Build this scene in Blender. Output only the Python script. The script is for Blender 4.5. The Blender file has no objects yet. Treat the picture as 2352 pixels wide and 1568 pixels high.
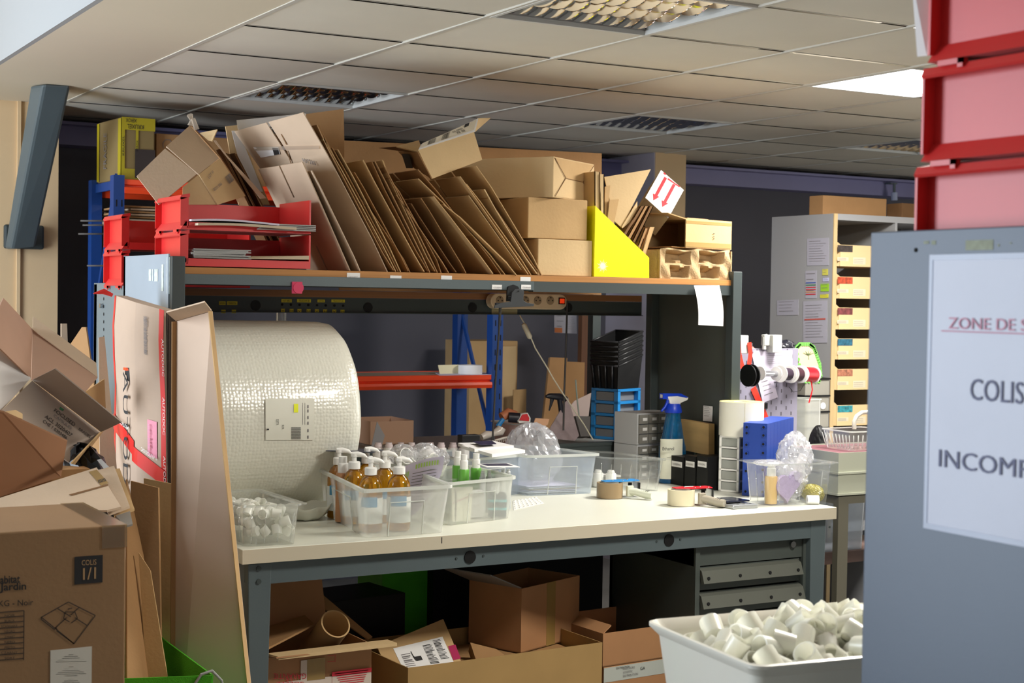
import bpy, bmesh, math, random
from mathutils import Vector as V, Matrix
random.seed(7)
S = bpy.context.scene
COL = S.collection
# ------------------------------------------------------------------ camera
FPX, YAW, PITCH, ROLL, HC = 3476.5, 0.5175, -0.0288, 0.0154, 1.62
_cy, _sy, _cp, _sp = math.cos(YAW), math.sin(YAW), math.cos(PITCH), math.sin(PITCH)
_fw = V((_sy*_cp, _cy*_cp, _sp)); _rt = V((_cy, -_sy, 0)); _up = _rt.cross(_fw)
_r = _rt*math.cos(ROLL) + _up*math.sin(ROLL); _u = -_rt*math.sin(ROLL) + _up*math.cos(ROLL)
CAM = V((0, 0, HC))
cam = bpy.data.cameras.new('camera'); camo = bpy.data.objects.new('camera', cam); COL.objects.link(camo)
camo.matrix_world = Matrix(((_r.x, _u.x, -_fw.x, 0), (_r.y, _u.y, -_fw.y, 0), (_r.z, _u.z, -_fw.z, HC), (0, 0, 0, 1)))
cam.sensor_width = 22.2; cam.lens = FPX/2352*22.2; cam.clip_start = 0.05
cam.dof.use_dof = True; cam.dof.focus_distance = 4.9; cam.dof.aperture_fstop = 4.5
S.camera = camo
def at(x, y, X=None, Y=None, z=None, d=None):
    """a point on the ray of a reference position, at a known wall, depth or height"""
    r = _fw + _r*((x-1176)/FPX) + _u*((784-y)/FPX)
    t = X/r.x if X is not None else Y/r.y if Y is not None else (z-HC)/r.z if z is not None else d
    return CAM + r*t
def px_of(P):
    q = V(P)-CAM; z = q.dot(_fw); return 1176+FPX*q.dot(_r)/z, 784-FPX*q.dot(_u)/z
def len_to(P, dr, x):
    """how far to go from P along dr until image column x"""
    k = (x-1176)/FPX; q = V(P)-CAM
    den = dr.dot(_r)-k*dr.dot(_fw)
    return (k*q.dot(_fw)-q.dot(_r))/den
# ------------------------------------------------------------------ light and exposure
S.view_settings.view_transform = 'Standard'; S.view_settings.look = 'None'
S.view_settings.gamma = 1; S.view_settings.use_curve_mapping = False
S.view_settings.exposure = 0.0
W = bpy.data.worlds.new('world'); S.world = W; W.use_nodes = True
W.node_tree.nodes['Background'].inputs[0].default_value = (0.75, 0.85, 1, 1)
W.node_tree.nodes['Background'].inputs[1].default_value = 0.6
def area(name, loc, aim, sx, sy, power, col):
    l = bpy.data.lights.new(name, 'AREA'); l.shape = 'RECTANGLE'; l.size = sx; l.size_y = sy
    l.energy = power; l.color = col
    o = bpy.data.objects.new(name, l); COL.objects.link(o); o.location = loc
    o.rotation_euler = (V(aim)-V(loc)).to_track_quat('-Z', 'Z').to_euler(); return o
area('daylight_side_window', (-2.25, 5.25, 1.45), (1.5, 5.1, 1.35), 3.2, 1.7, 275, (0.80, 0.89, 1.0))
area('daylight_rear_window', (1.2, -2.25, 1.45), (1.6, 3.0, 1.5), 3.0, 1.5, 7, (1.0, 0.95, 0.88))
area('daylight_far_window', (9.2, 3.6, 1.5), (5.0, 4.6, 1.3), 3.0, 1.6, 68, (1.0, 0.96, 0.88))
area('added_near_panel_light', (3.18, 2.69, 2.44), (3.18, 2.69, 0), 0.54, 0.5, 72, (1.0, 0.96, 0.86))  # added lamp out of view, brightens the tub and the big carton
area('daylight_roof_panel', (4.38, 4.485, 2.44), (4.38, 4.485, 0), 0.54, 0.5, 72, (1.0, 0.97, 0.91))
# ------------------------------------------------------------------ materials
def lin(c):
    f = lambda v: v/12.92 if v <= .04045 else ((v+.055)/1.055)**2.4
    return tuple(f(x/255) for x in c[:3]) + (1,)
MATS = {}
def mat(name, rgb, rough=.6, metal=0, var=0, scale=6, bump=0, bscale=60, spec=.5, emis=None, es=0, trans=0, stretch=None, coat=0, dirt=None):
    if name in MATS: return MATS[name]
    m = bpy.data.materials.new(name); m.use_nodes = True; n = m.node_tree.nodes; L = m.node_tree.links
    b = n['Principled BSDF']; c = lin(rgb); b.inputs['Base Color'].default_value = c
    b.inputs['Roughness'].default_value = rough; b.inputs['Metallic'].default_value = metal
    b.inputs['Specular IOR Level'].default_value = spec; b.inputs['Coat Weight'].default_value = coat
    b.inputs['Transmission Weight'].default_value = trans
    tc = n.new('ShaderNodeTexCoord')
    def noise(s, det=3, st=None):
        t = n.new('ShaderNodeTexNoise'); t.inputs['Scale'].default_value = s; t.inputs['Detail'].default_value = det
        mp = n.new('ShaderNodeMapping'); L.new(tc.outputs['Object'], mp.inputs[0])
        if st: mp.inputs['Scale'].default_value = st
        L.new(mp.outputs[0], t.inputs[0]); return t
    if var:
        t = noise(scale, 4, stretch); r = n.new('ShaderNodeMapRange'); r.inputs['From Min'].default_value = .3; r.inputs['From Max'].default_value = .7
        r.inputs['To Min'].default_value = 1-var; r.inputs['To Max'].default_value = 1+var
        L.new(t.outputs[0], r.inputs[0]); mx = n.new('ShaderNodeMix'); mx.data_type = 'RGBA'; mx.blend_type = 'MULTIPLY'
        mx.inputs[0].default_value = 1; mx.inputs[6].default_value = c; L.new(r.outputs[0], mx.inputs[7])
        out = mx.outputs[2]
        if dirt:
            t2 = noise(scale*4, 6); r2 = n.new('ShaderNodeValToRGB'); r2.color_ramp.elements[0].position = .60; r2.color_ramp.elements[1].position = .72
            m2 = n.new('ShaderNodeMix'); m2.data_type = 'RGBA'; L.new(t2.outputs[0], r2.inputs[0]); L.new(r2.outputs[0], m2.inputs[0])
            L.new(out, m2.inputs[6]); m2.inputs[7].default_value = lin(dirt); out = m2.outputs[2]
        L.new(out, b.inputs['Base Color'])
    if bump:
        t = noise(bscale, 2); bp = n.new('ShaderNodeBump'); bp.inputs['Strength'].default_value = bump; bp.inputs['Distance'].default_value = .004
        L.new(t.outputs[0], bp.inputs['Height']); L.new(bp.outputs[0], b.inputs['Normal'])
    if emis:
        b.inputs['Emission Color'].default_value = lin(emis); b.inputs['Emission Strength'].default_value = es
    MATS[name] = m; return m
def film(name, rgb, clear=.6, gloss=.2, rough=.15, bump=0, bscale=30):
    """thin clear or frosted plastic: see-through, milky and glossy shares"""
    if name in MATS: return MATS[name]
    m = bpy.data.materials.new(name); m.use_nodes = True; n = m.node_tree.nodes; L = m.node_tree.links
    n.remove(n['Principled BSDF']); out = n['Material Output']
    tr = n.new('ShaderNodeBsdfTransparent'); tr.inputs[0].default_value = lin(rgb)
    di = n.new('ShaderNodeBsdfDiffuse'); di.inputs[0].default_value = lin(rgb)
    tl = n.new('ShaderNodeBsdfTranslucent'); tl.inputs[0].default_value = lin(rgb)
    gl = n.new('ShaderNodeBsdfGlossy'); gl.inputs['Roughness'].default_value = rough
    m1 = n.new('ShaderNodeMixShader'); m1.inputs[0].default_value = .5; L.new(di.outputs[0], m1.inputs[1]); L.new(tl.outputs[0], m1.inputs[2])
    m2 = n.new('ShaderNodeMixShader'); m2.inputs[0].default_value = clear; L.new(m1.outputs[0], m2.inputs[1]); L.new(tr.outputs[0], m2.inputs[2])
    lw = n.new('ShaderNodeLayerWeight'); lw.inputs[0].default_value = gloss
    m3 = n.new('ShaderNodeMixShader'); fc = n.new('ShaderNodeMath'); fc.operation = 'MULTIPLY_ADD'; L.new(lw.outputs['Facing'], fc.inputs[0]); fc.inputs[1].default_value = .55; fc.inputs[2].default_value = .03
    L.new(fc.outputs[0], m3.inputs[0]); L.new(m2.outputs[0], m3.inputs[1]); L.new(gl.outputs[0], m3.inputs[2])
    L.new(m3.outputs[0], out.inputs[0])
    if bump:
        tc = n.new('ShaderNodeTexCoord'); t = n.new('ShaderNodeTexNoise'); t.inputs['Scale'].default_value = bscale
        L.new(tc.outputs['Object'], t.inputs[0]); bp = n.new('ShaderNodeBump'); bp.inputs['Strength'].default_value = bump; bp.inputs['Distance'].default_value = .01
        L.new(t.outputs[0], bp.inputs['Height'])
        for s in (gl, di): L.new(bp.outputs[0], s.inputs['Normal'])
    MATS[name] = m; return m
K1 = mat('kraft_pale', (205, 176, 132), .8, var=.06, scale=5, bump=.15, bscale=90, spec=.25)
K2 = mat('kraft_tan', (190, 156, 110), .8, var=.08, scale=6, bump=.15, bscale=90, spec=.25)
K3 = mat('kraft_brown', (160, 122, 82), .82, var=.08, scale=6, bump=.15, bscale=90, spec=.2)
K4 = mat('kraft_grey', (196, 172, 146), .8, var=.06, scale=5, bump=.15, bscale=90, spec=.25)
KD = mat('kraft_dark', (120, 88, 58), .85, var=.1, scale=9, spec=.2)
WHC = mat('white_card', (226, 224, 222), .7, var=.03, scale=4)
PAP = mat('paper_white', (232, 230, 228), .75, var=.02)
PAPL = mat('paper_lilac', (214, 206, 224), .75, var=.03)
INK = mat('ink_black', (32, 30, 30), .7)
INKG = mat('ink_grey', (120, 116, 116), .7)
INKR = mat('ink_red', (206, 40, 50), .6)
INKP = mat('ink_pink', (214, 150, 172), .6)
STL = mat('steel_blue_grey', (84, 95, 98), .42, .1, var=.06, scale=3, bump=.04, bscale=200)
STD = mat('steel_dark', (58, 66, 66), .5, .1, var=.06, scale=3)
STP = mat('steel_panel_lit', (150, 164, 176), .36, .1, var=.05, scale=3, bump=.03, bscale=200)  # frame's own steel paint, lightened: window light put into the panel's colour
RED = mat('red_plastic', (212, 26, 24), .42, var=.04, scale=4, bump=.03, bscale=200, spec=.6, coat=.2)
RED.node_tree.nodes['Principled BSDF'].inputs['Sheen Weight'].default_value = .12; RED.node_tree.nodes['Principled BSDF'].inputs['Coat Roughness'].default_value = .35
ORG = mat('orange_beam_paint', (250, 78, 34), .35, var=.04)
BLU = mat('rack_blue_paint', (20, 62, 128), .4, var=.06)
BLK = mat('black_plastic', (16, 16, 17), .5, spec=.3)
HOLE = mat('dark_hole', (8, 8, 8), .9)
WHP = mat('white_plastic', (232, 231, 226), .4, spec=.5)
CRM = mat('cream_plastic', (232, 226, 200), .45)
BLP = mat('bright_blue_plastic', (28, 130, 200), .35)
CHR = mat('chrome', (200, 200, 200), .2, 1)
GRN = mat('green_fabric', (70, 170, 20), .7, var=.08, scale=20, bump=.3, bscale=300)
YEL = mat('yellow_board', (240, 236, 10), .4, bump=.05, bscale=300)
YLB = mat('yellow_label', (206, 190, 40), .6)
TAPE = mat('tape_brown', (150, 122, 70), .25, spec=.6)
CLR = film('clear_plastic', (252, 253, 252), .91, .30, .1, .15, 20)
FRO = film('frosted_plastic', (250, 251, 247), .58, .22, .25, .1, 15)
FRB = film('frosted_blue_plastic', (232, 240, 248), .60, .22, .25, .1, 15)
RIMM = film('frosted_rim', (240, 242, 238), .18, .25, .25)
BAG = film('crinkled_film', (250, 250, 252), .66, .45, .18, .8, 26)
def quv(q, u, v):
    """point on a four-cornered face: q = top left, top right, bottom right, bottom left"""
    return q[0].lerp(q[1], u).lerp(q[3].lerp(q[2], u), v)
# ------------------------------------------------------------------ mesh builder
class MB:
    def __init__(s): s.v = []; s.f = []; s.sm = []
    def add(s, vs, fs, smooth=False):
        o = len(s.v); s.v += [V(v) for v in vs]; s.f += [tuple(i+o for i in f) for f in fs]; s.sm += [smooth]*len(fs); return s
    def hexa(s, o, a, b, c):
        o, a, b, c = V(o), V(a), V(b), V(c)
        if a.cross(b).dot(c) < 0: a, b = b, a
        return s.add([o, o+a, o+a+b, o+b, o+c, o+a+c, o+a+b+c, o+b+c], [(3,2,1,0),(4,5,6,7),(0,1,5,4),(1,2,6,5),(2,3,7,6),(3,0,4,7)])
    def box(s, x0, x1, y0, y1, z0, z1): return s.hexa((x0, y0, z0), (x1-x0, 0, 0), (0, y1-y0, 0), (0, 0, z1-z0))
    def prism(s, pts, t):
        pts = [V(p) for p in pts]; t = V(t); n = len(pts)
        nn = V((0,0,0))
        for i in range(n): nn += (pts[i]-pts[0]).cross(pts[(i+1) % n]-pts[0])
        if nn.dot(t) < 0: pts = pts[::-1]
        return s.add(pts+[p+t for p in pts], [tuple(range(n))[::-1], tuple(range(n, 2*n))]+[(i, (i+1) % n, n+(i+1) % n, n+i) for i in range(n)])
    def sheet(s, pts, th):
        pts = [V(p) for p in pts]; n = (pts[1]-pts[0]).cross(pts[2]-pts[0]).normalized(); return s.prism(pts, n*th)
    def loft(s, rings, cap=True, smooth=True, closed=True):
        n = len(rings[0]); vs = [p for r in rings for p in r]; fs = []
        for k in range(len(rings)-1):
            for i in range(n if closed else n-1): j = (i+1) % n; fs.append((k*n+i, k*n+j, (k+1)*n+j, (k+1)*n+i))
        s.add(vs, fs, smooth)
        if cap: s.add(rings[0], [tuple(range(n))[::-1]]); s.add(rings[-1], [tuple(range(n))])
        return s
    def tube(s, pts, r, seg=8, cap=True):
        pts = [V(p) for p in pts]; rings = []; up = None
        for i, p in enumerate(pts):
            d = (pts[min(i+1, len(pts)-1)]-pts[max(i-1, 0)]).normalized()
            if up is None: up = d.orthogonal().normalized()
            up = (up-d*up.dot(d)).normalized(); w = d.cross(up); rr = r[i] if isinstance(r, (list, tuple)) else r
            rings.append([p+(up*math.cos(2*math.pi*k/seg)+w*math.sin(2*math.pi*k/seg))*rr for k in range(seg)])
        return s.loft(rings, cap)
    def lathe(s, prof, c=(0,0,0), ax=(0,0,1), seg=28, cap=False):
        c = V(c); ax = V(ax).normalized(); u = ax.orthogonal().normalized()
        if abs(ax.z) > .99: u = V((1,0,0))
        w = ax.cross(u)
        return s.loft([[c+ax*h+(u*math.cos(2*math.pi*k/seg)+w*math.sin(2*math.pi*k/seg))*r for k in range(seg)] for r, h in prof], cap)
    def disc(s, c, n, r, th=.001, seg=16): n = V(n).normalized(); return s.tube([V(c), V(c)+n*th], r, seg)
    def build(s, name, m, parent=None, base=None, bevel=0):
        b = V((0,0,0))
        if parent is not None:
            p = parent
            while p is not None: b = b+p.location; p = p.parent
        elif base is not None: b = V(base)
        me = bpy.data.meshes.new(name); me.from_pydata([v-b for v in s.v], [], s.f); me.materials.append(m)
        me.polygons.foreach_set('use_smooth', s.sm); me.update()
        bm = bmesh.new(); bm.from_mesh(me); bmesh.ops.remove_doubles(bm, verts=bm.verts, dist=1e-6)
        if any(s.sm):
            for e in bm.edges:
                if len(e.link_faces) == 2 and e.calc_face_angle(0) > .75: e.smooth = False
        bm.to_mesh(me); bm.free()
        o = bpy.data.objects.new(name, me); COL.objects.link(o)
        if parent is not None: o.parent = parent
        else: o.location = b
        if bevel:
            md = o.modifiers.new('bevel', 'BEVEL'); md.width = bevel; md.segments = 2; md.limit_method = 'ANGLE'; md.angle_limit = .9
        return o
    def each(s, name, m, parent, bevel=0):
        """every separate piece as a part of its own"""
        key = {}; rep = []
        for v in s.v:
            k = (round(v.x, 5), round(v.y, 5), round(v.z, 5)); rep.append(key.setdefault(k, len(key)))
        par = list(range(len(key)))
        def find(i):
            while par[i] != i: par[i] = par[par[i]]; i = par[i]
            return i
        for f in s.f:
            for i in f[1:]: par[find(rep[i])] = find(rep[f[0]])
        grp = {}
        for k, f in enumerate(s.f): grp.setdefault(find(rep[f[0]]), []).append(k)
        out = []
        for ks in grp.values():
            b = MB(); mp = {}
            for k in ks:
                ff = []
                for i in s.f[k]:
                    if i not in mp: mp[i] = len(b.v); b.v.append(s.v[i])
                    ff.append(mp[i])
                b.f.append(tuple(ff)); b.sm.append(s.sm[k])
            out.append(b.build(name, m, parent, bevel=bevel))
        return out
    def basept(s):
        xs = [v.x for v in s.v]; ys = [v.y for v in s.v]; return V(((min(xs)+max(xs))/2, (min(ys)+max(ys))/2, min(v.z for v in s.v)))
def thing(name, label, cat, loc, group=None):
    o = bpy.data.objects.new(name, None); COL.objects.link(o); o.location = loc; o.empty_display_size = .05
    o['label'] = label; o['category'] = cat
    if group: o['group'] = group
    return o
def solo(mb, name, m, label, cat, group=None, bevel=0):
    o = mb.build(name, m, None, mb.basept(), bevel); o['label'] = label; o['category'] = cat
    if group: o['group'] = group
    return o
def struct(mb, name, m, bevel=0):
    o = mb.build(name, m, None, (0,0,0), bevel); o['kind'] = 'structure'; return o
def copy_tree(o, loc=None, label=None, rz=0, parent=None):
    c = o.copy(); COL.objects.link(c)
    if parent is not None: c.parent = parent
    for ch in list(o.children): copy_tree(ch, parent=c)
    if loc is not None: c.location = loc; c.rotation_euler = (0, 0, rz)
    if label: c['label'] = label
    return c
def text(s, o, xd, yd, h, m, parent, name='lettering', th=.0004, fit=None, lift=.0006, bold=0):
    """letters lying on a surface: o = lower left corner, xd/yd = writing and upright directions, h = capital height"""
    cu = bpy.data.curves.new(name, 'FONT'); cu.body = s; cu.size = 1; cu.extrude = 0; cu.offset = bold; cu.resolution_u = 3
    t = bpy.data.objects.new(name, cu); COL.objects.link(t)
    dg = bpy.context.evaluated_depsgraph_get(); me0 = bpy.data.meshes.new_from_object(t.evaluated_get(dg))
    vs = [v.co.copy() for v in me0.vertices]; fs = [tuple(p.vertices) for p in me0.polygons]
    bpy.data.objects.remove(t); bpy.data.curves.remove(cu); bpy.data.meshes.remove(me0)
    xd, yd = V(xd).normalized(), V(yd).normalized(); nrm = xd.cross(yd)
    k = h/.7; w = max(v.x for v in vs); kx = fit/w if fit else k
    b = MB(); b.add([V(o)+xd*(v.x*kx)+yd*(v.y*k)+nrm*lift for v in vs], fs)
    return b.build(name, m, parent)
def lines(mb, o, xd, yd, w, h, n, t=.0012, ragged=.3, lift=.0007):
    """rows of small print"""
    xd, yd = V(xd).normalized(), V(yd).normalized(); nr = xd.cross(yd)
    for i in range(n):
        y = h*(1-(i+.5)/n); ww = w*(1-ragged*random.random())
        mb.add([V(o)+yd*y+nr*lift, V(o)+yd*y+xd*ww+nr*lift, V(o)+yd*(y+t)+xd*ww+nr*lift, V(o)+yd*(y+t)+nr*lift], [(0,1,2,3)])
    return mb
def on_quad(q, u0, v0, u1, v1, m, nm, par, lift=.0015, towards=None):
    """a printed rectangle on a four-cornered face"""
    n = (q[1]-q[0]).cross(q[3]-q[0]).normalized()
    if n.dot(CAM-q[0]) < 0: n = -n
    return MB().add([quv(q, u, v)+n*lift for u, v in ((u0, v0), (u1, v0), (u1, v1), (u0, v1))], [(0,1,2,3)]).build(nm, m, par)
def bars_quad(q, u0, v0, u1, v1, m, nm, par, n=14, lift=.0015, along='u', duty=.5):
    nn = (q[1]-q[0]).cross(q[3]-q[0]).normalized()
    if nn.dot(CAM-q[0]) < 0: nn = -nn
    b = MB()
    for i in range(n):
        w = 1/n*(duty*.6+duty*.8*random.random()); a = i/n
        if along == 'u': c = [(u0+(u1-u0)*a, v0), (u0+(u1-u0)*(a+w), v0), (u0+(u1-u0)*(a+w), v1), (u0+(u1-u0)*a, v1)]
        else:
            e = u0+(u1-u0)*(1-.35*random.random()); c = [(u0, v0+(v1-v0)*a), (e, v0+(v1-v0)*a), (e, v0+(v1-v0)*(a+w)), (u0, v0+(v1-v0)*(a+w))]
        b.add([quv(q, u, v)+nn*lift for u, v in c], [(0,1,2,3)])
    return b.build(nm, m, par)
def text_quad(s, q, u0, v0, u1, v1, m, par, lift=.002, turn=0):
    """writing inside the rectangle u0..u1, v0..v1 of a face; turn = quarter turns clockwise"""
    c = [quv(q, u0, v0), quv(q, u1, v0), quv(q, u1, v1), quv(q, u0, v1)]; c = c[-turn % 4:]+c[:-turn % 4] if turn else c
    o = c[3]; xd = c[2]-c[3]; yd = c[0]-c[3]; yd = yd-xd.normalized()*yd.dot(xd.normalized())
    n = xd.cross(yd).normalized(); k = 1 if n.dot(CAM-o) > 0 else -1
    return text(s, o+n*k*lift, xd, yd, yd.length, m, par, fit=xd.length, lift=0)
def barcode(mb, o, xd, yd, w, h, n=22, lift=.0008):
    xd, yd = V(xd).normalized(), V(yd).normalized(); nr = xd.cross(yd)*lift; x = 0; st = w/n
    for i in range(n):
        b = st*(.3+.45*random.random()); p = V(o)+xd*(i*st)+nr
        mb.add([p, p+xd*b, p+xd*b+yd*h, p+yd*h], [(0,1,2,3)])
    return mb
def patch(mb, o, xd, yd, w, h, lift=.0005):
    xd, yd = V(xd).normalized(), V(yd).normalized(); nr = xd.cross(yd)
    return mb.hexa(V(o), xd*w, yd*h, nr*lift)
def cvec(cx, yb, yt, Y, ang, xR, xL):
    """upright box from its nearest vertical edge (column cx, rows yb..yt, depth Y), its turn, and the columns its two seen faces end at"""
    P = at(cx, yb, Y=Y); h = at(cx, yt, Y=Y).z-P.z; a = math.radians(ang)
    rd = V((math.cos(a), math.sin(a), 0)); ld = V((-math.sin(a), math.cos(a), 0))
    lr = len_to(P, rd, xR); ll = len_to(P, ld, xL) if xL is not None else None
    return P, rd*lr, (ld*ll if ll is not None else ld), V((0, 0, h))
def carton(name, label, P, a, b, c, m=K2, tape=None, flaps=None, group=None, inner=None, seam=True, th=.004):
    """P = nearest bottom corner, a = right edge, b = back edge, c = up. flaps: {side: (length, degrees)} opens the top; 0 = level outwards, 90 = upright"""
    P, a, b, c = V(P), V(a), V(b), V(c); ah, bh, ch = a.normalized(), b.normalized(), c.normalized()
    t = thing(name, label, 'carton', P+(a+b)/2, group)
    if flaps is None:
        MB().hexa(P, a, b, c).build('body', m, t, bevel=.003)
        if seam: MB().hexa(P+b*.5-bh*.001+c, a, bh*.002, ch*.0006).build('seam', KD, t)
    else:
        w = MB(); w.hexa(P, a, b, ch*th); w.hexa(P, a, bh*th, c); w.hexa(P+b-bh*th, a, bh*th, c)
        w.hexa(P+bh*th, ah*th, b-bh*2*th, c); w.hexa(P+a-ah*th+bh*th, ah*th, b-bh*2*th, c); w.build('body', m, t)
        hinge = {'front': (P+c, a, -bh), 'back': (P+c+b, a, bh), 'left': (P+c, b, -ah), 'right': (P+c+a, b, ah)}
        for k, (ln, dg) in flaps.items():
            h0, e, outd = hinge[k]; r = math.radians(dg); fd = (outd*math.cos(r)+ch*math.sin(r))*ln; eh = e.normalized()
            sk = eh*min(.012, e.length*.03)
            f = MB(); nrm = e.cross(fd).normalized()*th; f.prism([h0+eh*.002, h0+e-eh*.002, h0+e-sk+fd, h0+sk+fd], nrm); f.build('flap', inner or m, t)
    if tape == 'end':   # strip down the front face and over the top
        k = MB(); k.hexa(P+a*.5-ah*.026-bh*.0008+c*.55, ah*.052, bh*.0008, c*.452)
        k.hexa(P+a*.5-ah*.026-bh*.0008+c, ah*.052, b, ch*.0008); k.build('tape', TAPE, t)
    if tape == 'front':
        k = MB(); k.hexa(P+a*.5-ah*.026-bh*.0008, ah*.052, bh*.0008, c); k.build('tape', TAPE, t)
    return t
def flat_carton(B, T, D, m, label, name='flattened_carton', th=.0032, gap=.0022, group=None, bend=.0, flap=.2, n=2, Dt=None):
    """a carton folded flat: B-T is the near edge from bottom to top, D runs back; layers with creased end flaps"""
    B, T, D = V(B), V(T), V(D); e = T-B; nr = e.cross(D).normalized(); Dt = V(Dt) if Dt is not None else D
    if nr.x > 0: nr = -nr
    mb = MB(); n_ = n
    for k in range(n_):
        o = nr*(-k*(th+gap)); sh = D*(.03*k)+e*(-.012*k)
        q = [B+e*flap*.8, B+e*(1-flap)]
        dl = lambda P: D.lerp(Dt, (P-B).length/e.length)
        mb.prism([q[0]+o+sh, q[1]+o+sh, q[1]+dl(q[1])+o, q[0]+dl(q[0])+o], -nr*th)
        # end flaps, cut in two by a slit
        for (s0, s1, sg) in ((q[1], T, 1), (q[0], B, -1)):
            off = nr*(bend*(.02+.01*k))
            for (u0, u1) in ((0, .485), (.515, 1)):
                d0, d1 = dl(s0), dl(s1)
                mb.prism([s0+o+sh*(1-u0)+d0*u0, s1+o+off+d1*u0+sh*(1-u0), s1+o+off+d1*u1, s0+o+d0*u1], -nr*th)
    t = solo(mb, name, m, label, 'carton', group)
    return t
# ------------------------------------------------------------------ the room
CEIL = 2.5
WALLM = mat('beige_wall', (214, 184, 142), .85, var=.02, bump=.05, bscale=150)
DWALL = mat('dark_wall', (86, 85, 94), .85, var=.04, scale=2, bump=.05, bscale=150)
CTILE = mat('ceiling_tile', (222, 215, 199), .85, var=.03, scale=3, bump=.12, bscale=400)
CREAM = mat('cream_soffit', (222, 210, 186), .8, var=.015, scale=2, bump=.05, bscale=300)
WHT = mat('white_paint', (226, 228, 226), .7, var=.01)
TBAR = mat('ceiling_bar', (206, 202, 190), .5)
FLO = mat('grey_floor', (110, 108, 104), .5, var=.08, scale=4)
struct(MB().box(-2.6, 9.6, -2.6, 8.3, -.1, 0), 'floor', FLO)
X0, Y0 = 1.68, 4.79-2.4-4.8
nx = 13; ny = 17
lum_cells = {}
def cell(i, j): return X0+.6*i, Y0+.6*j
LUMS0 = 0
LUMS = [(1, 14, 'luminaire'), (4, 14, 'luminaire'), (1, 10, 'luminaire'), (7, 14, 'luminaire'), (4, 11, 'panel'), (2, 8, 'panel')]
skip = {(i, j) for i, j, _ in LUMS}
ct = MB()
N = 6
for i in range(nx):
    for j in range(ny+1):
        x, y = cell(i, j)
        if (i, j) in skip or y > 7.95: continue
        sag = .006+.004*random.random(); g = .006
        y1 = min(.6, 7.95-y)
        if y1 < .05: continue
        grid = []; fs = []
        for a in range(N+1):
            for b in range(N+1):
                u, w = a/N, b/N
                grid.append((x+g+(.6-2*g)*u, y+g+(y1-2*g)*w, CEIL+.004-sag*(1-(2*u-1)**2)*(1-(2*w-1)**2)-.004*(1-w)))
        for a in range(N):
            for b in range(N):
                k = a*(N+1)+b; fs.append((k, k+1, k+N+2, k+N+1))
        ct.add(grid, fs, True)
ct.box(X0, X0+.6*nx+.3, Y0, 7.95, CEIL+.16, CEIL+.2)
struct(ct, 'ceiling', CTILE)
bars = MB(); gap = MB()
for i in range(nx+1):
    x = X0+.6*i; bars.box(x-.009, x+.009, Y0, 7.95, CEIL-.003, CEIL+.03)
for j in range(ny+2):
    y = Y0+.6*j
    if y < 7.95: bars.box(X0, X0+.6*nx, y-.003, y+.003, CEIL+.003, CEIL+.03)
struct(bars, 'trim_1', TBAR)
struct(MB().box(1.19, 1.672, -2.6, 7.3, CEIL, CEIL+.2), 'trim_2', CREAM)          # lowered cream strip beside the tiles
struct(MB().box(1.17, 1.19, -2.6, 7.3, CEIL, 4.2), 'wall_fascia', mat('fascia_paint', (158, 160, 160), .8))            # bright upright face above the strip
struct(MB().box(-2.6, 1.17, -2.6, 7.6, 4.2, 4.3), 'ceiling_loft', WHT)
struct(MB().box(-2.6, 1.675, 7.3, 7.6, 0, CEIL+1.8), 'wall_pier', WALLM)
struct(MB().box(-2.6, 9.6, 7.95, 8.1, 0, CEIL+.3), 'wall_back', DWALL)
LAV = mat('lavender_duct', (128, 126, 168), .5, var=.03)
d = MB(); d.box(1.70, 9.5, 7.80, 7.95, 2.36, 2.462); d.box(1.70, 9.5, 7.72, 7.95, 2.455, 2.47)
struct(d, 'trim_3', LAV)
PIL = mat('pillar_lilac', (176, 170, 182), .8, var=.03)
struct(MB().box(5.205, 5.43, 7.45, 7.95, 0, CEIL), 'wall_pillar', WALLM)
struct(MB().box(5.197, 5.205, 7.452, 7.95, 0, CEIL-.001), 'trim_4', PIL)
# beige upright batten on the pier
struct(MB().box(1.484, 1.50, 7.288, 7.30, 0, CEIL), 'trim_5', WALLM)
# walls outside the frame, with their windows
def win_wall(name, along, c0, c1, w0, w1, z0, z1, pos, th, wn):
    m = MB()
    def bx(a0, a1, zz0, zz1):
        if along == 'y': m.box(min(pos, pos+th), max(pos, pos+th), a0, a1, zz0, zz1)
        else: m.box(a0, a1, min(pos, pos+th), max(pos, pos+th), zz0, zz1)
    bx(c0, w0, 0, 4.3); bx(w1, c1, 0, 4.3); bx(w0, w1, 0, z0); bx(w0, w1, z1, 4.3)
    struct(m, name, WHT)
    g = MB()
    def gx(a0, a1, zz0, zz1, t0, t1):
        p0, p1 = pos+th*t0, pos+th*t1
        if along == 'y': g.box(min(p0, p1), max(p0, p1), a0, a1, zz0, zz1)
        else: g.box(a0, a1, min(p0, p1), max(p0, p1), zz0, zz1)
    n = max(2, round((w1-w0)/1.0))
    for k in range(n+1): x = w0+(w1-w0)*k/n; gx(max(w0, x-.03), min(w1, x+.03), z0, z1, .4, .6)
    gx(w0, w1, z0, z0+.05, .4, .6); gx(w0, w1, z1-.05, z1, .4, .6)
    wo = g.build('window_%d' % wn, WHT, None, (0,0,0)); wo['kind'] = 'structure'
win_wall('wall_left', 'y', -2.6, 7.3, 3.5, 7.0, .6, 2.35, -2.45, -.15, 1)
win_wall('wall_front', 'x', -2.6, 9.6, -.3, 2.7, .7, 2.25, -2.45, -.15, 2)
win_wall('wall_right', 'y', -2.6, 7.95, 2.0, 5.2, .7, 2.3, 9.45, .15, 3)
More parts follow.
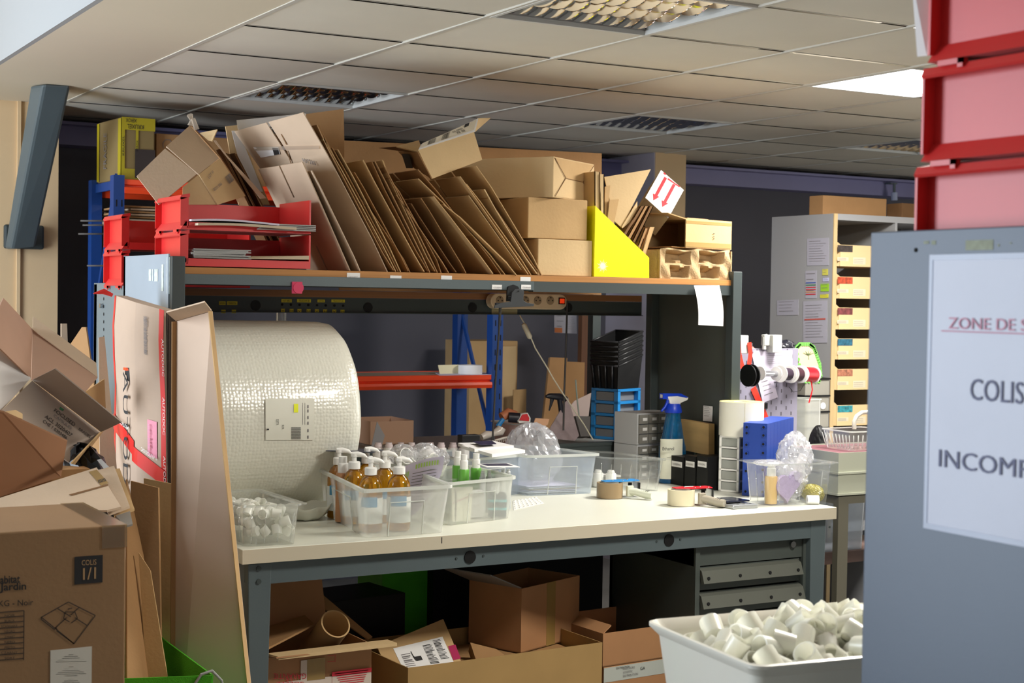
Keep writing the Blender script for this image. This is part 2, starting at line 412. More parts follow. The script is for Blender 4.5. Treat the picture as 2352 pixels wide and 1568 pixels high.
# knee brace
t = thing('knee_brace', 'blue-grey boxed steel brace slanting between the beige pier and the ceiling', 'brace', (1.47, 7.1, 1.9))
tl, tr = at(78, 193, z=2.5), at(163, 193, z=2.5)
Yt = (tl.y+tr.y)/2; tl, tr = at(100, 193, Y=Yt), at(163, 196, Y=Yt); Yb = 7.22
bl, br = at(26, 572, Y=Yb), at(82, 566, Y=Yb)
dv = V((-.0, .13, 0)); lv = V((-.035, .10, 0))
m = MB(); m.loft([[bl, br, br+dv*.5, bl+lv*.6], [tl, tr, tr+dv, tl+lv]], True, False); m.build('beam', STL, t, bevel=.012)
b2 = MB(); p = at(8, 515, Y=7.29); q = at(24, 570, Y=7.29); b2.box(p.x, q.x+.15, 7.27, 7.299, q.z-.002, p.z); b2.build('foot_plate', STD, t, bevel=.01)
# luminaires
MIR = mat('mirror_louvre', (225, 228, 230), .10, 1)
FRM = mat('lamp_frame', (214, 214, 208), .4)
TUBE = mat('unlit_tube', (240, 240, 236), .3, emis=(240, 240, 255), es=.0)
def luminaire(i, j):
    x, y = cell(i, j)
    t = thing('ceiling_light', '', 'ceiling light', (x+.3, y+.3, CEIL+.09), 'louvred ceiling lights')
    f = MB(); z0, z1 = CEIL-.004, CEIL+.01
    f.box(x+.004, x+.596, y+.004, y+.018, z0, z1); f.box(x+.004, x+.596, y+.582, y+.596, z0, z1)
    f.box(x+.004, x+.018, y+.018, y+.582, z0, z1); f.box(x+.582, x+.596, y+.018, y+.582, z0, z1); f.build('frame', FRM, t)
    h = MB(); h.box(x+.01, x+.59, y+.01, y+.59, CEIL+.08, CEIL+.09); h.box(x+.004, x+.012, y+.01, y+.59, z1, CEIL+.09); h.box(x+.588, x+.596, y+.01, y+.59, z1, CEIL+.09)
    h.box(x+.012, x+.588, y+.004, y+.012, z1, CEIL+.09); h.box(x+.012, x+.588, y+.588, y+.596, z1, CEIL+.09); h.build('housing', FRM, t)
    lv = MB(); R = 4
    for r in range(R+1):   # mirrored side reflectors, curved like a V
        yc = y+.018+.564*r/R; pr = [(-.018, .052), (-.010, .03), (-.002, .016), (.002, .016), (.010, .03), (.018, .052)]
        a = [(x+.018, max(y+.018, min(y+.582, yc+p)), CEIL+q) for p, q in pr]; b = [(x+.582, p[1], p[2]) for p in a]
        lv.loft([a, b], False, True, False)
    for r in range(R):
        ya, yb = y+.018+.564*r/R, y+.018+.564*(r+1)/R
        for k in range(1, 10):
            xc = x+.018+.564*k/10
            rings = []
            for s in range(7):
                u = s/6; yy = ya+(yb-ya)*u; dep = .05-.03*(2*u-1)**2*0
                zl = CEIL+.002+.014*(2*u-1)**2
                rings.append([(xc-.016, yy, CEIL+.05), (xc-.002, yy, zl), (xc+.002, yy, zl), (xc+.016, yy, CEIL+.05)])
            lv.loft(rings, False, True, False)
    lv.build('louvre', MIR, t)
    for r in range(R):
        yc = y+.018+.564*(r+.5)/R; MB().tube([(x+.03, yc, CEIL+.066), (x+.57, yc, CEIL+.066)], .008, 10).build('tube', TUBE, t)
    return t
l0 = luminaire(1, 14)
l0['label'] = 'square louvred ceiling light above the leaning flattened cartons, left of centre'
for (i, j, k), lb in zip(LUMS[1:4], ('square louvred ceiling light in front of the beige pillar top', 'largest louvred ceiling light, cut by the top edge of the photo', 'small far louvred ceiling light beside the red crate stack')):
    copy_tree(l0, V(l0.location)+V(((i-1)*.6, (j-14)*.6, 0)), lb)
def light_panel(i, j, lb):
    x, y = cell(i, j); t = thing('light_panel', lb, 'ceiling light', (x+.3, y+.3, CEIL)); z0, z1 = CEIL-.004, CEIL+.02; f = MB()
    f.box(x+.004, x+.596, y+.004, y+.018, z0, z1); f.box(x+.004, x+.596, y+.582, y+.596, z0, z1)
    f.box(x+.004, x+.018, y+.018, y+.582, z0, z1); f.box(x+.582, x+.596, y+.018, y+.582, z0, z1); f.build('frame', FRM, t)
    MB().box(x+.018, x+.582, y+.018, y+.582, CEIL+.008, CEIL+.02).build('diffuser', mat('lit_diffuser', (255, 255, 255), .5, emis=(250, 250, 255), es=7), t)
light_panel(4, 11, 'blazing white lit panel set in the ceiling beside the red crates')
light_panel(2, 8, 'added ceiling panel out of view, brightening the tub and the aisle')  # unseen panel added to go with the near lamp
# ------------------------------------------------------------------ workbench
BT = .85
t = thing('workbench', 'long workbench with a white top and grey steel frame', 'workbench', (2.7, 4.9, 0))
TOP = mat('white_laminate', (216, 216, 202), .32, var=.02, scale=5, spec=.5)
BX0, BX1, BY0, BY1 = 1.545, 3.888, 4.335, 5.50
MB().box(BX0, BX1, BY0, BY1, BT-.045, BT).build('worktop', TOP, t, bevel=.002)
MB().box(BX0+.001, BX1-.001, BY0-.0012, BY0-.0002, BT-.044, BT-.001).build('edge_band_shaded', mat('edge_band_shaded', (196, 186, 164), .5), t)  # beige edge strip, its colour also darkened to shade the bench front
a = MB(); a.box(BX0+.03, BX1-.03, BY0+.03, BY0+.034, .735, .805); a.box(BX0+.03, BX1-.03, BY0+.034, BY0+.06, .735, .739)
a.box(BX0+.03, BX1-.03, BY1-.04, BY1-.036, .735, .805); a.box(BX0+.03, BX0+.034, BY0+.06, BY1-.04, .735, .805); a.box(BX1-.034, BX1-.03, BY0+.06, BY1-.04, .735, .805)
a.build('apron', STL, t)
for sx in (BX0+.03, BX1-.10):
    for sy in (BY0+.028, BY1-.10):
        m = MB(); m.loft([[(sx+.01, sy, 0), (sx+.06, sy, 0), (sx+.06, sy+.05, 0), (sx+.01, sy+.05, 0)], [(sx, sy, .80), (sx+.075, sy, .80), (sx+.075, sy+.07, .80), (sx, sy+.07, .80)]], True, False)
        m.build('leg', STL, t, bevel=.003)
def plug(cx, cy, Y, r, par, X=None):
    P = at(cx, cy, Y=Y); MB().tube([P, P+V((0, -.004, 0))], r, 24).build('grommet', BLK, par)
for x_, y_ in ((1079, 1279), (1536, 1240)):
    plug(x_, y_, BY0+.03, .021, t)
sc = MB()
for x_, y_ in ((1048, 1282), (1110, 1276), (1508, 1243), (1562, 1238), (1905, 1210)):
    P = at(x_, y_, Y=BY0+.03); sc.tube([P, P+V((0, -.003, 0))], .004, 10)
for x_, y_ in ((594, 1305), (594, 1335)):
    P = at(x_, y_, Y=BY0+.028); sc.tube([P, P+V((0, -.004, 0))], .008, 12)
sc.each('screw', STD, t)
P = at(1014, 1250, Y=BY0); MB().box(P.x-.0015, P.x+.0015, BY0-.0018, BY0-.0012, .825, .845).build('pen_mark', INK, t)
# drawer pedestal hung under the top
pt = thing('drawer_pedestal', 'dark grey steel drawer pedestal under the right end of the workbench', 'drawer unit', (3.45, 4.6, .1))
pl = at(1594, 1290, Y=4.40); prr = at(1853, 1270, Y=4.40); X0p, X1p = pl.x, prr.x
PZ = mat('steel_warm_dark', (72, 78, 74), .45, .1, var=.05)
m = MB(); m.box(X0p, X0p+.02, 4.39, 4.95, .12, .733); m.box(X1p-.025, X1p, 4.39, 4.95, .12, .733); m.box(X0p, X1p, 4.40, 4.95, .66, .733)
m.box(X0p, X1p, 4.93, 4.95, .12, .66); m.box(X0p, X1p, 4.40, 4.93, .12, .14); m.build('cabinet', PZ, pt)
P = at(1818, 1249, Y=4.40); k = MB(); k.tube([P, P+V((0, -.012, 0))], .012, 16); k.build('lock', CHR, pt)
dz = .655
for k in range(5):
    z1 = dz-k*.092; z0 = z1-.085; dx = .004*(k > 0)
    dr = MB().box(X0p+.024, X1p-.032, 4.405, 4.90, z0, z1).build('drawer', PZ, pt)
    h = MB(); xa, xb = X0p+.024, X1p-.040+dx*3
    h.loft([[(xa, 4.405, z1-.004), (xa, 4.385, z1-.012), (xa, 4.368, z1-.055), (xa, 4.385, z1-.060), (xa, 4.398, z1-.02)], [(xb, 4.405, z1-.004), (xb, 4.385, z1-.012), (xb, 4.368, z1-.055), (xb, 4.385, z1-.060), (xb, 4.398, z1-.02)]], True, False)
    h.build('handle', mat('handle_grey', (98, 100, 92), .4, .2), dr)
    s = MB()
    for u in (.05, .36, .66, .95): xx = xa+(xb-xa)*u; s.disc((xx, 4.374, z1-.038), (0, -1, .3), .006, .004, 10)
    s.each('plug', BLK, dr)
# ------------------------------------------------------------------ overhead frame (front) and its lower twin behind
fr = thing('overhead_frame', 'tall grey steel frame with a wooden shelf over the workbench', 'shelving', (2.7, 5.25, BT))
FX0, FX1 = 1.512, 3.905
def post(x0, x1, y0, y1, z0, z1, nm='post', m=STD, par=fr): return MB().box(x0, x1, y0, y1, z0, z1).build(nm, m, par, bevel=.002)
post(1.512, 1.557, 4.955, 5.0, BT, 1.742); post(3.862, 3.907, 4.955, 5.0, BT, 1.742)
post(1.52, 1.565, 5.505, 5.55, BT, 1.742); post(3.842, 3.887, 5.505, 5.55, BT, 1.742)
sp = MB(); sp.box(1.512, 1.518, 5.0, 5.552, .20, 1.750); sp.box(1.512, 1.53, 5.53, 5.552, .2, 1.752); sp.box(1.508, 1.512, 4.985, 5.0, .2, 1.75); sp.build('side_panel', STP, fr)
post(3.880, 3.886, 5.0, 5.505, BT, 1.742, 'side_panel', PZ)
# scuffs and labels on the left side panel
s = MB()
for (x0_, y0_, x1_, y1_) in ((342, 618, 348, 645), (350, 618, 352, 645), (355, 618, 363, 646), (383, 590, 390, 675), (371, 607, 376, 668)):
    p0 = at(x0_, y1_, X=1.5115); p1 = at(x1_, y0_, X=1.5115); s.box(1.5105, 1.5118, min(p0.y, p1.y), max(p0.y, p1.y), p0.z, p1.z)
s.each('tape_residue', mat('old_tape', (196, 204, 196), .5, var=.2, scale=60), fr)
YF = 4.97
zt, zb = at(430, 616, Y=YF).z, at(430, 632, Y=YF).z
zt2 = at(430, 655, Y=YF).z
WOOD = mat('shelf_wood', (176, 122, 66), .55, var=.16, scale=3, stretch=(.5, 6, 40), spec=.35)
SZ = (zt+at(1660, 640, Y=YF).z)/2; SB = SZ-.023; SC = SB-.034
MB().box(1.557, 3.862, YF, 5.55, SB, SZ).build('shelf', WOOD, fr, bevel=.001)
bx = at(1225, 650, Y=YF).x
b = MB(); b.box(1.557, bx, YF-.006, YF+.01, SC, SB); b.box(1.557, bx, YF+.01, YF+.03, SC, SC+.003); b.build('beam', STL, fr)
b = MB(); b.box(bx, 3.862, YF, YF+.016, SC-.006, SB); b.box(bx, 3.862, YF+.016, YF+.036, SC-.006, SC-.003); b.build('beam', STD, fr)
b = MB(); b.box(1.557, 3.862, 5.52, 5.535, SC, SB); b.build('beam', STD, fr)
# small shelf-edge labels
lb = MB()
for x_, y_, w in ((797, 634, .05), (896, 640, .045), (1013, 640, .045), (1195, 643, .045)):
    P = at(x_, y_, Y=YF-.0005); lb.box(P.x, P.x+w, YF-.0012, YF, P.z-.008, P.z+.012)
for x_, y_ in ((1130, 659), (1197, 659)):
    P = at(x_, y_, Y=YF-.0065); lb.box(P.x, P.x+.042, YF-.0075, YF-.0062, P.z-.008, P.z+.009)
lb.each('edge_label', PAP, fr)
for x_, y_, s_ in ((800, 638, 'CHRONOPOST'), (1133, 662, 'COLISSIMO'), (1200, 662, 'COURRIER')):
    text(s_, at(x_, y_, Y=YF-.008), (1,0,0), (0,0,1), .006, INKG, fr, fit=.036)
# rear frame
rf = thing('rear_rack', 'lower grey steel frame behind the tall one, with a punched side panel', 'shelving', (2.7, 5.85, BT))
post(1.525, 1.57, 5.985, 6.03, .1, 1.65, par=rf); post(3.842, 3.887, 5.985, 6.03, .1, 1.65, par=rf)
MB().box(1.525, 1.531, 5.556, 6.03, .1, 1.653).build('side_panel', mat('steel_side_grey', (112, 124, 128), .45, .1), rf)
hl = MB()
for k in range(14):
    P = at(238, 686+k*17.6, X=1.524)
    hl.tube([P, P+V((.003, 0, 0))], .0065, 8)
hl.each('punched_hole', HOLE, rf); P = at(236, 702, X=1.524); MB().tube([P, P-V((.012, 0, 0))], .009, 12).build('bolt', CHR, rf)
YR = 5.56
r0, r1, r2 = at(430, 665, Y=YR).z, at(430, 682, Y=YR).z, at(430, 720, Y=YR).z
r0, r1, r2 = (r0+at(1470, 676, Y=YR).z)/2, (r1+at(1470, 690, Y=YR).z)/2, (r2+at(1470, 722, Y=YR).z)/2
RX1 = at(1474, 700, Y=YR).x
MB().box(1.57, RX1, YR, 6.0, r1, r0).build('shelf', mat('shelf_wood_dark', (140, 92, 54), .6, var=.14, scale=3, stretch=(.5, 6, 40)), rf)
m = MB(); m.box(1.57, RX1, YR, YR+.004, r2, r1-.0005); m.box(1.57, RX1, YR-.012, YR, r2, r2+.003); m.build('beam', STD, rf)
for x_, y_ in ((587, 701), (845, 706), (1085, 706), (1305, 706)):
    P = at(x_, y_, Y=YR); MB().tube([P, P+V((0, -.003, 0))], .020, 20).build('grommet', BLK, rf)
yl = MB(); tx = []
def ylab(x0_, x1_, y0_, y1_):
    p, q = at(x0_, y1_, Y=YR), at(x1_, y0_, Y=YR); yl.box(p.x, q.x, YR-.0012, YR, p.z, q.z); return p, q
for x0_, x1_, s_ in ((646, 670, 'HOT-BIRD'), (682, 714, 'TELECOM 2B'), (729, 746, 'ASTRA'), (761, 792, 'TELECOM 2A'), (503, 518, 'AM/FM'), (521, 545, 'TERRESTRE')):
    p, q = ylab(x0_, x1_, 686+(2 if x0_ > 700 else 1) - (0 if x0_ > 600 else -5), 694+(0 if x0_ > 600 else 6)); tx.append((s_, p, q))
for k, x_ in enumerate((645, 665, 683, 704, 723, 742, 763, 782)):
    p, q = ylab(x_, x_+9, 709+k*.3, 717+k*.3); tx.append(('VH'[k % 2], p, q))
for x_ in (508, 532): ylab(x_, x_+10, 711, 719)
yl.each('yellow_label', YLB, rf)
for s_, p, q in tx:
    w = (q.x-p.x); text(s_, V((p.x+w*.12, YR-.0013, p.z+(q.z-p.z)*.22)), (1,0,0), (0,0,1), (q.z-p.z)*.55, INK, rf, fit=w*.76)
hk = MB()
for k in range(8): P = at(648+k*20, 699+k*.4, Y=YR); hk.tube([P, P+V((0, -.002, 0))], .005, 10)
hk.each('socket', HOLE, rf)
p, q = at(1129, 722, Y=YR), at(1188, 710, Y=YR); MB().box(p.x, q.x, YR-.0015, YR, p.z, q.z).build('beige_label', mat('beige_label', (160, 148, 110), .6), rf)
# steel ledge closing the back of the bench
lg = MB(); lg.box(1.60, 3.84, 5.505, 5.52, BT, .985); lg.box(1.60, 3.84, 5.50, 5.53, .985, 1.0)
solo(lg, 'back_rail', STD, 'dark grey steel rail standing along the back of the workbench', 'rail')
# ------------------------------------------------------------------ red stacking bins
def red_bin(x0, y0, z0, L, Dp, H, label, group, opens='y'):
    """open-fronted stacking bin: L along X, Dp along Y, H high; its solid end faces -X, its open front faces -Y"""
    t = thing('red_bin', label, 'bin', (x0+L/2, y0+Dp/2, z0), group)
    e = .022
    b = MB(); x1, y1, z1 = x0+L, y0+Dp, z0+H
    b.box(x0+e, x1, y0, y1, z0+.004, z0+.010)                      # floor
    b.box(x0+e, x1, y1-.004, y1, z0+.01, z1-.012)                  # back
    b.box(x0+e, x0+e+.004, y0+.004, y1-.004, z0+.01, z1-.01)       # recessed end
    b.box(x1-.006, x1, y0, y1-.004, z0+.01, z1)                    # far end
    b.box(x0+e+.004, x1-.006, y0, y0+.004, z0+.01, z0+.030)        # low front lip
    b.build('body', RED, t)
    r = MB()
    r.box(x0, x0+e+.006, y0, y0+.005, z0+.016, z1-.010); r.box(x0, x0+e+.006, y1-.005, y1, z0+.016, z1-.010)
    r.prism([(x0+.003, y0, z1-.002), (x0+e+.01, y0, z1+.004), (x0+e+.01, y0, z1-.008), (x0, y0, z1-.018), (x0-.003, y0, z1-.014)], (0, Dp, 0))
    r.prism([(x0, y0, z0+.005), (x0+e, y0, z0+.004), (x0+e, y0, z0+.030), (x0+e-.002, y0, z0+.032)], (0, Dp, 0))
    r.build('rim', RED, t)
    h = MB()
    for yy in (y0+.02, y1-.075): h.box(x0-.004, x0+.008, yy, yy+.05, z0-.004, z0+.004); h.box(x0-.004, x0+.0, yy, yy+.01, z0-.010, z0+.004)
    h.each('hook', RED, t)
    return t
P = at(430, 525, Y=4.99); zA = SZ
top = at(430, 447, Y=4.99).z; HB = (top-zA)/2
xa = at(429, 525, Y=4.99).x-.022; xb = at(714, 520, Y=4.99).x
yb = at(356, 525, X=xa).y
red_bin(xa, 4.99, zA, xb-xa, yb-4.99, HB, 'red stacking bin of grey pamphlets, standing on the wooden shelf at its left end', 'red bins on the tall shelf')
red_bin(xa, 4.99, zA+HB+.001, xb-xa, yb-4.99, HB, 'red stacking bin of white envelopes, upper one at the left end of the shelf', 'red bins on the tall shelf')
xr = at(298, 560, Y=5.60).x-.03; yr2 = at(238, 560, X=xr).y
tz = at(300, 492, Y=5.60).z; RZ = r0; hb2 = (tz-RZ)/2
for k, lb in enumerate(('lower red stacking bin on the rear shelf, partly hidden by the steel frame', 'upper red stacking bin on the rear shelf, left of the envelope bins')):
    red_bin(xr, 5.60, RZ+k*(hb2+.001), .5, yr2-5.60, hb2, lb, 'red bins on the rear shelf')
# papers in the bins
def slab(pts, th, name, m, label, cat, group=None, par=None):
    mb = MB().prism([V(p) for p in pts], (0, 0, th)); return solo(mb, name, m, label, cat, group)
def paper_stack(x0, x1, y0, y1, z, th, n, name, m, lab, cat, group):
    for k in range(n):
        j = random.uniform(-.008, .008); mb = MB(); zz = z+k*(th+.0005)
        mb.prism([(x0+j, y0+random.uniform(-.01, .01), zz), (x1+j*2, y0+random.uniform(-.01, .01), zz), (x1+j, y1, zz), (x0-j, y1, zz)], (0, 0, th))
        solo(mb, name, m, lab[k % len(lab)] if n <= len(lab) else lab[0], cat, group)
z0 = zA+.012; ENVB = mat('envelope_buff', (196, 178, 152), .7, var=.03); GREYP = mat('grey_paper', (168, 168, 166), .7, var=.03)
paper_stack(xa+.04, xa+.235, 4.985, 5.25, z0+.020, .0035, 8, 'pamphlet', GREYP, [o+' grey pamphlet of the pile lying in the lower red bin' for o in ('lowest', 'second lowest', 'third', 'fourth', 'fifth', 'sixth', 'second from top', 'topmost')], 'pamphlet', 'pamphlets in the lower red bin')
mb = MB(); mb.loft([[(xa+.24, 4.985+.01*math.sin(k), z0+.022+.004*i), (xa+.46, 4.98, z0+.024+.006*math.sin(2*k+i)+.004*i), (xa+.46, 5.2, z0+.024+.004*i), (xa+.24, 5.2, z0+.022+.004*i)] for i, k in ((0, 0), (1, 1), (2, 3))], True, False)
solo(mb, 'buff_envelope', ENVB, 'buff padded envelope pile lying right of the pamphlets in the lower red bin', 'envelope')
mb = MB().prism([(xa+.27, 5.30, z0+.04), (xa+.45, 5.30, z0+.04), (xa+.45, 5.33, z0+.085), (xa+.28, 5.33, z0+.085)], (0, -.004, 0))
solo(mb, 'brown_envelope', mat('manila', (190, 92, 40), .7), 'orange-brown manila envelope standing in the back of the lower red bin', 'envelope')
z1 = zA+HB+.035
def curved(x0, x1, y0, y1, z, lift, name, m, label, cat, tw=.002, n=10):
    rings = []
    for i in range(n+1):
        u = i/n; zz = z+lift*math.sin(u*math.pi*1.3)*.5; rings.append([(x0+(x1-x0)*u, y0+.006*math.sin(5*u), zz), (x0+(x1-x0)*u, y1, zz+.002), (x0+(x1-x0)*u, y1, zz+.002+tw), (x0+(x1-x0)*u, y0+.006*math.sin(5*u), zz+tw)])
    mb = MB().loft(rings, True, True); return solo(mb, name, m, label, cat)
curved(xa+.05, xa+.40, 4.955, 5.2, z1-.016, .008, 'envelope', ENVB, 'crumpled buff padded envelope sticking out of the upper red bin', 'envelope', .008)
curved(xa+.03, xa+.34, 4.965, 5.25, z1-.002, .010, 'envelope', PAPL, 'white envelope with a blue edge, on top in the upper red bin', 'envelope', .006)
for k in range(4):
    curved(xa+.27+.008*k, xa+.478, 4.97, 5.2, z1-.022+k*.006, .0, 'envelope', GREYP, ('lowest', 'second', 'third', 'top')[k]+' grey-white envelope of the four at the right of the upper red bin', 'envelope', .004)
# ------------------------------------------------------------------ flattened cartons leaning on the shelf
def edge(zx, zy, bx, by, Y, dep, m, lab, dxr=.0, dz=.0, yb=None, Dt=None, **k):
    """front edge given top and bottom, from a close-up of the shelf (origin 650,230, factor 2.851)"""
    T = at(650+zx/2.851, 230+zy/2.851, Y=Y); B = at(650+bx/2.851, 230+by/2.851, Y=yb or Y)
    if B.z < SZ+.003: T = T+V((0, 0, 0)); B = V((B.x, B.y, SZ+.003))
    return flat_carton(B, T, V((dxr, dep, dz)), m, lab, Dt=Dt, group='flattened cartons leaning on the shelf', **k)
L_ = [
 (190, 460, 505, 1125, 4.975, .44, K4, 'short flattened carton leaning just right of the red bins', 0, 0),
 (140, 75, 690, 1150, 4.99, .50, K4, 'largest pale flattened carton, with sealing tape and a printed number, beside the red bins', -.03, -.0),
 (215, 165, 712, 1150, 4.985, .46, K3, 'tall brown flattened carton directly behind the largest pale one', 0, 0),
 (245, 205, 728, 1150, 4.99, .46, K3, 'second brown flattened carton behind the largest pale one', 0, 0),
 (270, 250, 742, 1150, 4.985, .45, K2, 'third brown flattened carton behind the largest pale one', 0, 0),
 (325, 310, 756, 1150, 4.99, .45, K3, 'fourth brown flattened carton behind the largest pale one', 0, 0),
 (365, 320, 775, 1150, 4.985, .45, K2, 'last and shortest flattened carton of the bundle behind the largest pale one', 0, 0),
 (470, 470, 822, 1118, 4.995, .43, K3, 'thin low flattened carton sunk in the gap left of the middle bundle', 0, 0),
 (500, 620, 842, 1130, 5.0, .42, K3, 'lowest flattened carton sunk in the gap left of the middle bundle', 0, 0),
 (520, 395, 918, 1140, 4.985, .44, K2, 'wide-faced flattened carton at the front of the middle bundle', 0, 0),
 (572, 408, 940, 1142, 4.99, .44, K3, 'second flattened carton of the middle bundle', 0, 0),
 (604, 400, 962, 1146, 4.985, .44, K3, 'third flattened carton of the middle bundle', 0, 0),
 (640, 398, 986, 1150, 4.99, .44, K2, 'fourth flattened carton of the middle bundle, with the highest top', 0, 0),
 (668, 440, 1010, 1150, 4.985, .44, K3, 'fifth flattened carton of the middle bundle', 0, 0),
 (705, 500, 1048, 1150, 4.99, .43, K3, 'sixth flattened carton of the middle bundle', 0, 0),
 (745, 620, 1085, 1150, 4.985, .42, K3, 'last low flattened carton of the middle bundle', 0, 0),
 (835, 680, 1130, 1150, 4.99, .42, KD, 'dark low flattened carton behind the carton with the printed outline', 0, 0),
 (905, 640, 1200, 1150, 4.99, .42, K3, 'low flattened carton tucked against the carton with the printed outline', 0, 0),
 (988, 630, 1375, 1180, 4.965, .40, K2, 'flattened carton with a printed outline and a dark mark, leaning right of the middle bundle', -.02, -.0),
 (890, 450, 1432, 1180, 4.99, .42, K3, 'long flattened carton passing behind the one with the printed outline', 0, 0),
 (895, 505, 1465, 1180, 4.985, .40, K2, 'long pale-edged flattened carton under the open carton', 0, 0),
 (1060, 675, 1535, 1185, 4.965, .36, K2, 'flattened carton with a gritty torn edge right of the printed outline', 0, 0),
 (1215, 625, 1560, 1110, 4.99, .40, K1, 'orange-tinted rounded flattened carton with a white barcode label', 0, 0),
 (1160, 500, 1605, 1165, 4.975, .42, K2, 'flattened carton under the open carton, with a brown printed stamp', 0, 0),
 (1205, 545, 1628, 1162, 4.985, .40, K2, 'flattened carton just behind the stamped one', 0, 0),
 (1310, 590, 1655, 1155, 4.98, .40, K1, 'flattened carton with a curled top edge near the stacked cartons', 0, 0),
 (1340, 640, 1680, 1152, 4.985, .38, K3, 'narrow flattened carton second from the stacked cartons', 0, 0),
 (1275, 425, 1705, 1150, 4.98, .42, K2, 'tall flattened carton leaning nearest the stacked cartons', 0, 0),
]
flats = []
for (a_, b_, c_, d_, Y_, dep, m_, lb_, dx_, dz_) in L_:
    flats.append(edge(a_, b_, c_, d_, Y_, dep, m_, lb_, dx_, dz_, flap=random.choice((.2, .25, .16)), bend=random.uniform(-.3, .5), Dt=(at(541, 300, Y=5.5)-at(699, 256, Y=4.99)) if 'largest pale flattened carton, ' in lb_ else None))
# extra layers on the largest pale carton: printed number, tape
big = flats[1]
def on_big(x, y, lift=.004):
    # the plane of its near face
    T = at(650+140/2.851, 230+75/2.851, Y=4.99); B = at(650+690/2.851, 230+1150/2.851, Y=4.99); Dt = at(541, 300, Y=5.5)-T; Db = V((-.03, .5, 0))
    u, v = .5, .5; r = (at(x, y, d=1)-CAM)
    for _ in range(12):      # where the sight line meets the twisted face
        D = Db.lerp(Dt, u); n = (T-B).cross(D).normalized()
        if n.x > 0: n = -n
        O = B+(T-B)*u; tt = (O-CAM).dot(n)/r.dot(n); P = CAM+r*tt; e = (T-B)
        g = P-B; a1, a2 = e, Db.lerp(Dt, u); A = a1.dot(a1); Bq = a1.dot(a2); C2 = a2.dot(a2); d1, d2 = g.dot(a1), g.dot(a2)
        det = A*C2-Bq*Bq; u = max(0, min(1, (d1*C2-d2*Bq)/det))
    return P+n*lift, n
def quad_on(f, pts, m, nm, par, lift=.004):
    q = [f(x, y, lift)[0] for x, y in pts]; mb = MB().add(q, [(0,1,2,3)] if len(q) == 4 else [tuple(range(len(q)))]); return mb.build(nm, m, par)
def text_on(f, s, p0, p1, ptop, m, par, lift=.005):
    o = f(*p0, lift)[0]; e = f(*p1, lift)[0]; u = f(*ptop, lift)[0]-o; xd = (e-o); yd = u-xd.normalized()*u.dot(xd.normalized())
    return text(s, o, xd, yd, yd.length, m, par, fit=xd.length, lift=0)
CLT = film('parcel_tape', (240, 232, 220), .62, .12, .3)
quad_on(on_big, [(586, 336), (735, 333), (735, 341), (586, 345)], CLT, 'tape', big)
quad_on(on_big, [(545, 275), (704, 259), (706, 281), (548, 297)], CLT, 'tape', big)
quad_on(on_big, [(583, 337), (641, 336), (645, 353), (601, 361)], PAP, 'delivery_label', big)
quad_on(on_big, [(627, 338), (641, 338), (644, 353), (632, 355)], INK, 'label_mark', big, .0045)
text_on(on_big, '907285', (698, 371), (729, 378), (696, 362), INKG, big)
quad_on(on_big, [(703, 298), (706, 298), (667, 500), (664, 500)][::-1], KD, 'crease', big) if False else None
c = MB()
for pts in ([(634, 282), (637, 282), (662, 331), (659, 331)], [(660, 345), (662, 345), (700, 460), (697, 460)]):
    c.add([on_big(x, y)[0] for x, y in pts], [(0,1,2,3)])
c.each('crease', KD, big)
# creased pale carton in front of the largest one, with torn handle
def plane_on(P0, n):
    n = V(n).normalized()
    def f(x, y, lift=.004):
        r = at(x, y, d=1)-CAM; return CAM+r*((V(P0)-CAM).dot(n)/r.dot(n))+n*lift, n
    return f
B0 = at(802, 632, Y=4.985); T0 = at(694, 372, Y=4.985); D0 = V((0, .40, 0))
B0.z = max(B0.z, SZ+.003)
fc = flat_carton(B0, T0, D0, K4, 'pale flattened carton with a torn handle hole in front of the largest one', group='flattened cartons leaning on the shelf', flap=.3, Dt=V((-.015, .40, .0)))
# cartons standing behind the shelf load
def panel(px4, Ys, th, name, m, label, cat='carton', group=None):
    pts = [at(x, y, Y=Yy) for (x, y), Yy in zip(px4, Ys)]
    if Ys[0] > 5.6: pts[2].z = pts[3].z = r0+.002
    return solo(MB().sheet(pts, th), name, m, label, cat, group)
panel([(700, 262), (789, 250), (796, 640), (730, 640)], [5.42, 5.34, 5.34, 5.42], .005, 'cardboard_sheet', K3, 'upright dark brown cardboard panel behind the largest pale flattened carton')
p_ = panel([(518, 290), (545, 287), (620, 470), (548, 470)], [5.53, 5.53, 5.53, 5.53], .005, 'cardboard_sheet', K1, 'pale cardboard panel with a white document leaning left of the largest flattened carton')
panel([(532, 300), (548, 300), (604, 440), (566, 440)], [5.512, 5.512, 5.512, 5.512], .001, 'printed_sheet', PAP, 'white printed sheet fixed on the pale cardboard panel', 'document')
# dark low sheets between the open carton and the largest pale one
for k, (tx_, ty_, bx_, by_) in enumerate(((507, 342, 585, 452), (520, 352, 600, 456), (538, 352, 622, 460))):
    T = at(tx_, ty_, Y=5.44); B = at(bx_+60, by_+170, Y=5.44)
    B = T+(B-T)*((SZ+.004-T.z)/(B.z-T.z)) if B.z < SZ else B
    flat_carton(B+V((.045*0, 0, 0)), T, V((-.0, .10, 0)), KD, ('nearest', 'middle', 'farthest')[k]+' of three dark flattened cartons behind the red bins', group='dark flattened cartons behind the red bins')
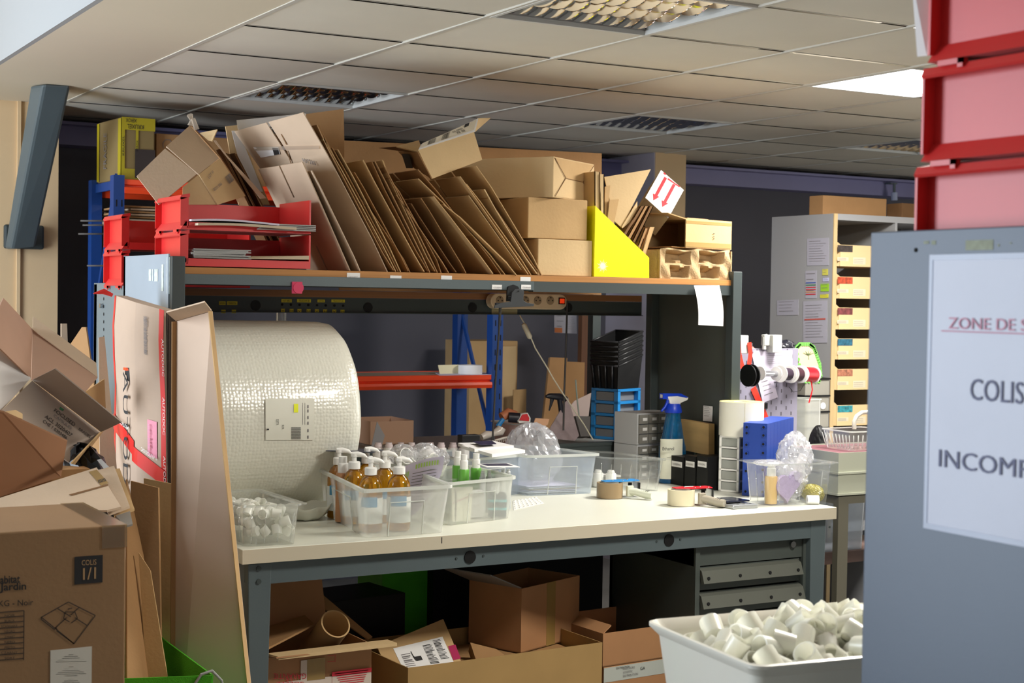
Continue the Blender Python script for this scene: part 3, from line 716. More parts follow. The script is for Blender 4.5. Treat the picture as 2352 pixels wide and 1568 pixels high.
# ------------------------------------------------------------------ open carton on the red bins (far left)
t = thing('open_carton', 'open greyish carton with splayed flaps tilted behind the upper red bin', 'carton', at(470, 470, Y=5.30), None)
def qd(mb, pts, th=.004):
    q = [at(x, y, Y=Y_) for x, y, Y_ in pts]; mb.sheet(q, th); return mb
OB = qd(MB(), [(436, 288, 5.44), (503, 363, 5.36), (456, 400, 5.27), (382, 336, 5.34)]).build('flap', K4, t)
qd(MB(), [(379, 341, 5.338), (452, 399, 5.275), (365, 470, 5.25), (314, 404, 5.30)]).build('flap', K4, t)
qd(MB(), [(457, 400, 5.27), (505, 364, 5.36), (564, 450, 5.36), (500, 470, 5.27)]).build('side', K1, t)
qd(MB(), [(458, 400, 5.275), (502, 470, 5.275), (420, 470, 5.28), (420, 430, 5.275)]).build('side', K1, t)
qd(MB(), [(438, 288, 5.445), (505, 362, 5.365), (562, 450, 5.365), (520, 450, 5.47), (478, 330, 5.5)]).build('back', K3, t)
qd(MB(), [(458, 305, 5.40), (499, 297, 5.34), (487, 324, 5.33), (478, 322, 5.36)]).build('flap', K1, t)
qd(MB(), [(490, 322, 5.33), (496, 322, 5.33), (552, 400, 5.34), (612, 455, 5.35), (598, 456, 5.35)]).build('flap', K4, t)
mb = MB(); mb.tube([at(436, 264, Y=5.42), at(440, 276, Y=5.43), at(438, 288, Y=5.43)], [.012, .006, .012], 6); mb.tube([at(443, 272, Y=5.42), at(452, 298, Y=5.42)], [.008, .010], 6); mb.build('peeled_tape', CLT, t)
pl_ = plane_on(at(500, 430, Y=5.30), (at(505, 364, Y=5.36)-at(457, 400, Y=5.27)).cross(at(500, 470, Y=5.27)-at(457, 400, Y=5.27)))
sg = -1 if pl_(500, 430)[1].dot(CAM-at(500, 430, Y=5.3)) < 0 else 1
text_on(pl_, 'LOY H', (478, 412), (489, 398), (474, 405), INKG, t, .006*sg)
text_on(pl_, '8201586', (490, 440), (508, 425), (487, 434), INKG, t, .006*sg)
bc = MB()
o_ = pl_(514, 408, .006*sg)[0]; e_ = pl_(526, 398, .006*sg)[0]; u_ = pl_(524, 424, .006*sg)[0]
barcode(bc, o_, (e_-o_), (u_-o_), (e_-o_).length, (u_-o_).length, 9, 0); bc.build('barcode', INKG, t)
# ------------------------------------------------------------------ open long carton lying on top of the leaning ones
t = thing('open_carton', 'long open carton with printed labels lying on top of the leaning flattened cartons', 'carton', at(1040, 400, Y=5.1))
Bq = lambda x, y, Y_: at(650+x/2.851, 230+y/2.851, Y=Y_)
def qz(pts, nm, m, th=.004): q = [Bq(*p) for p in pts]; return MB().sheet(q, th).build(nm, m, t)
qz([(885, 325, 5.00), (1250, 205, 5.06), (1305, 390, 5.06), (975, 515, 5.00)], 'front', K1)
qz([(905, 288, 5.02), (1280, 118, 5.09), (1258, 205, 5.06), (888, 325, 5.0)], 'flap', WHC)
qz([(1278, 118, 5.09), (1362, 116, 5.20), (1256, 210, 5.07)], 'flap', K1)
qz([(740, 302, 5.16), (890, 262, 5.22), (900, 292, 5.03), (884, 336, 5.0)], 'flap', K2)
qz([(625, 312, 5.30), (745, 304, 5.16), (880, 338, 5.0), (760, 332, 5.2)], 'flap', KD)
qz([(752, 335, 5.24), (882, 342, 5.0), (972, 515, 5.0), (850, 440, 5.2)], 'end', K3)
ZZ = lambda x, y: (650+x/2.851, 230+y/2.851)
qf = [Bq(905, 288, 5.02), Bq(1280, 118, 5.09), Bq(1258, 205, 5.06), Bq(888, 325, 5.0)]
on_quad(qf, .02, .12, .97, .9, mat('label_buff', (206, 196, 176), .7), 'printed_label', t, .005)
bars_quad(qf, .14, .2, .27, .85, INK, 'barcode', t, 12, .006); bars_quad(qf, .38, .2, .51, .85, INK, 'barcode', t, 12, .006)
on_quad(qf, .76, .12, .84, .40, INK, 'label_mark', t, .006); text_quad('DHL EXPRESS', qf, .56, .25, .74, .45, INK, t, .006); text_quad('FR 08', qf, .66, .5, .8, .75, INK, t, .006)
quad_on(plane_on(Bq(885, 400, 5.05), (Bq(882, 342, 5.0)-Bq(752, 335, 5.24)).cross(Bq(972, 515, 5.0)-Bq(752, 335, 5.24))), [ZZ(785, 345), ZZ(835, 350), ZZ(860, 440), ZZ(815, 440)], INK, 'black_label', t, -.006)
# ------------------------------------------------------------------ three stacked cartons
P, a, b, c = cvec(1235, 632, 548, 4.985, 3, 1359, 1207); b = b.normalized()*.22; P.z = SZ+.001
sB = carton('carton', 'bottom pale carton of the three stacked right of the leaning ones', P, a, b, c, K1, group='cartons stacked on the shelf')
z_ = P.z+c.z+.002
P, a, b, c = cvec(1212, 545, 451, 4.995, 2, 1348, 1150); b = b.normalized()*.24; P.z = z_
carton('carton', 'middle tan carton of the three stacked on the shelf', P, a, b, c, K2, group='cartons stacked on the shelf')
z_ = P.z+c.z+.002
P, a, b, c = cvec(1270, 452, 358, 4.97, 32, 1364, 1060); P.z = z_; b = b.normalized()*min(b.length, .50)
tc_ = carton('carton', 'top pale carton of the three stacked, its folded end closed by interlocking flaps', P, a, b, c, K1, group='cartons stacked on the shelf')
ah, ch = a.normalized(), c.normalized(); nb = -b.normalized()
fl = MB(); e0 = P+nb*.002
A_ = lambda u, w: e0+a*u+c*w
fl.add([A_(.02, .03), A_(.98, .03), A_(.72, .48), A_(.28, .50)], [(0,1,2,3)]); fl.build('lower_end_flap', K1, tc_)
fl = MB(); fl.add([A_(.02, .97), A_(.98, .97), A_(.70, .50), A_(.30, .52)], [(3,2,1,0)]); fl.build('upper_end_flap', K2, tc_)
fl = MB()
for p0, p1 in (((.02, .97), (.28, .51)), ((.28, .51), (.70, .49)), ((.98, .97), (.70, .49)), ((.70, .49), (.97, .06)), ((.28, .51), (.04, .03))):
    q0, q1 = A_(*p0), A_(*p1); dd = (q1-q0).cross(nb).normalized()*.0015; fl.add([q0-dd+nb*.001, q0+dd+nb*.001, q1+dd+nb*.001, q1-dd+nb*.001], [(0,1,2,3)])
fl.build('flap_slits', KD, tc_)
# carton hidden behind: long brown one along the back
panel([(780, 322), (1382, 352), (1382, 640), (780, 620)], [5.72, 5.72, 5.72, 5.72], .006, 'cardboard_sheet', K3, 'long brown cardboard panel standing upright behind the leaning cartons')
# ------------------------------------------------------------------ yellow magazine file
C3 = lambda x, y: (1050+x/3.136, 250+y/3.136)
t = thing('magazine_file', 'bright yellow magazine file with a slanted cut and a white star', 'magazine file', at(1420, 640, Y=4.99))
yf = 4.985; bo = SZ+.001
pts = [at(*C3(995, 697), Y=yf), at(*C3(1383, 1072), Y=yf), at(*C3(1383, 1218), Y=yf), at(*C3(980, 1214), Y=yf)]
pts[2].z = bo; pts[3].z = bo; pts[3].x = pts[0].x
dd = V((0, .085, 0)); m = MB(); th = .004
m.prism(pts, (0, th, 0)); m.prism([p+V((0, .081, 0)) for p in pts], (0, th, 0))
m.hexa(pts[3]+V((0, th, 0)), (.004, 0, 0), (0, .077, 0), (0, 0, pts[0].z-bo)); m.hexa(pts[3]+V((.004, th, 0)), (pts[2].x-pts[3].x-.004, 0, 0), (0, .077, 0), (0, 0, .004))
m.hexa(pts[2]+V((-.004, th, .004)), (.004, 0, 0), (0, .077, 0), (0, 0, pts[1].z-bo-.004)); m.build('body', YEL, t)
sp = at(1384, 611, Y=yf-.001); s = MB()
for k in range(18):
    a_ = k*math.pi/9; r_ = .022 if k % 2 else .028; d_ = V((math.cos(a_), 0, math.sin(a_))); w_ = V((-math.sin(a_), 0, math.cos(a_)))*.003
    s.add([sp-w_, sp+d_*r_, sp+w_], [(0,1,2)])
s.disc(sp, (0, -1, 0), .011, .0004, 20); s.build('star', mat('pale_star', (252, 252, 210), .5), t)
# cardboard pieces in and beside the file
bits = [
 ((990, 450), (1028, 455), (1028, 760), (990, 730), 5.03, K1, 'first narrow upright cardboard strip above the yellow file'),
 ((1030, 470), (1060, 470), (1060, 760), (1030, 740), 5.025, K1, 'second narrow upright cardboard strip above the yellow file'),
 ((1066, 560), (1103, 550), (1078, 800), (1060, 800), 5.035, K2, 'short tan cardboard strip in the yellow file'),
 ((1098, 655), (1166, 650), (1125, 850), (1080, 830), 5.02, K2, 'small light cardboard flap in the yellow file'),
 ((1060, 490), (1395, 435), (1185, 855), (1135, 810), 5.045, K1, 'large slanted cardboard sheet rising out of the yellow file'),
 ((1298, 665), (1298, 770), (1190, 860), (1185, 850), 5.04, K1, 'folded end of a cardboard sheet over the yellow file'),
 ((1320, 700), (1345, 700), (1215, 920), (1200, 900), 5.03, KD, 'dark corrugated strip leaning on the yellow file, leftmost'),
 ((1350, 700), (1380, 700), (1250, 940), (1225, 925), 5.035, K3, 'dark corrugated strip leaning on the yellow file, second'),
 ((1385, 700), (1415, 700), (1285, 965), (1262, 950), 5.04, KD, 'dark corrugated strip leaning on the yellow file, third'),
 ((1350, 860), (1372, 860), (1320, 1010), (1302, 985), 5.03, K3, 'short brown strip low beside the yellow file'),
 ((1390, 850), (1422, 850), (1358, 1050), (1330, 1030), 5.035, K2, 'short tan strip nearest the moulded tray'),
]
for (p1, p2, p3, p4, Yy, m_, lb_) in bits:
    q = [at(*C3(*p), Y=Yy) for p in (p1, p2, p3, p4)]
    dvec = V((.0, .10, .0))
    # each piece is a folded strip of corrugated board: near edge plus a leaf running back
    mb = MB()
    if p1[0] > 1300 or p2[0] < 1062:
        mb.prism(q, (0, .004, 0)); mb.hexa(q[3], q[0]-q[3], V((.0, .11, 0)), (q[1]-q[0]).normalized()*.004); mb.hexa(q[2], q[1]-q[2], V((.0, .11, 0)), (q[0]-q[1]).normalized()*.004)
    else: mb.sheet(q, .004)
    # stand the bottom on the shelf
    low = min(v.z for v in mb.v)
    solo(mb, 'cardboard_piece', m_, lb_, 'cardboard', 'cardboard pieces by the yellow file')
sl = MB(); sl.tube([at(*C3(1232, 548), Y=5.042), at(*C3(1185, 595), Y=5.042), at(*C3(1155, 645), Y=5.042)], [.001, .003, .0008], 6)
# white carton with red arrows
t = thing('arrow_carton', 'small white carton with two red arrows, tipped on the cardboard scraps', 'carton', at(1520, 450, Y=5.1))
f = [at(*C3(1468, 440), Y=5.16), at(*C3(1632, 585), Y=5.10), at(*C3(1520, 788), Y=5.04), at(*C3(1355, 640), Y=5.10)]
n_ = (f[1]-f[0]).cross(f[3]-f[0]).normalized()
if n_.dot(CAM-f[0]) < 0: n_ = -n_
MB().prism(f, -n_*.13).build('body', mat('carton_side_tan', (186, 166, 130), .8), t, bevel=.002)
MB().add([p+n_*.0008 for p in f], [(0,1,2,3)]).build('white_face', WHC, t)
fp = plane_on(f[0], n_); ar = MB()
def arrow(x0, y0, x1, y1, w=11, hw=26, hl=42):
    dx, dy = x1-x0, y1-y0; l = math.hypot(dx, dy); dx /= l; dy /= l; nx_, ny_ = -dy, dx; xs, ys = x1-dx*hl, y1-dy*hl
    pp = [(x0+nx_*w, y0+ny_*w), (x0-nx_*w, y0-ny_*w), (xs-nx_*w, ys-ny_*w), (xs-nx_*hw, ys-ny_*hw), (x1, y1), (xs+nx_*hw, ys+ny_*hw), (xs+nx_*w, ys+ny_*w)]
    ar.add([fp(*C3(*p), .0016)[0] for p in pp], [(0,1,2,6), (3,4,5)])
arrow(1502, 495, 1413, 660); arrow(1563, 545, 1476, 708)
ar.each('red_arrow', INKR, t)
rc = MB()
for pp in ([(1490, 458), (1505, 472), (1498, 478), (1484, 465)], [(1520, 500), (1605, 560), (1600, 566), (1514, 508)]): rc.add([fp(*C3(*p), .0016)[0] for p in pp], [(0,1,2,3)])
rc.each('red_mark', INKR, t)
# brown open carton at the right end and pulp tray under it
zt_ = at(1590, 572, Y=5.0).z
P, a, b, c = cvec(C3(1645, 0)[0], C3(0, 1000)[1], C3(0, 795)[1], 5.0, 12, C3(1970, 0)[0], C3(1440, 0)[0]); 
b = b.normalized()*.30
t = carton('open_carton', 'battered brown open-ended carton marked 01 at the right end of the shelf', P, a, b, c, K3, flaps={}, group=None)
for ch_ in list(t.children):
    bpy.data.objects.remove(ch_)
w = MB(); ah, bh, ch = a.normalized(), b.normalized(), c.normalized()
w.hexa(P, a, b, ch*.004); w.hexa(P+c, a, b, ch*.004); w.hexa(P, a, bh*.004, c); w.hexa(P+b, a, bh*.004, c); w.hexa(P+a, ah*.004, b, c+ch*.004); w.build('body', K2, t)
f = MB(); f.prism([P+c, P+c+b*.95, P+c+b*.9-ah*.09+ch*.028, P+c+b*.08-ah*.08+ch*.02], ch*.004); f.build('flap', K2, t)
f = MB(); f.prism([P+b*.05, P+b*.9, P+b*.85-ah*.09-ch*.003, P-ah*.05+ch*.002+b*.1], ch*.003); f.build('flap', K3, t)
f = MB(); f.prism([P+c+ch*.005+ah*.02+bh*.01, P+c+ch*.005+ah*.16+bh*.02, P+c+ch*.012+ah*.12+b*.7, P+c+ch*.01-ah*.02+b*.6], ch*.003); f.build('top_flap', K2, t)
text('01', P+a*.62-bh*.003+c*.34, ch, -ah, .011, INK, t, fit=.026)
tp = MB(); tp.hexa(P-bh*.0012+c*.04, a, bh*.001, ch*.02); tp.hexa(P-bh*.0012+c*.86, a, bh*.001, ch*.012); tp.each('tape', TAPE, t)
tr_top = P.z-.003
PULP = mat('moulded_pulp', (176, 148, 108), .95, var=.1, scale=20, bump=.6, bscale=160)
P2 = at(*C3(1462, 1220), Y=4.985); P2.z = SZ+.001; Q2 = at(*C3(1965, 1220), Y=4.985)
w_, h_, dp = Q2.x-P2.x, tr_top-P2.z, .26
t = thing('pulp_tray', 'moulded brown pulp packing tray standing at the right end of the shelf', 'packing tray', P2+V((w_/2, dp/2, 0)))
nu, nv = 44, 20; g_ = []; fs = []
def pulp(u, v):
    d_ = .0
    for cx_, cz_, rx_, rz_ in ((.25, .70, .17, .22), (.72, .72, .17, .2), (.27, .22, .12, .2), (.70, .22, .12, .2)):
        e = max(abs(u-cx_)/rx_, abs(v-cz_)/rz_); d_ = max(d_, min(1, max(0, (1.05-e)*3)))
    for cx_ in (.30, .72):
        e = max(abs(u-cx_)/.05, abs(v-.47)/.2); d_ -= .55*min(1, max(0, (1.1-e)*3))
    return max(0, d_)
for j in range(nv+1):
    for i in range(nu+1):
        u, v = i/nu, j/nv; g_.append(P2+V((w_*u, .055*pulp(u, v)+.004*math.sin(31*u+9*v), h_*v*(.97+.03*math.sin(14*u)))))
for j in range(nv):
    for i in range(nu): k = j*(nu+1)+i; fs.append((k, k+1, k+nu+2, k+nu+1))
m = MB().add(g_, fs, True); m.build('moulded_face', PULP, t)
m = MB(); m.box(P2.x-.005, P2.x, P2.y-.004, P2.y+dp, P2.z, P2.z+h_*.94); m.box(Q2.x, Q2.x+.005, P2.y-.004, P2.y+dp, P2.z, P2.z+h_*.95); m.box(P2.x, Q2.x, P2.y+.075, P2.y+.08, P2.z, P2.z+h_*.9); m.build('shell', PULP, t)
m = MB(); xl = at(*C3(1405, 1200), Y=5.0).x
m.loft([[(P2.x-.006, 5.0, P2.z), (P2.x-.006, 5.0, P2.z+h_*.9), (xl, 5.10, P2.z+h_*.95), (xl, 5.10, P2.z)], [(P2.x-.006, 5.2, P2.z), (P2.x-.006, 5.2, P2.z+h_*.9), (xl, 5.25, P2.z+h_*.95), (xl, 5.25, P2.z)]], True, False)
m.build('side_ridges', PULP, t)
# handwritten note taped under the right end of the shelf
q = [at(1594, 655, Y=4.955), at(1652, 655, Y=4.955), at(1661, 749, Y=4.94), at(1604, 746, Y=4.94)]
t = thing('paper_note', 'curling white handwritten note hanging from the right end of the shelf edge', 'note', q[0])
rings = []
for i in range(9):
    u = i/8; l = q[0].lerp(q[3], u); r = q[1].lerp(q[2], u); dy = V((0, -.012*math.sin(u*math.pi), 0)); rings.append([l+dy, r+dy, r+dy+V((0, .0006, 0)), l+dy+V((0, .0006, 0))])
MB().loft(rings, True, True).build('sheet', PAP, t)
for k, s_ in enumerate(('Ne pas oublier', 'de la calculette', 'carton de double', 'faces', 'Coller sur les 2 cartons', 'cartons et dossier')):
    o_ = at(1600+k*1.2, 668+k*7.5, Y=4.938); text(s_, o_, (1, 0, -.03), (0, 0, 1), .0038, INKG, t, fit=.068 if k not in (3,) else .03)
# pink clip, power strip, black bulldog clip
t = thing('pink_tag', 'pink paper tag clipped under the front edge of the shelf', 'tag', at(682, 672, Y=4.95))
PK = mat('pink_foam', (206, 60, 96), .7)
m = MB(); p, q = at(670, 674, Y=4.962), at(693, 647, Y=4.962); m.box(p.x, q.x, 4.956, 4.962, p.z, q.z); m.build('back_piece', PK, t)
ctr = at(686, 661, Y=4.953); m = MB(); m.lathe([(0, 0), (.019, 0), (.019, .004), (0, .004)], ctr, (0, 1, 0), 24); m.build('disc', PK, t)
t = thing('power_strip', 'beige multi-socket power strip with a lit red switch under the shelf', 'power strip', at(1215, 706, Y=5.53))
YP = 5.505; p0, p1 = at(1127, 709, Y=YP), at(1303, 676, Y=YP); hh = (p1.z-p0.z); zc = (p0.z+p1.z)/2
BEI = mat('beige_plastic', (206, 184, 152), .45)
def stad(x0, x1, zc, r, n=10):
    o = []
    for k in range(n+1): a_ = math.pi/2+math.pi*k/n; o.append((x0+r+r*math.cos(a_), zc+r*math.sin(a_)))
    for k in range(n+1): a_ = -math.pi/2+math.pi*k/n; o.append((x1-r+r*math.cos(a_), zc+r*math.sin(a_)))
    return o
o_ = stad(p0.x, p1.x, zc, hh/2); MB().prism([(x, YP, z) for x, z in o_], (0, .045, 0)).build('housing', BEI, t, bevel=.004)
for cx_ in (1148, 1207, 1235, 1264):
    P = at(cx_, 690, Y=YP); s = MB().lathe([(.0195, -.002), (.0175, 0), (.017, .001), (0, .0012)], (P.x, YP-.0015, P.z-.0), (0, -1, 0), 24); sk = s.build('socket', mat('beige_deep', (150, 128, 100), .5), t)
    h = MB(); h.disc((P.x-.0095, YP-.0028, P.z), (0, -1, 0), .003, .001, 8); h.disc((P.x+.0095, YP-.0028, P.z), (0, -1, 0), .003, .001, 8); h.disc((P.x, YP-.0028, P.z+.012), (0, -1, 0), .0025, .003, 8); h.each('hole', HOLE, sk)
P = at(1290, 691, Y=YP); MB().box(P.x-.016, P.x+.016, YP-.003, YP, P.z-.014, P.z+.014).build('switch_frame', BLK, t)
MB().box(P.x-.011, P.x+.011, YP-.006, YP-.003, P.z-.010, P.z+.010).build('lit_switch', mat('lit_red', (226, 66, 24), .3, emis=(230, 60, 20), es=.5), t)
t = thing('lamp_clamp', 'black bulldog-shaped lamp clamp hanging from the shelf in front of the power strip', 'clamp', at(1185, 700, Y=4.93))
CL = mat('clamp_dark', (44, 47, 50), .5)
Zp = lambda x, y, Y_: at(1100+x/5.88, 600+y/5.88, Y=Y_)
o_ = [Zp(*p, 4.93) for p in ((430, 545), (450, 420), (490, 375), (560, 370), (612, 400), (600, 530), (650, 560), (750, 575), (740, 605), (215, 632), (210, 600), (300, 560), (400, 548))]
MB().prism(o_, (0, .006, 0)).build('jaw', CL, t, bevel=.001)
o_ = [Zp(*p, 4.955) for p in ((380, 540), (385, 400), (400, 340), (470, 315), (530, 340), (560, 400), (430, 540))]
MB().prism(o_, (0, .008, 0)).build('jaw', BLK, t)
MB().tube([Zp(390, 480, 4.94), Zp(590, 470, 4.94)], .006, 10).build('spring', BLK, t)
MB().tube([Zp(285, 560, 4.95), Zp(285, 625, 4.95)], .02, 16).build('joint', CL, t)
m = MB(); m.disc(Zp(535, 403, 4.929), (0, -1, 0), .003, .002, 10); m.build('rivet', BLK, t)
# lamp arms going down to the bench
m = MB(); m.tube([at(1149, 706, Y=4.965), at(1146, 760, Y=5.0), at(1138, 880, Y=5.10), at(1131, 1015, Y=5.2)], [.006, .004, .004, .004], 8)
solo(m, 'curved_rod', mat('dark_rod', (40, 36, 34), .4), 'thin dark curved rod hanging from the clamp down to the bench', 'rod')
m = MB(); m.tube([at(1303, 690, Y=5.48), at(1300, 800, Y=5.48), at(1296, 900, Y=5.48), at(1294, 988, Y=5.46)], .0042, 8)
solo(m, 'cable', mat('dark_rod', (40, 36, 34), .4), 'straight dark cable hanging from the end of the power strip', 'cable')
t = thing('switch_cord', 'cream lamp cord with an inline switch hanging slantwise under the shelf', 'cable', at(1300, 1000, Y=5.47))
KZ = lambda x, y, Y_=5.47: at(1000+x/3.92, 700+y/3.92, Y=Y_)
CRC = mat('cream_cord', (196, 188, 168), .5)
MB().tube([KZ(760, 95), KZ(800, 165)], .0028, 8).build('cord', CRC, t)
MB().tube([KZ(860, 295), KZ(900, 390), KZ(1010, 570), KZ(1060, 660), KZ(1150, 800), KZ(1260, 960), KZ(1340, 1080), KZ(1420, 1215)], .0030, 8).build('cord', CRC, t)
MB().tube([KZ(790, 170), KZ(800, 185), KZ(850, 290), KZ(857, 300)], [.007, .011, .011, .007], 12).build('switch_body', CRC, t)
# paper label on the pipe etc: clear tube behind the left part
# ------------------------------------------------------------------ things on the bench
Zb = lambda x, y: at(x, y, z=BT)
def crate(name, label, P, a, b, h, m, rim=None, taper=.06, rimw=.008, rimh=.006, group=None, ribs=0, panel=True, lip=0, cat='box', handles=False):
    """tapered open plastic box: P = nearest bottom corner, a, b = bottom edges, h = height"""
    P, a, b = V(P), V(a), V(b); t = thing(name, label, cat, P+(a+b)/2, group); c = P+(a+b)/2; th = .0022
    def ring(z, k, off=0, r=.022, n=4):
        out = []; A, B_ = a/2*k, b/2*k; ah, bh = a.normalized(), b.normalized(); A = A+ah*off; B_ = B_+bh*off
        for sx, sy, a0 in ((1, 1, 0), (-1, 1, 90), (-1, -1, 180), (1, -1, 270)):
            for i in range(n+1):
                an = math.radians(a0+90*i/n); out.append(c+A*sx+B_*sy-ah*sx*r-bh*sy*r+(ah*math.cos(an)+bh*math.sin(an))*r+V((0, 0, z)))
        return out
    sgn = a.cross(b).z
    k1 = 1+taper
    rings = [ring(.001, 1), ring(h, k1)]
    m1 = MB(); n = len(rings[0]); m1.loft(rings, False, True); m1.add(rings[0], [tuple(range(n))[::-1]]); bo_ = m1.build('body', m, t)
    r1 = MB(); rr = [ring(h-rimh, k1), ring(h-rimh, k1, rimw), ring(h+.001, k1, rimw), ring(h+.001, k1, -th), ring(h-rimh, k1)]
    r1.loft(rr, False, False); r1.build('rim', rim or m, t)
    if panel:   # raised grip panel outline on the two near faces
        w = MB(); k2 = 1+taper*.75
        ah, bh = a.normalized(), b.normalized()
        def pt(face, u, v):
            kk = 1+taper*v
            q = c-b/2*kk+a*(u-.5)*kk if face == 0 else c-a/2*kk+b*(u-.5)*kk
            return q+(-bh if face == 0 else -ah)*.0015+V((0, 0, h*v))
        for fc in (0, 1): w.tube([pt(fc, .28, .02), pt(fc, .30, .70), pt(fc, .70, .70), pt(fc, .72, .02)], .0022, 6)
        w.each('grip_outline', rim or m, t)
    if ribs:
        w = MB(); ah, bh = a.normalized(), b.normalized()
        for i in range(ribs):
            u = (i+.5)/ribs
            for fc in (0, 1):
                q0 = (c-b/2+a*(u-.5)) if fc == 0 else (c-a/2+b*(u-.5)); q1 = (c-b/2*k1+a*(u-.5)*k1) if fc == 0 else (c-a/2*k1+b*(u-.5)*k1); o_ = (-bh if fc == 0 else -ah)*.001
                w.tube([q0+o_+V((0, 0, .01)), q1+o_+V((0, 0, h*.8))], .0022, 5)
        w.each('rib', rim or m, t)
    if lip:
        w = MB(); rr = [ring(h-.001, k1, rimw), ring(h-.001, k1, rimw+lip), ring(h+.002, k1, rimw+lip), ring(h+.002, k1, rimw)]; w.loft(rr+[rr[0]], False, False); w.build('lip', rim or m, t)
    return t
# 1 big frosted box with oil bottles
P = Zb(840, 1236); Q = Zb(1018, 1223); R_ = Zb(752, 1184)
a = Q-P; a.z = 0; b = (R_-P)*1.10; b.z = 0; hB1 = at(838, 1122, Y=P.y-.01).z-BT
crate('storage_box', 'large frosted storage box holding amber pump bottles at the left of the bench', P, a, b, hB1, FRO, RIMM, .11, .009, .010)
AMB = mat('amber_glass', (214, 150, 24), .06, trans=.8, spec=.6); AMB2 = mat('yellow_oil', (220, 150, 20), .1, trans=.8)
def pump_bottle(P, label, h=.182, r=.039, rz=0, group='amber pump bottles'):
    t = thing('pump_bottle', label, 'bottle', P, group); x, y, z = P
    MB().lathe([(0, 0), (r*.94, 0), (r, .005), (r, h*.72), (r*.93, h*.84), (r*.72, h*.93), (r*.42, h*.985), (r*.40, h)], P, seg=28, cap=False).build('bottle', AMB, t)
    MB().lathe([(r+.0006, h*.14), (r+.0006, h*.60)], P, seg=28).build('label', mat('oil_label', (222, 226, 224), .6), t)
    lb = MB(); n = 9; rr = r+.0012
    g = []
    for i in range(n+1):
        an = math.radians(198+rz+i*9); g.append((x+rr*math.cos(an), y+rr*math.sin(an), z+h*.44)); g.append((x+rr*math.cos(an), y+rr*math.sin(an), z+h*.62))
    lb.add(g, [(2*i, 2*i+2, 2*i+3, 2*i+1) for i in range(n)], True); lb.build('blue_band', mat('label_blue', (70, 140, 180), .5), t)
    c = MB(); c.lathe([(.0, h), (r*.52, h), (r*.52, h+.022), (r*.44, h+.025), (r*.2, h+.026), (r*.2, h+.040), (r*.30, h+.041), (r*.30, h+.052), (0, h+.053)], P, seg=20)
    an = math.radians(-20+rz); d_ = V((math.cos(an), math.sin(an), 0)); hp = V((x, y, z+h+.047))
    c.tube([hp-d_*.008, hp+d_*.012+V((0, 0, .002)), hp+d_*.032-V((0, 0, .002)), hp+d_*.042-V((0, 0, .010))], [.010, .0095, .007, .004], 10); c.build('pump', WHP, t)
    return t
zb = V((0, 0, .005))
b0 = pump_bottle(Zb(850, 1221)+zb, 'amber pump bottle nearest the front of the frosted box, under the leftmost front pump')
for (x_, y_), lb in (((915, 1218), 'amber pump bottle at the right front of the frosted box'), ((812, 1203), 'amber pump bottle in the second row, left'), ((882, 1199), 'amber pump bottle in the second row, right'),
                     ((777, 1190), 'amber pump bottle in the third row, left'), ((842, 1186), 'amber pump bottle in the third row, right')):
    copy_tree(b0, Zb(x_, y_)+zb, lb, random.uniform(-.15, .15))
KCY = mat('kraft_tube', (172, 124, 84), .7)
def cap_bottle(P, label, m, r=.020, h=.12, ch=.045, group=None, cap=WHP):
    t = thing('bottle', label, 'bottle', P, group); MB().lathe([(0, 0), (r, 0), (r, h-.004), (r*.9, h), (0, h)], P, seg=20).build('body', m, t)
    MB().lathe([(0, h), (r*.72, h), (r*.74, h+ch*.55), (r*.72, h+ch*.58), (r*.60, h+ch*.62), (r*.60, h+ch), (0, h+ch)], P, seg=18).build('cap', cap, t); return t
for x_, y_, l in ((776, 1186, 'left of two tan cosmetic bottles with white caps, back corner of the frosted box'), (786, 1200, 'right of two tan cosmetic bottles with white caps, back corner of the frosted box')):
    cap_bottle(Zb(x_, y_)+zb, l, KCY, .024, .165, .055)
q = [Zb(775, 1170)+V((0, 0, .205)), Zb(885, 1160)+V((0, 0, .205)), Zb(905, 1145)+V((0, 0, .20)), Zb(770, 1150)+V((0, 0, .21))]
solo(MB().prism([at(748, 1036, Y=4.85), at(858, 1040, Y=4.78), at(880, 1034, Y=5.0), at(790, 1031, Y=5.05)], (0, 0, .003)), 'dark_card', mat('dark_print', (70, 72, 82), .4), 'dark printed card lying across the bottle caps in the frosted box', 'card')
# bent document in the big box
rings = []
dA = [(990, 1052), (985, 1100), (975, 1140), (955, 1175), (935, 1200)]; dB = [(915, 1072), (912, 1115), (905, 1150), (895, 1180), (885, 1200)]
t = thing('document', 'curved lilac printed sheet with green highlights standing in the frosted box', 'document', Zb(950, 1200))
RR = []
for k in range(9):
    v = k/8; row = []
    for i in range(7):
        u = i/6; X_ = 902+(1020-902)*u-90*v*v*(.25+.75*u); Y_ = (1085-38*u)*(1-v)+1200*v+0*u
        row.append(at(X_, Y_-8*math.sin(math.pi*u)*(1-v), Y=4.74-.16*u+.08*v))
    RR.append(row)
m = MB(); n = 7; g = [p for r in RR for p in r]; m.add(g, [(k*n+i, k*n+i+1, (k+1)*n+i+1, (k+1)*n+i) for k in range(8) for i in range(6)], True); m.build('sheet', PAPL, t)
GRL = mat('highlighter_green', (170, 206, 90), .6)
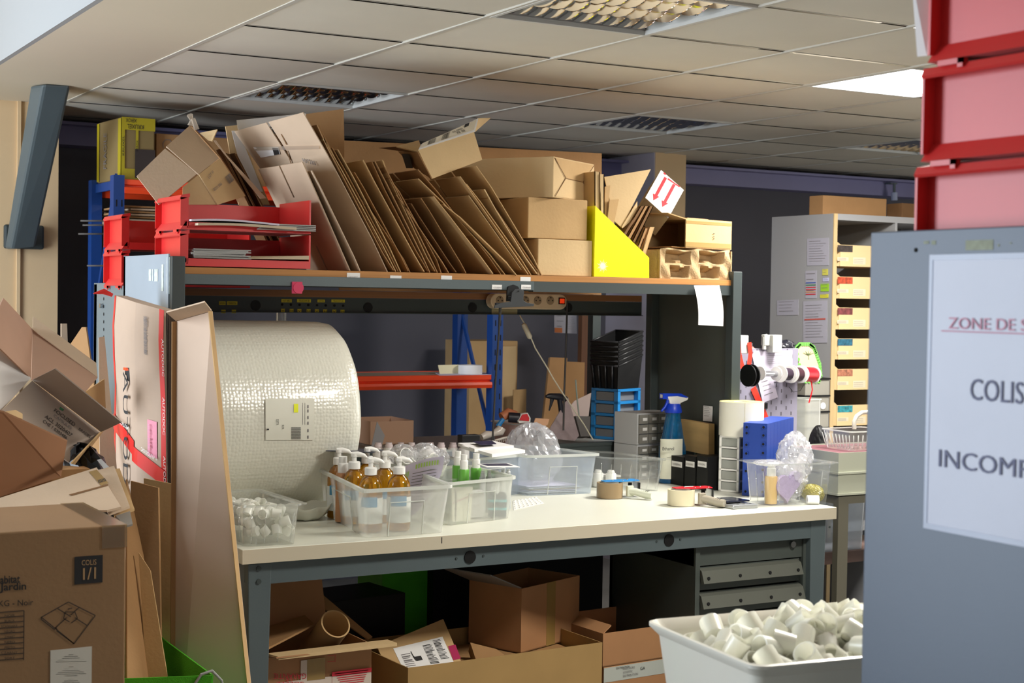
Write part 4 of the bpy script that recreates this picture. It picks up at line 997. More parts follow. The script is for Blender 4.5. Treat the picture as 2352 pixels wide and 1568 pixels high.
for k, (u0, u1, v0, v1, m_) in enumerate(((.08, .34, .12, .45, GRL), (.45, .92, .05, .12, GRL))):
    b_ = MB()
    for i in range(9):
        uu = u0+(u1-u0)*i/9; q0 = lambda u, v: at(902+(1020-902)*u-90*v*v*(.25+.75*u), (1085-38*u)*(1-v)+1200*v-8*math.sin(math.pi*u)*(1-v), Y=4.735-.16*u+.08*v)
        b_.add([q0(uu, v0), q0(uu+(u1-u0)*.06, v0), q0(uu+(u1-u0)*.06, v1), q0(uu, v1)], [(0,1,2,3)])
    b_.build('highlight', m_, t)
b_ = MB()
for i in range(14):
    vv = .18+.05*i; b_.add([q0(.40, vv), q0(.92-.2*random.random(), vv), q0(.90, vv+.010), q0(.40, vv+.010)], [(0,1,2,3)])
b_.build('print_lines', INKG, t)
# 2 clear box of white caps at the left end of the bench
P = Zb(562, 1256); Q = Zb(680, 1250); a = Q-P; a.z = 0; b = V((-.01, .33, 0)); h2 = at(560, 1160, Y=P.y).z-BT
crate('clear_box', 'clear plastic box of small white caps at the left front corner of the bench', P, a, b, h2, CLR, CLR, .10, .006, .006, panel=False, ribs=4, lip=.012)
def cap_piece(P, r, h, rot, label, group, m=WHP, seg=20, parent_group=None):
    ax = V((0, 0, 1)); ax.rotate(rot); P = V(P)
    b_ = MB().lathe([(0, 0), (r, 0), (r, h), (r*.9, h), (r*.88, h*.25), (0, h*.25)], P, ax, seg)
    return b_
def pour(n, P, a, b, z0, layers, r, h, name, label, group, m, cat='stopper', seed=3, jit=.5, seg=18, slope=0):
    """caps piled in a box, each a thing of its own"""
    rnd = random.Random(seed); c = P; first = None; k = 0
    nx_ = max(1, int(a.length/(r*2.15))); ny_ = max(1, int(b.length/(r*2.15)))
    pos = []
    for l in range(layers):
        for i in range(nx_):
            for j in range(ny_):
                if l and rnd.random() < .12*l: continue
                u = (i+.5+(.25 if l % 2 else -.0))/nx_; v = (j+.5)/ny_
                if u > .97: continue
                pos.append((P+a*(.04+.92*u)+b*(.04+.92*v)+V((rnd.uniform(-jit, jit)*r*.5, rnd.uniform(-jit, jit)*r*.5, z0+r*.9+l*r*1.65+slope*math.sin(math.pi*u)*math.sin(math.pi*v))), l))
    pos.sort(key=lambda p: (-p[1], (p[0]-CAM).length)); pos = pos[:n]
    pos.sort(key=lambda p: p[0].z)
    base = MB().lathe([(0, -h/2), (r, -h/2), (r, h/2), (r*.9, h/2), (r*.86, -h*.2), (0, -h*.2)], (0,0,0), (0,0,1), seg)
    for p, l in pos:
        if first is None:
            first = base.build(name, m, None, (0,0,0)); o = first
        else: o = first.copy(); COL.objects.link(o)
        o.location = p; o.rotation_euler = (rnd.uniform(0, 3.1), rnd.uniform(-1.3, 1.3), rnd.uniform(0, 6))
        o['label'] = label; o['category'] = cat; o['group'] = group
CAPM = film('matt_white_cap', (252, 252, 246), .05, .1, .3)
pour(60, P, a, b, .003, 4, .0155, .030, 'stopper', 'small white stopper piled in the clear box at the left of the bench', 'white caps in the clear box', CAPM, seed=5)
# 3 bucket and dish behind
P = Zb(592, 1162); rb_ = (at(655, 1062, Y=P.y).x-at(530, 1062, Y=P.y).x)/2*1.02; hb = at(600, 1058, Y=P.y).z-BT
t = thing('bucket', 'cream-white round plastic bucket with a thick rim behind the clear box of caps', 'bucket', P)
MB().lathe([(0, .001), (rb_*.80, .001), (rb_*.93, hb*.82), (rb_*.97, hb*.97), (rb_*.93, hb*.97), (rb_*.78, .006), (0, .006)], P, seg=40).build('body', mat('milky_bucket', (224, 220, 202), .4), t)
MB().lathe([(rb_*.94, hb*.80), (rb_*1.03, hb*.80), (rb_*1.04, hb*.86), (rb_*.98, hb*.89), (rb_*.98, hb*1.0), (rb_*.94, hb*1.0), (rb_*.94, hb*.8)], P, seg=40).build('rim', mat('milky_rim', (228, 226, 212), .35), t)
P = Zb(700, 1192); t = thing('paper_dish', 'torn pale disposable dish lying behind the clear box of caps', 'dish', P)
pr = [(0, .002), (.05, .002), (.075, .010), (.095, .035), (.1, .045)]
m = MB(); rings = []
for r_, z_ in pr: rings.append([P+V((r_*1.0*math.cos(2*math.pi*k/30), r_*.8*math.sin(2*math.pi*k/30), z_+.004*math.sin(k*1.7)*(r_ > .06)+ .012*(r_ > .06)*max(0, math.cos(2*math.pi*k/30)))) for k in range(30)])
m.loft(rings+[[p+V((0, 0, -.002)) for p in r] for r in rings[::-1]], False, True); m.build('shell', mat('dish_pale', (206, 206, 192), .6), t)
# bubble wrap roll
t = thing('bubble_wrap_roll', 'huge roll of bubble wrap with a paper label at the back of the bench', 'roll', (1.9, 5.19, BT))
RC, RZ0, RR_ = (5.20, BT+.338, .336); xe = at(800, 900, Y=5.0).x
BW = mat('bubble_wrap', (226, 224, 210), .28, spec=1, coat=.4)
nt = BW.node_tree; n_ = nt.nodes; pb = n_['Principled BSDF']; tc = n_.new('ShaderNodeTexCoord'); vo = n_.new('ShaderNodeTexVoronoi'); vo.inputs['Scale'].default_value = 80; vo.inputs['Randomness'].default_value = .45
nt.links.new(tc.outputs['Object'], vo.inputs[0]); n2 = n_.new('ShaderNodeTexNoise'); n2.inputs['Scale'].default_value = 7; nt.links.new(tc.outputs['Object'], n2.inputs[0])
ad = n_.new('ShaderNodeMath'); ad.operation = 'MULTIPLY_ADD'; nt.links.new(vo.outputs[0], ad.inputs[0]); ad.inputs[1].default_value = -.5; n3 = n_.new('ShaderNodeMath'); n3.operation = 'MULTIPLY'; n3.inputs[1].default_value = 1.2; nt.links.new(n2.outputs[0], n3.inputs[0]); nt.links.new(n3.outputs[0], ad.inputs[2])
bp = n_.new('ShaderNodeBump'); bp.inputs['Strength'].default_value = .5; bp.inputs['Distance'].default_value = .006; nt.links.new(ad.outputs[0], bp.inputs['Height']); nt.links.new(bp.outputs[0], pb.inputs['Normal'])
rings = []; rnd = random.Random(2)
xs = [1.60, 1.7, 1.85, 2.0, xe-.12, xe-.05, xe-.015, xe]; rs = [1, 1, .998, 1, 1.0, .995, .975, .93]
for x_, r_ in zip(xs, rs):
    rings.append([(x_, RC+RR_*r_*math.cos(2*math.pi*k/72)*(1+.006*math.sin(k*.9+x_*20)), RZ0+RR_*r_*math.sin(2*math.pi*k/72)*(1+.004*math.sin(k*1.3+x_*9))) for k in range(72)])
m = MB().loft(rings, False, True); m.loft([rings[-1], [(xe-.01, RC+.11*math.cos(2*math.pi*k/72), RZ0+.11*math.sin(2*math.pi*k/72)) for k in range(72)]], False, False); m.loft([rings[0], [(1.60, RC+.11*math.cos(2*math.pi*k/72), RZ0+.11*math.sin(2*math.pi*k/72)) for k in range(72)]], False, False); m.build('wrap', BW, t)
MB().lathe([(.09, 0), (.112, 0), (.112, xe-1.60), (.09, xe-1.60), (.09, 0)], (1.605, RC, RZ0), (1, 0, 0), 36).build('core', K3, t)
# label curved on the roll
def on_roll(x, y, lift=.002):
    r = at(x, y, d=1)-CAM; oy, oz = CAM.y-RC, CAM.z-RZ0; R2 = RR_+lift
    A = r.y**2+r.z**2; B_ = 2*(r.y*oy+r.z*oz); C_ = oy*oy+oz*oz-R2*R2; s_ = (-B_-math.sqrt(B_*B_-4*A*C_))/(2*A); return CAM+r*s_
def roll_quad(x0, y0, x1, y1, m, nm, lift=.002, ny=8):
    g = []; fs = []
    for j in range(ny+1): g += [on_roll(x0, y0+(y1-y0)*j/ny, lift), on_roll(x1, y0+(y1-y0)*j/ny, lift)]
    for j in range(ny): fs.append((2*j, 2*j+1, 2*j+3, 2*j+2))
    MB().add(g, fs, True).build(nm, m, t)
roll_quad(610, 915, 722, 1010, mat('label_offwhite', (222, 220, 206), .6), 'delivery_label', .005)
roll_quad(675, 927, 685, 947, mat('highlighter_yellow', (232, 236, 30), .6), 'yellow_sticker', .0065)
for k in range(11): roll_quad(669+0, 981+k*2.6, 691, 982.2+k*2.6, INK, 'barcode_bar', .0065, 2)
for x_ in (695, 700): roll_quad(x_, 925, x_+.8, 975, INKG, 'fold_line', .0065, 3)
for x_, y0_, y1_, s_ in ((640, 975, 962, 'LLES'), (652, 985, 975, 'us'), (618, 990, 984, 'I')):
    o_ = on_roll(x_, y0_, .008); text(s_, o_, on_roll(x_, y1_, .008)-o_, on_roll(x_-8, y0_, .008)-o_, .009, INK, t, fit=(on_roll(x_, y1_, .008)-o_).length)
for y_ in (930, 940, 955, 968, 985, 1000): roll_quad(706, y_, 709, y_+7, INKG, 'print', .0065, 2)
# 4 frosted box with green bottles
P = Zb(1032, 1207); Q = Zb(1172, 1190); a = Q-P; a.z = 0; b = V((-a.y*.1+.02, .36, 0)); h4 = at(1176, 1093, Y=Q.y).z-BT
crate('storage_box', 'frosted storage box with green and teal cosmetic bottles in the middle of the bench', P, a, b, h4, FRO, RIMM, .08, .008, .009)
GRB = mat('green_bottle', (98, 168, 62), .35); SLV = mat('silver_tube', (200, 202, 202), .3, .5); TEA = mat('teal_dark', (40, 62, 72), .4)
for k, (x_, y_, l) in enumerate(((1050, 1165, 'left'), (1064, 1176, 'front'), (1092, 1172, 'right'))):
    cap_bottle(Zb(x_, y_)+zb, l+' of three green bottles with white caps in the middle frosted box', GRB, .020, .150, .052, 'green bottles in the middle frosted box')
for k, x_ in enumerate((1107, 1122, 1139, 1154, 1166)):
    cap_bottle(Zb(x_, 1178-k*1.5)+zb, ('leftmost', 'second', 'third', 'fourth', 'rightmost')[k]+' of five small silver-topped vials behind the teal boxes', mat('vial_grey', (178, 182, 184), .4), .011, .125, .02, 'silver-topped vials in the middle frosted box', SLV)
for k, (x0_, x1_, l) in enumerate(((1128, 1147, 'left'), (1149, 1168, 'right'))):
    p, q = Zb(x0_, 1192)+zb, Zb(x1_, 1189)+zb; t = thing('teal_bottle', l+' of two dark teal labelled bottles inside the middle frosted box', 'bottle', (p+q)/2, 'dark teal bottles')
    c_ = (p+q)/2+V((0, .02, 0)); MB().lathe([(0, 0), (.0165, 0), (.0165, .075), (.010, .085), (0, .085)], c_).build('body', TEA, t); MB().lathe([(.0172, .052), (.0172, .060)], c_).build('teal_band', mat('teal_bright', (60, 180, 190), .5), t); MB().lathe([(.0172, .024), (.0172, .032)], c_).build('teal_band', mat('teal_bright', (60, 180, 190), .5), t)
P1 = Zb(1072, 1192)+zb; solo(MB().hexa(P1, (.062, -.008, 0), (.01, .05, 0), (0, 0, .09)), 'cosmetic_box', mat('pale_box', (206, 206, 206), .6), 'pale printed cosmetic box standing inside the middle frosted box', 'box')
P1 = Zb(1038, 1203)+zb
t = thing('plastic_pouch', 'clear ziplock pouch with a pink closure against the inside of the middle frosted box', 'bag', P1); q = [P1+V((0, 0, .118)), P1+V((.075, -.006, .118)), P1+V((.07, -.003, .002)), P1+V((.004, .004, .002))]
MB().prism(q, (0, .006, 0)).build('pouch', mat('pouch_pale', (222, 222, 208), .4), t)
MB().add([quv(q, .0, .45)-V((0, .001, 0)), quv(q, 1, .22)-V((0, .001, 0)), quv(q, 1, .24)-V((0, .001, 0)), quv(q, 0, .47)-V((0, .001, 0))], [(0,1,2,3)]).build('pink_zip', INKP, t)
q2 = [p-V((0, .0015, 0)) for p in q]; bars_quad(q2, .12, .1, .22, .95, INK, 'side_print', t, 26, .0005, 'v')
# cards on the vials
q = [at(1096, 1066, Y=4.72), at(1165, 1064, Y=4.78), at(1194, 1073, Y=4.66), at(1118, 1073, Y=4.62)]
t = thing('dark_card', 'white-edged card with a dark blue print resting on the silver-topped vials', 'card', q[0]); MB().prism(q, (0, 0, .002)).build('card', PAP, t); MB().add([quv(q, u, v)+V((0, 0, .0025)) for u, v in ((.08, .1), (.92, .1), (.9, .75), (.1, .75))], [(0,1,2,3)]).build('print', mat('navy_print', (48, 44, 70), .4), t)
# 5 frosted box behind (left of the bubble bag)
P = Zb(1060, 1150); Q = Zb(1196, 1134); a = Q-P; a.z = 0; b = V((.03, .30, 0)); h5 = at(1200, 1042, Y=Q.y).z-BT
crate('storage_box', 'bluish frosted storage box heaped with white papers behind the green bottles', P, a, b, h5, FRB, RIMM, .05, .008, .009)
zz = BT+h5
for k, (pts, l) in enumerate(((((1060, 1030, 5.05), (1150, 1028, 5.05), (1206, 1040, 4.95), (1130, 1050, 4.88)), 'lower'), (((1052, 1024, 5.15), (1130, 1018, 5.2), (1180, 1030, 5.0), (1090, 1038, 4.95)), 'upper'))):
    q = [at(x, y, Y=Y_) for x, y, Y_ in pts]; solo(MB().prism(q, (0, 0, .012)), 'paper_packet', PAP, l+' white paper packet heaped on the bluish frosted box', 'packet')
q = [at(1085, 1023, Y=5.1), at(1130, 1021, Y=5.12), at(1140, 1028, Y=5.0), at(1105, 1031, Y=4.98)]; solo(MB().prism([p+V((0, 0, .014)) for p in q], (0, 0, .002)), 'dark_card', mat('navy_print', (48, 44, 70), .4), 'dark blue card on the white paper packets in front of the black block', 'card')
p, q = at(1061, 1022, Y=5.15), at(1103, 998, Y=5.15); solo(MB().box(p.x, q.x, 5.15, 5.19, p.z, q.z), 'black_block', BLK, 'small shiny black box standing on the white paper packets', 'box', bevel=.003)
# 6 frosted box with crinkled bubble bag
P = Zb(1215, 1139); Q = Zb(1362, 1133); a = Q-P; a.z = 0; b = V((-.06, .36, 0)); h6 = at(1380, 1040, Y=Q.y).z-BT
crate('storage_box', 'bluish frosted storage box holding a crinkled clear plastic bag', P, a, b, h6, FRB, RIMM, .08, .008, .009)
for k in range(5):
    z_ = BT+.006+k*.006; j = random.uniform(-.006, .006); c_ = P+a*.08+b*.1; c_.z = z_; solo(MB().prism([c_+V((j, 0, 0)), c_+a*.8+V((j, 0, 0)), c_+a*.8+b*.5, c_+b*.5], (0, 0, .003)), 'leaflet', [PAP, PAPL, ENVB][k % 3], ('lowest', 'second', 'middle', 'fourth', 'top')[k]+' leaflet of the pile in the box under the crinkled bag', 'leaflet', 'leaflets in the bubble-bag box')
def blob(c, sx, sy, sz, amp, seed, m, name, label, cat='bag', nu=36, nv=22, top=None):
    rnd = random.Random(seed); ph = [(rnd.uniform(2, 7), rnd.uniform(2, 7), rnd.uniform(0, 6), rnd.uniform(.4, 1)) for _ in range(9)]; rings = []
    for j in range(nv+1):
        th_ = math.pi*j/nv; row = []
        for i in range(nu):
            p_ = 2*math.pi*i/nu; d_ = 1+amp*sum(w*abs(math.sin(f1*p_/2*2+q+f2*th_)) for f1, f2, q, w in ((round(f[0]), f[1], f[2], f[3]) for f in ph))/5-amp*.5
            row.append((c[0]+sx*math.sin(th_)*math.cos(p_)*d_, c[1]+sy*math.sin(th_)*math.sin(p_)*d_, c[2]+sz*math.cos(th_)*d_))
        rings.append(row)
    mb = MB().loft(rings, False, False); o = solo(mb, name, m, label, cat); return o
c_ = P+a*.45+b*.45; c_.z = BT+.135; blob(c_, .098, .11, .115, .45, 4, BAG, 'plastic_bag', 'crinkled clear plastic bag bulging out of the bluish frosted box')
# 7 crisp clear box with jars
P = Zb(1382, 1107); Q = Zb(1516, 1130); 
P = Zb(1392, 1124); a = Zb(1516, 1128)-P; a.z = 0; b = V((-.05, .30, 0)); h7 = at(1388, 1050, Y=P.y).z-BT
crate('clear_box', 'clear ribbed plastic box with a card inside, left of the spray bottle', P, a, b, h7, CLR, CLR, .10, .006, .006, panel=False, ribs=6, lip=.010)
c_ = P+a*.15+b*.5; solo(MB().hexa(c_+V((0, 0, .04)), a*.6, b*.2, (0, 0, .008)), 'folded_card', PAP, 'white folded card inside the clear ribbed box', 'card')
for k, u in enumerate((.18, .42)):
    c_ = P+a*u+b*.35+V((0, 0, .004)); cap_bottle(c_, ('left', 'right')+() and ('left', 'right')[k]+' small white tub inside the clear ribbed box', WHP, .022, .055, .012)
# bubble-wrapped sheet on the bench
q = [Zb(1178, 1150), Zb(1232, 1142), Zb(1250, 1156), Zb(1180, 1172)]
t = thing('bubble_sheet', 'small flat piece of dimpled white plastic lying on the bench', 'plastic sheet', q[3]); MB().prism([p+V((0, 0, .0005)) for p in q], (0, 0, .0012)).build('sheet', WHP, t)
m = MB()
for i in range(7):
    for j in range(5): m.lathe([(.0048, 0), (.0036, .003), (0, .004)], quv(q, (i+.5)/7, (j+.5)/5)+V((0, 0, .0018)), seg=8)
o = m.build('dimples', WHP, t)
# spray bottle
P = Zb(1545, 1112); P = Zb(1543, 1108); t = thing('spray_bottle', 'blue translucent spray bottle with a handwritten Ethanol label and blue trigger', 'spray bottle', P)
s_ = lambda y: at(1545, y, Y=P.y).z-BT
zsh, zn, zt0 = s_(1020), s_(945), s_(905); rw = (at(1574, 1060, Y=P.y).x-at(1516, 1060, Y=P.y).x)/2
BTB = mat('blue_bottle', (30, 130, 190), .08, trans=.7, spec=.6)
def oval(r, z, k=.62, ox=0): return [P+V((r*math.cos(2*math.pi*i/28)+ox, r*k*math.sin(2*math.pi*i/28), z)) for i in range(28)]
MB().loft([oval(rw*.9, 0), oval(rw, .006), oval(rw*1.0, zsh*.55), oval(rw*.97, zsh*.92), oval(rw*.8, zsh*1.15, .68), oval(rw*.62, zn*.82, .8), oval(rw*.50, zn*.93, .9), oval(rw*.48, zn, 1)], True, True).build('bottle', BTB, t)
MB().loft([oval(rw*.93, .004), oval(rw*.96, .012), oval(rw*.96, .030)], True, True).build('liquid', mat('blue_liquid', (10, 80, 150), .2, trans=.3), t)
BLT = mat('trigger_blue', (20, 60, 190), .35)
MB().loft([oval(rw*.56, zn-.004, 1), oval(rw*.58, zn+.006, 1), oval(rw*.50, zn+.022, 1), oval(rw*.42, zn+.034, 1)], True, True).build('collar', BLT, t)
sp = lambda x, y, d=0: at(x, y, Y=P.y+d)
m = MB(); o_ = [sp(*q_) for q_ in ((1519, 904), (1560, 904), (1578, 912), (1576, 918), (1560, 925), (1558, 932), (1538, 932), (1534, 917), (1519, 915))]; m.prism([p+V((0, -.012, 0)) for p in o_], (0, .024, 0)); m.build('head', WHP, t, bevel=.003)
m = MB(); o_ = [sp(*q_) for q_ in ((1519, 903), (1560, 903), (1578, 912), (1572, 913), (1552, 909), (1530, 910), (1531, 916), (1519, 916))]; m.prism([p+V((0, -.0135, 0)) for p in o_], (0, .027, 0)); m.build('head_cover', BLT, t, bevel=.001)
m = MB(); m.tube([sp(1534, 916), sp(1532, 925), sp(1527, 935), sp(1519, 944)], [.007, .0065, .006, .005], 10); m.build('trigger', BLT, t)
lb = MB(); g = []; n = 12; z0_, z1_ = s_(1097), s_(1006)
for i in range(n+1):
    an = math.radians(187+i*8.6); r_ = rw*1.02; 
    for z_ in (z0_, z1_): g.append(P+V((r_*math.cos(an), r_*.64*math.sin(an), z_)))
lb.add(g, [(2*i, 2*i+2, 2*i+3, 2*i+1) for i in range(n)], True); lb.build('label', mat('label_cream', (214, 214, 196), .6, var=.05, scale=30), t)
text('Ethanol', at(1521, 1034, Y=P.y-rw*.74), (1, -.28, 0), (0, 0, 1), .014, INK, t, fit=.052, bold=.012)
m = MB(); m.tube([at(1532, 1051, Y=P.y-rw*.72), at(1541, 1049, Y=P.y-rw*.72), at(1547, 1052, Y=P.y-rw*.72)], .0009, 5); m.build('pen_stroke', INK, t)
# tape dispensers (hand-held) lying on the bench
def tape_gun(P, hd, tapecol, plate, handle, label, L=.10):
    """P = centre of the tape roll on the bench, hd = compass heading of the handle"""
    t = thing('tape_dispenser', label, 'tape dispenser', P); f = V((math.cos(hd), math.sin(hd), 0)); s = V((-f.y, f.x, 0))
    MB().lathe([(.040, .002), (.051, .002), (.051, .060), (.040, .060), (.040, .002)], P, seg=40).build('tape_roll', tapecol, t)
    MB().lathe([(.030, .002), (.036, .002), (.037, .063), (.030, .063), (.030, .002)], P, seg=30).build('hub', mat('hub_grey', (150, 146, 134), .5), t)
    m = MB(); pts = [P-f*.030+s*.020, P+f*.02+s*.03, P+f*.085+s*.024, P+f*.118+s*.030, P+f*.128+s*.012, P+f*.118-s*.030, P+f*.02-s*.03, P-f*.030-s*.012]
    m.prism([p+V((0, 0, .064)) for p in pts], (0, 0, .003)); m.build('frame_plate', plate, t, bevel=.001)
    m = MB(); m.prism([P+f*.122-s*.028+V((0, 0, .002)), P+f*.122+s*.028+V((0, 0, .002)), P+f*.122+s*.028+V((0, 0, .057)), P+f*.122-s*.028+V((0, 0, .057))], f*.002); m.build('guard', CHR, t)
    m = MB(); m.tube([P+f*.10+s*.012+V((0, 0, .006)), P+f*.10+s*.012+V((0, 0, .054))], .008, 14); m.build('roller', BLK, t)
    m = MB(); hb_ = P+f*.065-s*.035; hv = (f*.55-s*.84).normalized()
    m.prism([hb_-f*.014+V((0, 0, .008)), hb_+f*.014+V((0, 0, .008)), hb_+f*.014+V((0, 0, .050)), hb_-f*.014+V((0, 0, .050))], -s*.016); m.build('bracket', handle, t, bevel=.003)
    m = MB(); m.tube([hb_-s*.004+V((0, 0, .028)), hb_+hv*.03+V((0, 0, .027)), hb_+hv*(L*.75)+V((0, 0, .019)), hb_+hv*L+V((0, 0, .018))], [.015, .014, .0155, .014], 18); m.build('handle', handle, t)
    c = MB()
    for i in range(7):
        q_ = hb_+hv*(.035+.008*i)+V((0, 0, .034)); c.hexa(q_-hv*.0015-V((hv.y, -hv.x, 0))*.008, hv*.003, V((hv.y, -hv.x, 0))*.016, (0, 0, .001))
    c.each('grip_slot', HOLE, t)
    rv = MB()
    for u, w in ((.02, .012), (.05, -.015), (.085, .010), (.105, -.02)): rv.lathe([(.004, 0), (.003, .002), (0, .0025)], P+f*u+s*w+V((0, 0, .067)), seg=10)
    rv.each('rivet', CHR, t)
    return t
TB_ = mat('brown_tape_roll', (150, 128, 96), .3); TC_ = mat('cream_tape_roll', (216, 206, 176), .3)
tape_gun(Zb(1400, 1143)+V((0, 0, .0)), math.radians(-2), TB_, BLP, mat('handle_offwhite', (206, 210, 192), .3), 'tape dispenser with brown tape, blue metal frame and a pale handle')
P = Zb(1564, 1160); t = tape_gun(P, math.radians(-8), TC_, mat('red_enamel', (214, 20, 40), .3), mat('handle_grey_beige', (158, 150, 134), .4), 'tape dispenser with cream tape, red metal frame and a ribbed grey handle')
f = V((math.cos(math.radians(-8)), math.sin(math.radians(-8)), 0)); s = V((-f.y, f.x, 0)); MB().prism([P+f*.02+s*.012+V((0, 0, .0675)), P+f*.06+s*.012+V((0, 0, .0675)), P+f*.06+s*.020+V((0, 0, .0675)), P+f*.02+s*.020+V((0, 0, .0675))], (0, 0, .0005)).build('white_sticker', PAP, t)
# digital scale
P = Zb(1698, 1172); a = V((.115, -.005, 0)); b = Zb(1665, 1152)-Zb(1698, 1172); b.z = 0; b = V((-.01, .15, 0))
P = Zb(1684, 1170); t = thing('digital_scale', 'small silver digital scale with a black glass plate beside the red tape dispenser', 'scale', P)
MB().hexa(P, a, b, (0, 0, .015)).build('body', mat('silver_paint', (168, 170, 172), .3, .6), t, bevel=.004)
MB().hexa(P+a*.03+b*.28+V((0, 0, .020)), a*.92, b*.68, (0, 0, .006)).build('plate', mat('black_glass', (26, 30, 52), .05, spec=.8), t, bevel=.001)
MB().hexa(P+a*.2+b*.4+V((0, 0, .015)), a*.5, b*.4, (0, 0, .005)).build('stem', BLK, t)
m = MB()
for u in (.3, .55, .8): m.disc(P+a*u+b*.12+V((0, 0, .015)), (0, 0, 1), .005, .002, 10)
m.each('button', CHR, t)
# desk tape dispenser (black) with pens
P = Zb(1600, 1112); t = thing('desk_tape_dispenser', 'black desktop tape dispenser with an orange sticker and a roll of tape', 'tape dispenser', P)
zt_ = lambda y: at(1605, y, Y=P.y).z
o_ = [at(x, y, Y=P.y) for x, y in ((1574, 1110), (1572, 1080), (1592, 1074), (1606, 1076), (1622, 1078), (1632, 1090), (1634, 1118))]
MB().prism(o_, (0, .05, 0)).build('body', mat('dispenser_black', (34, 34, 34), .35), t, bevel=.003)
MB().lathe([(.012, 0), (.020, 0), (.020, .020), (.012, .020), (.012, 0)], at(1606, 1083, Y=P.y-.002)+V((0, .004, 0)), (0, 1, 0), 24).build('tape_roll', mat('clear_tape_roll', (214, 214, 206), .3), t)
q = [at(1601, 1094, Y=P.y-.001), at(1622, 1094, Y=P.y-.001), at(1622, 1103, Y=P.y-.001), at(1601, 1103, Y=P.y-.001)]; text_quad('SCOTCH', q, 0, .1, 1, .8, mat('logo_orange', (230, 90, 30), .5), t, .001)
for k, (x_, y0_, y1_, r_, m_, l) in enumerate(((1598, 1075, 1019, .008, mat('glue_green', (176, 190, 170), .5), 'pale green glue stick-like pen standing behind the black tape dispenser'), (1607, 1076, 1056, .004, mat('pen_pink', (226, 160, 170), .5), 'pink pen standing beside the pale green one'))):
    Y_ = P.y+.07; z1_ = at(x_, y1_, Y=Y_).z; xx = at(x_, 1060, Y=Y_).x; t2 = thing('pen', l, 'pen', (xx, Y_, BT)); MB().lathe([(0, 0), (r_, 0), (r_, (z1_-BT)*.6), (r_*.35, (z1_-BT)*.96), (0, z1_-BT)], (xx, Y_, BT)).build('barrel', m_, t2)
# white drawer tower, label roll, blue plastic stack
def cbox(cx, yb, yt, Yd, ang, xR, xL, z0=None):
    P, a, b, c = cvec(cx, yb, yt, Yd, ang, xR, xL)
    if z0 is not None: c.z += P.z-z0; P.z = z0
    return P, a, b, c
P = Zb(1695, 1132); P, a, b, c = cbox(1696, 1132, 1004, P.y, 25, 1706, 1650, BT+.001); a = a.normalized()*.10
t = thing('drawer_tower', 'narrow white tower of five small clear drawers under the label roll', 'drawer unit', P+(a+b)/2)
zTow = P.z+c.z; ah, bh = a.normalized(), b.normalized(); m = MB()
N_ = 5; hh = c.z/N_
for k in range(N_+1): m.hexa(P+V((0, 0, max(0, k*hh-.004) if k < N_ else c.z-.006)), a, b, (0, 0, .007))
m.hexa(P+a-ah*.006, ah*.006, b, c); m.hexa(P, ah*.010, bh*.010, c); m.hexa(P+b-bh*.010, ah*.010, bh*.010, c); m.build('frame', WHP, t)
for k in range(N_):
    d_ = MB().hexa(P+bh*.012+ah*.002+V((0, 0, k*hh+.005)), ah*.08, b-bh*.024, (0, 0, hh-.012)); dd = d_.build('drawer', mat('drawer_smoke', (150, 152, 146), .2, spec=.6), t)
P2 = P+(a+b)/2; P2 = at(1703, 1003, Y=(P+(a+b)/2).y); P2.z = zTow+.001; rr = (at(1750, 960, Y=P2.y).x-at(1656, 960, Y=P2.y).x)/2*.86; hr = at(1703, 922, Y=P2.y).z-P2.z
P2.x = at(1703, 960, Y=P2.y).x
t = thing('label_roll', 'big roll of white shipping labels with a yellow edge, standing on the drawer tower', 'label roll', P2)
MB().lathe([(rr*.35, 0), (rr, 0), (rr, hr), (rr*.35, hr), (rr*.35, 0)], P2, seg=48).build('roll', mat('label_white', (232, 230, 216), .5), t)
MB().lathe([(rr*.36, hr+.0006), (rr*.99, hr+.0006)], P2, seg=48).build('yellow_edge', mat('backing_yellow', (232, 216, 130), .6), t)
m = MB(); d_ = V((math.cos(math.radians(-120)), math.sin(math.radians(-120)), 0)); m.hexa(P2+d_*(rr+.0003)-V((-d_.y, d_.x, 0))*.0006, V((-d_.y, d_.x, 0))*.0012, d_*.0006, (0, 0, hr)); m.build('label_gap', mat('gap_yellow', (206, 196, 140), .6), t)
# blue connected plates
P = Zb(1762, 1140); P, a, b, c = cbox(1759, 1142, 973, Zb(1759, 1142).y, 35, 1820, 1704, BT+.001)
BLS = mat('royal_blue_plastic', (24, 62, 150), .45, var=.04)
ah, bh = a.normalized(), b.normalized(); n = 8; w_ = a.length/n
for k in range(n):
    t = thing('blue_block', ('nearest', 'second', 'third', 'fourth', 'fifth', 'sixth', 'seventh', 'farthest')[k]+' upright blue plastic plate of the row right of the drawer tower', 'plastic plate', P+ah*w_*k+b/2, 'blue plastic plates')
    MB().hexa(P+ah*(w_*k+.0006), ah*(w_-.0012), b, c).build('plate', BLS, t, bevel=.001)
    if k == 0:
        h_ = MB(); g_ = MB()
        for u, vs in ((.16, (.94, .86, .70, .58, .34, .06)), (.86, (.95, .84, .72, .60, .37, .20, .07))):
            for v in vs: q_ = P+b*(1-u)+c*v; h_.tube([q_, q_-ah*.004], .0085, 14); g_.tube([q_-ah*.0042, q_-ah*.005], .005, 12)
        h_.each('stud', BLS, t); g_.each('stud_hole', HOLE, t)
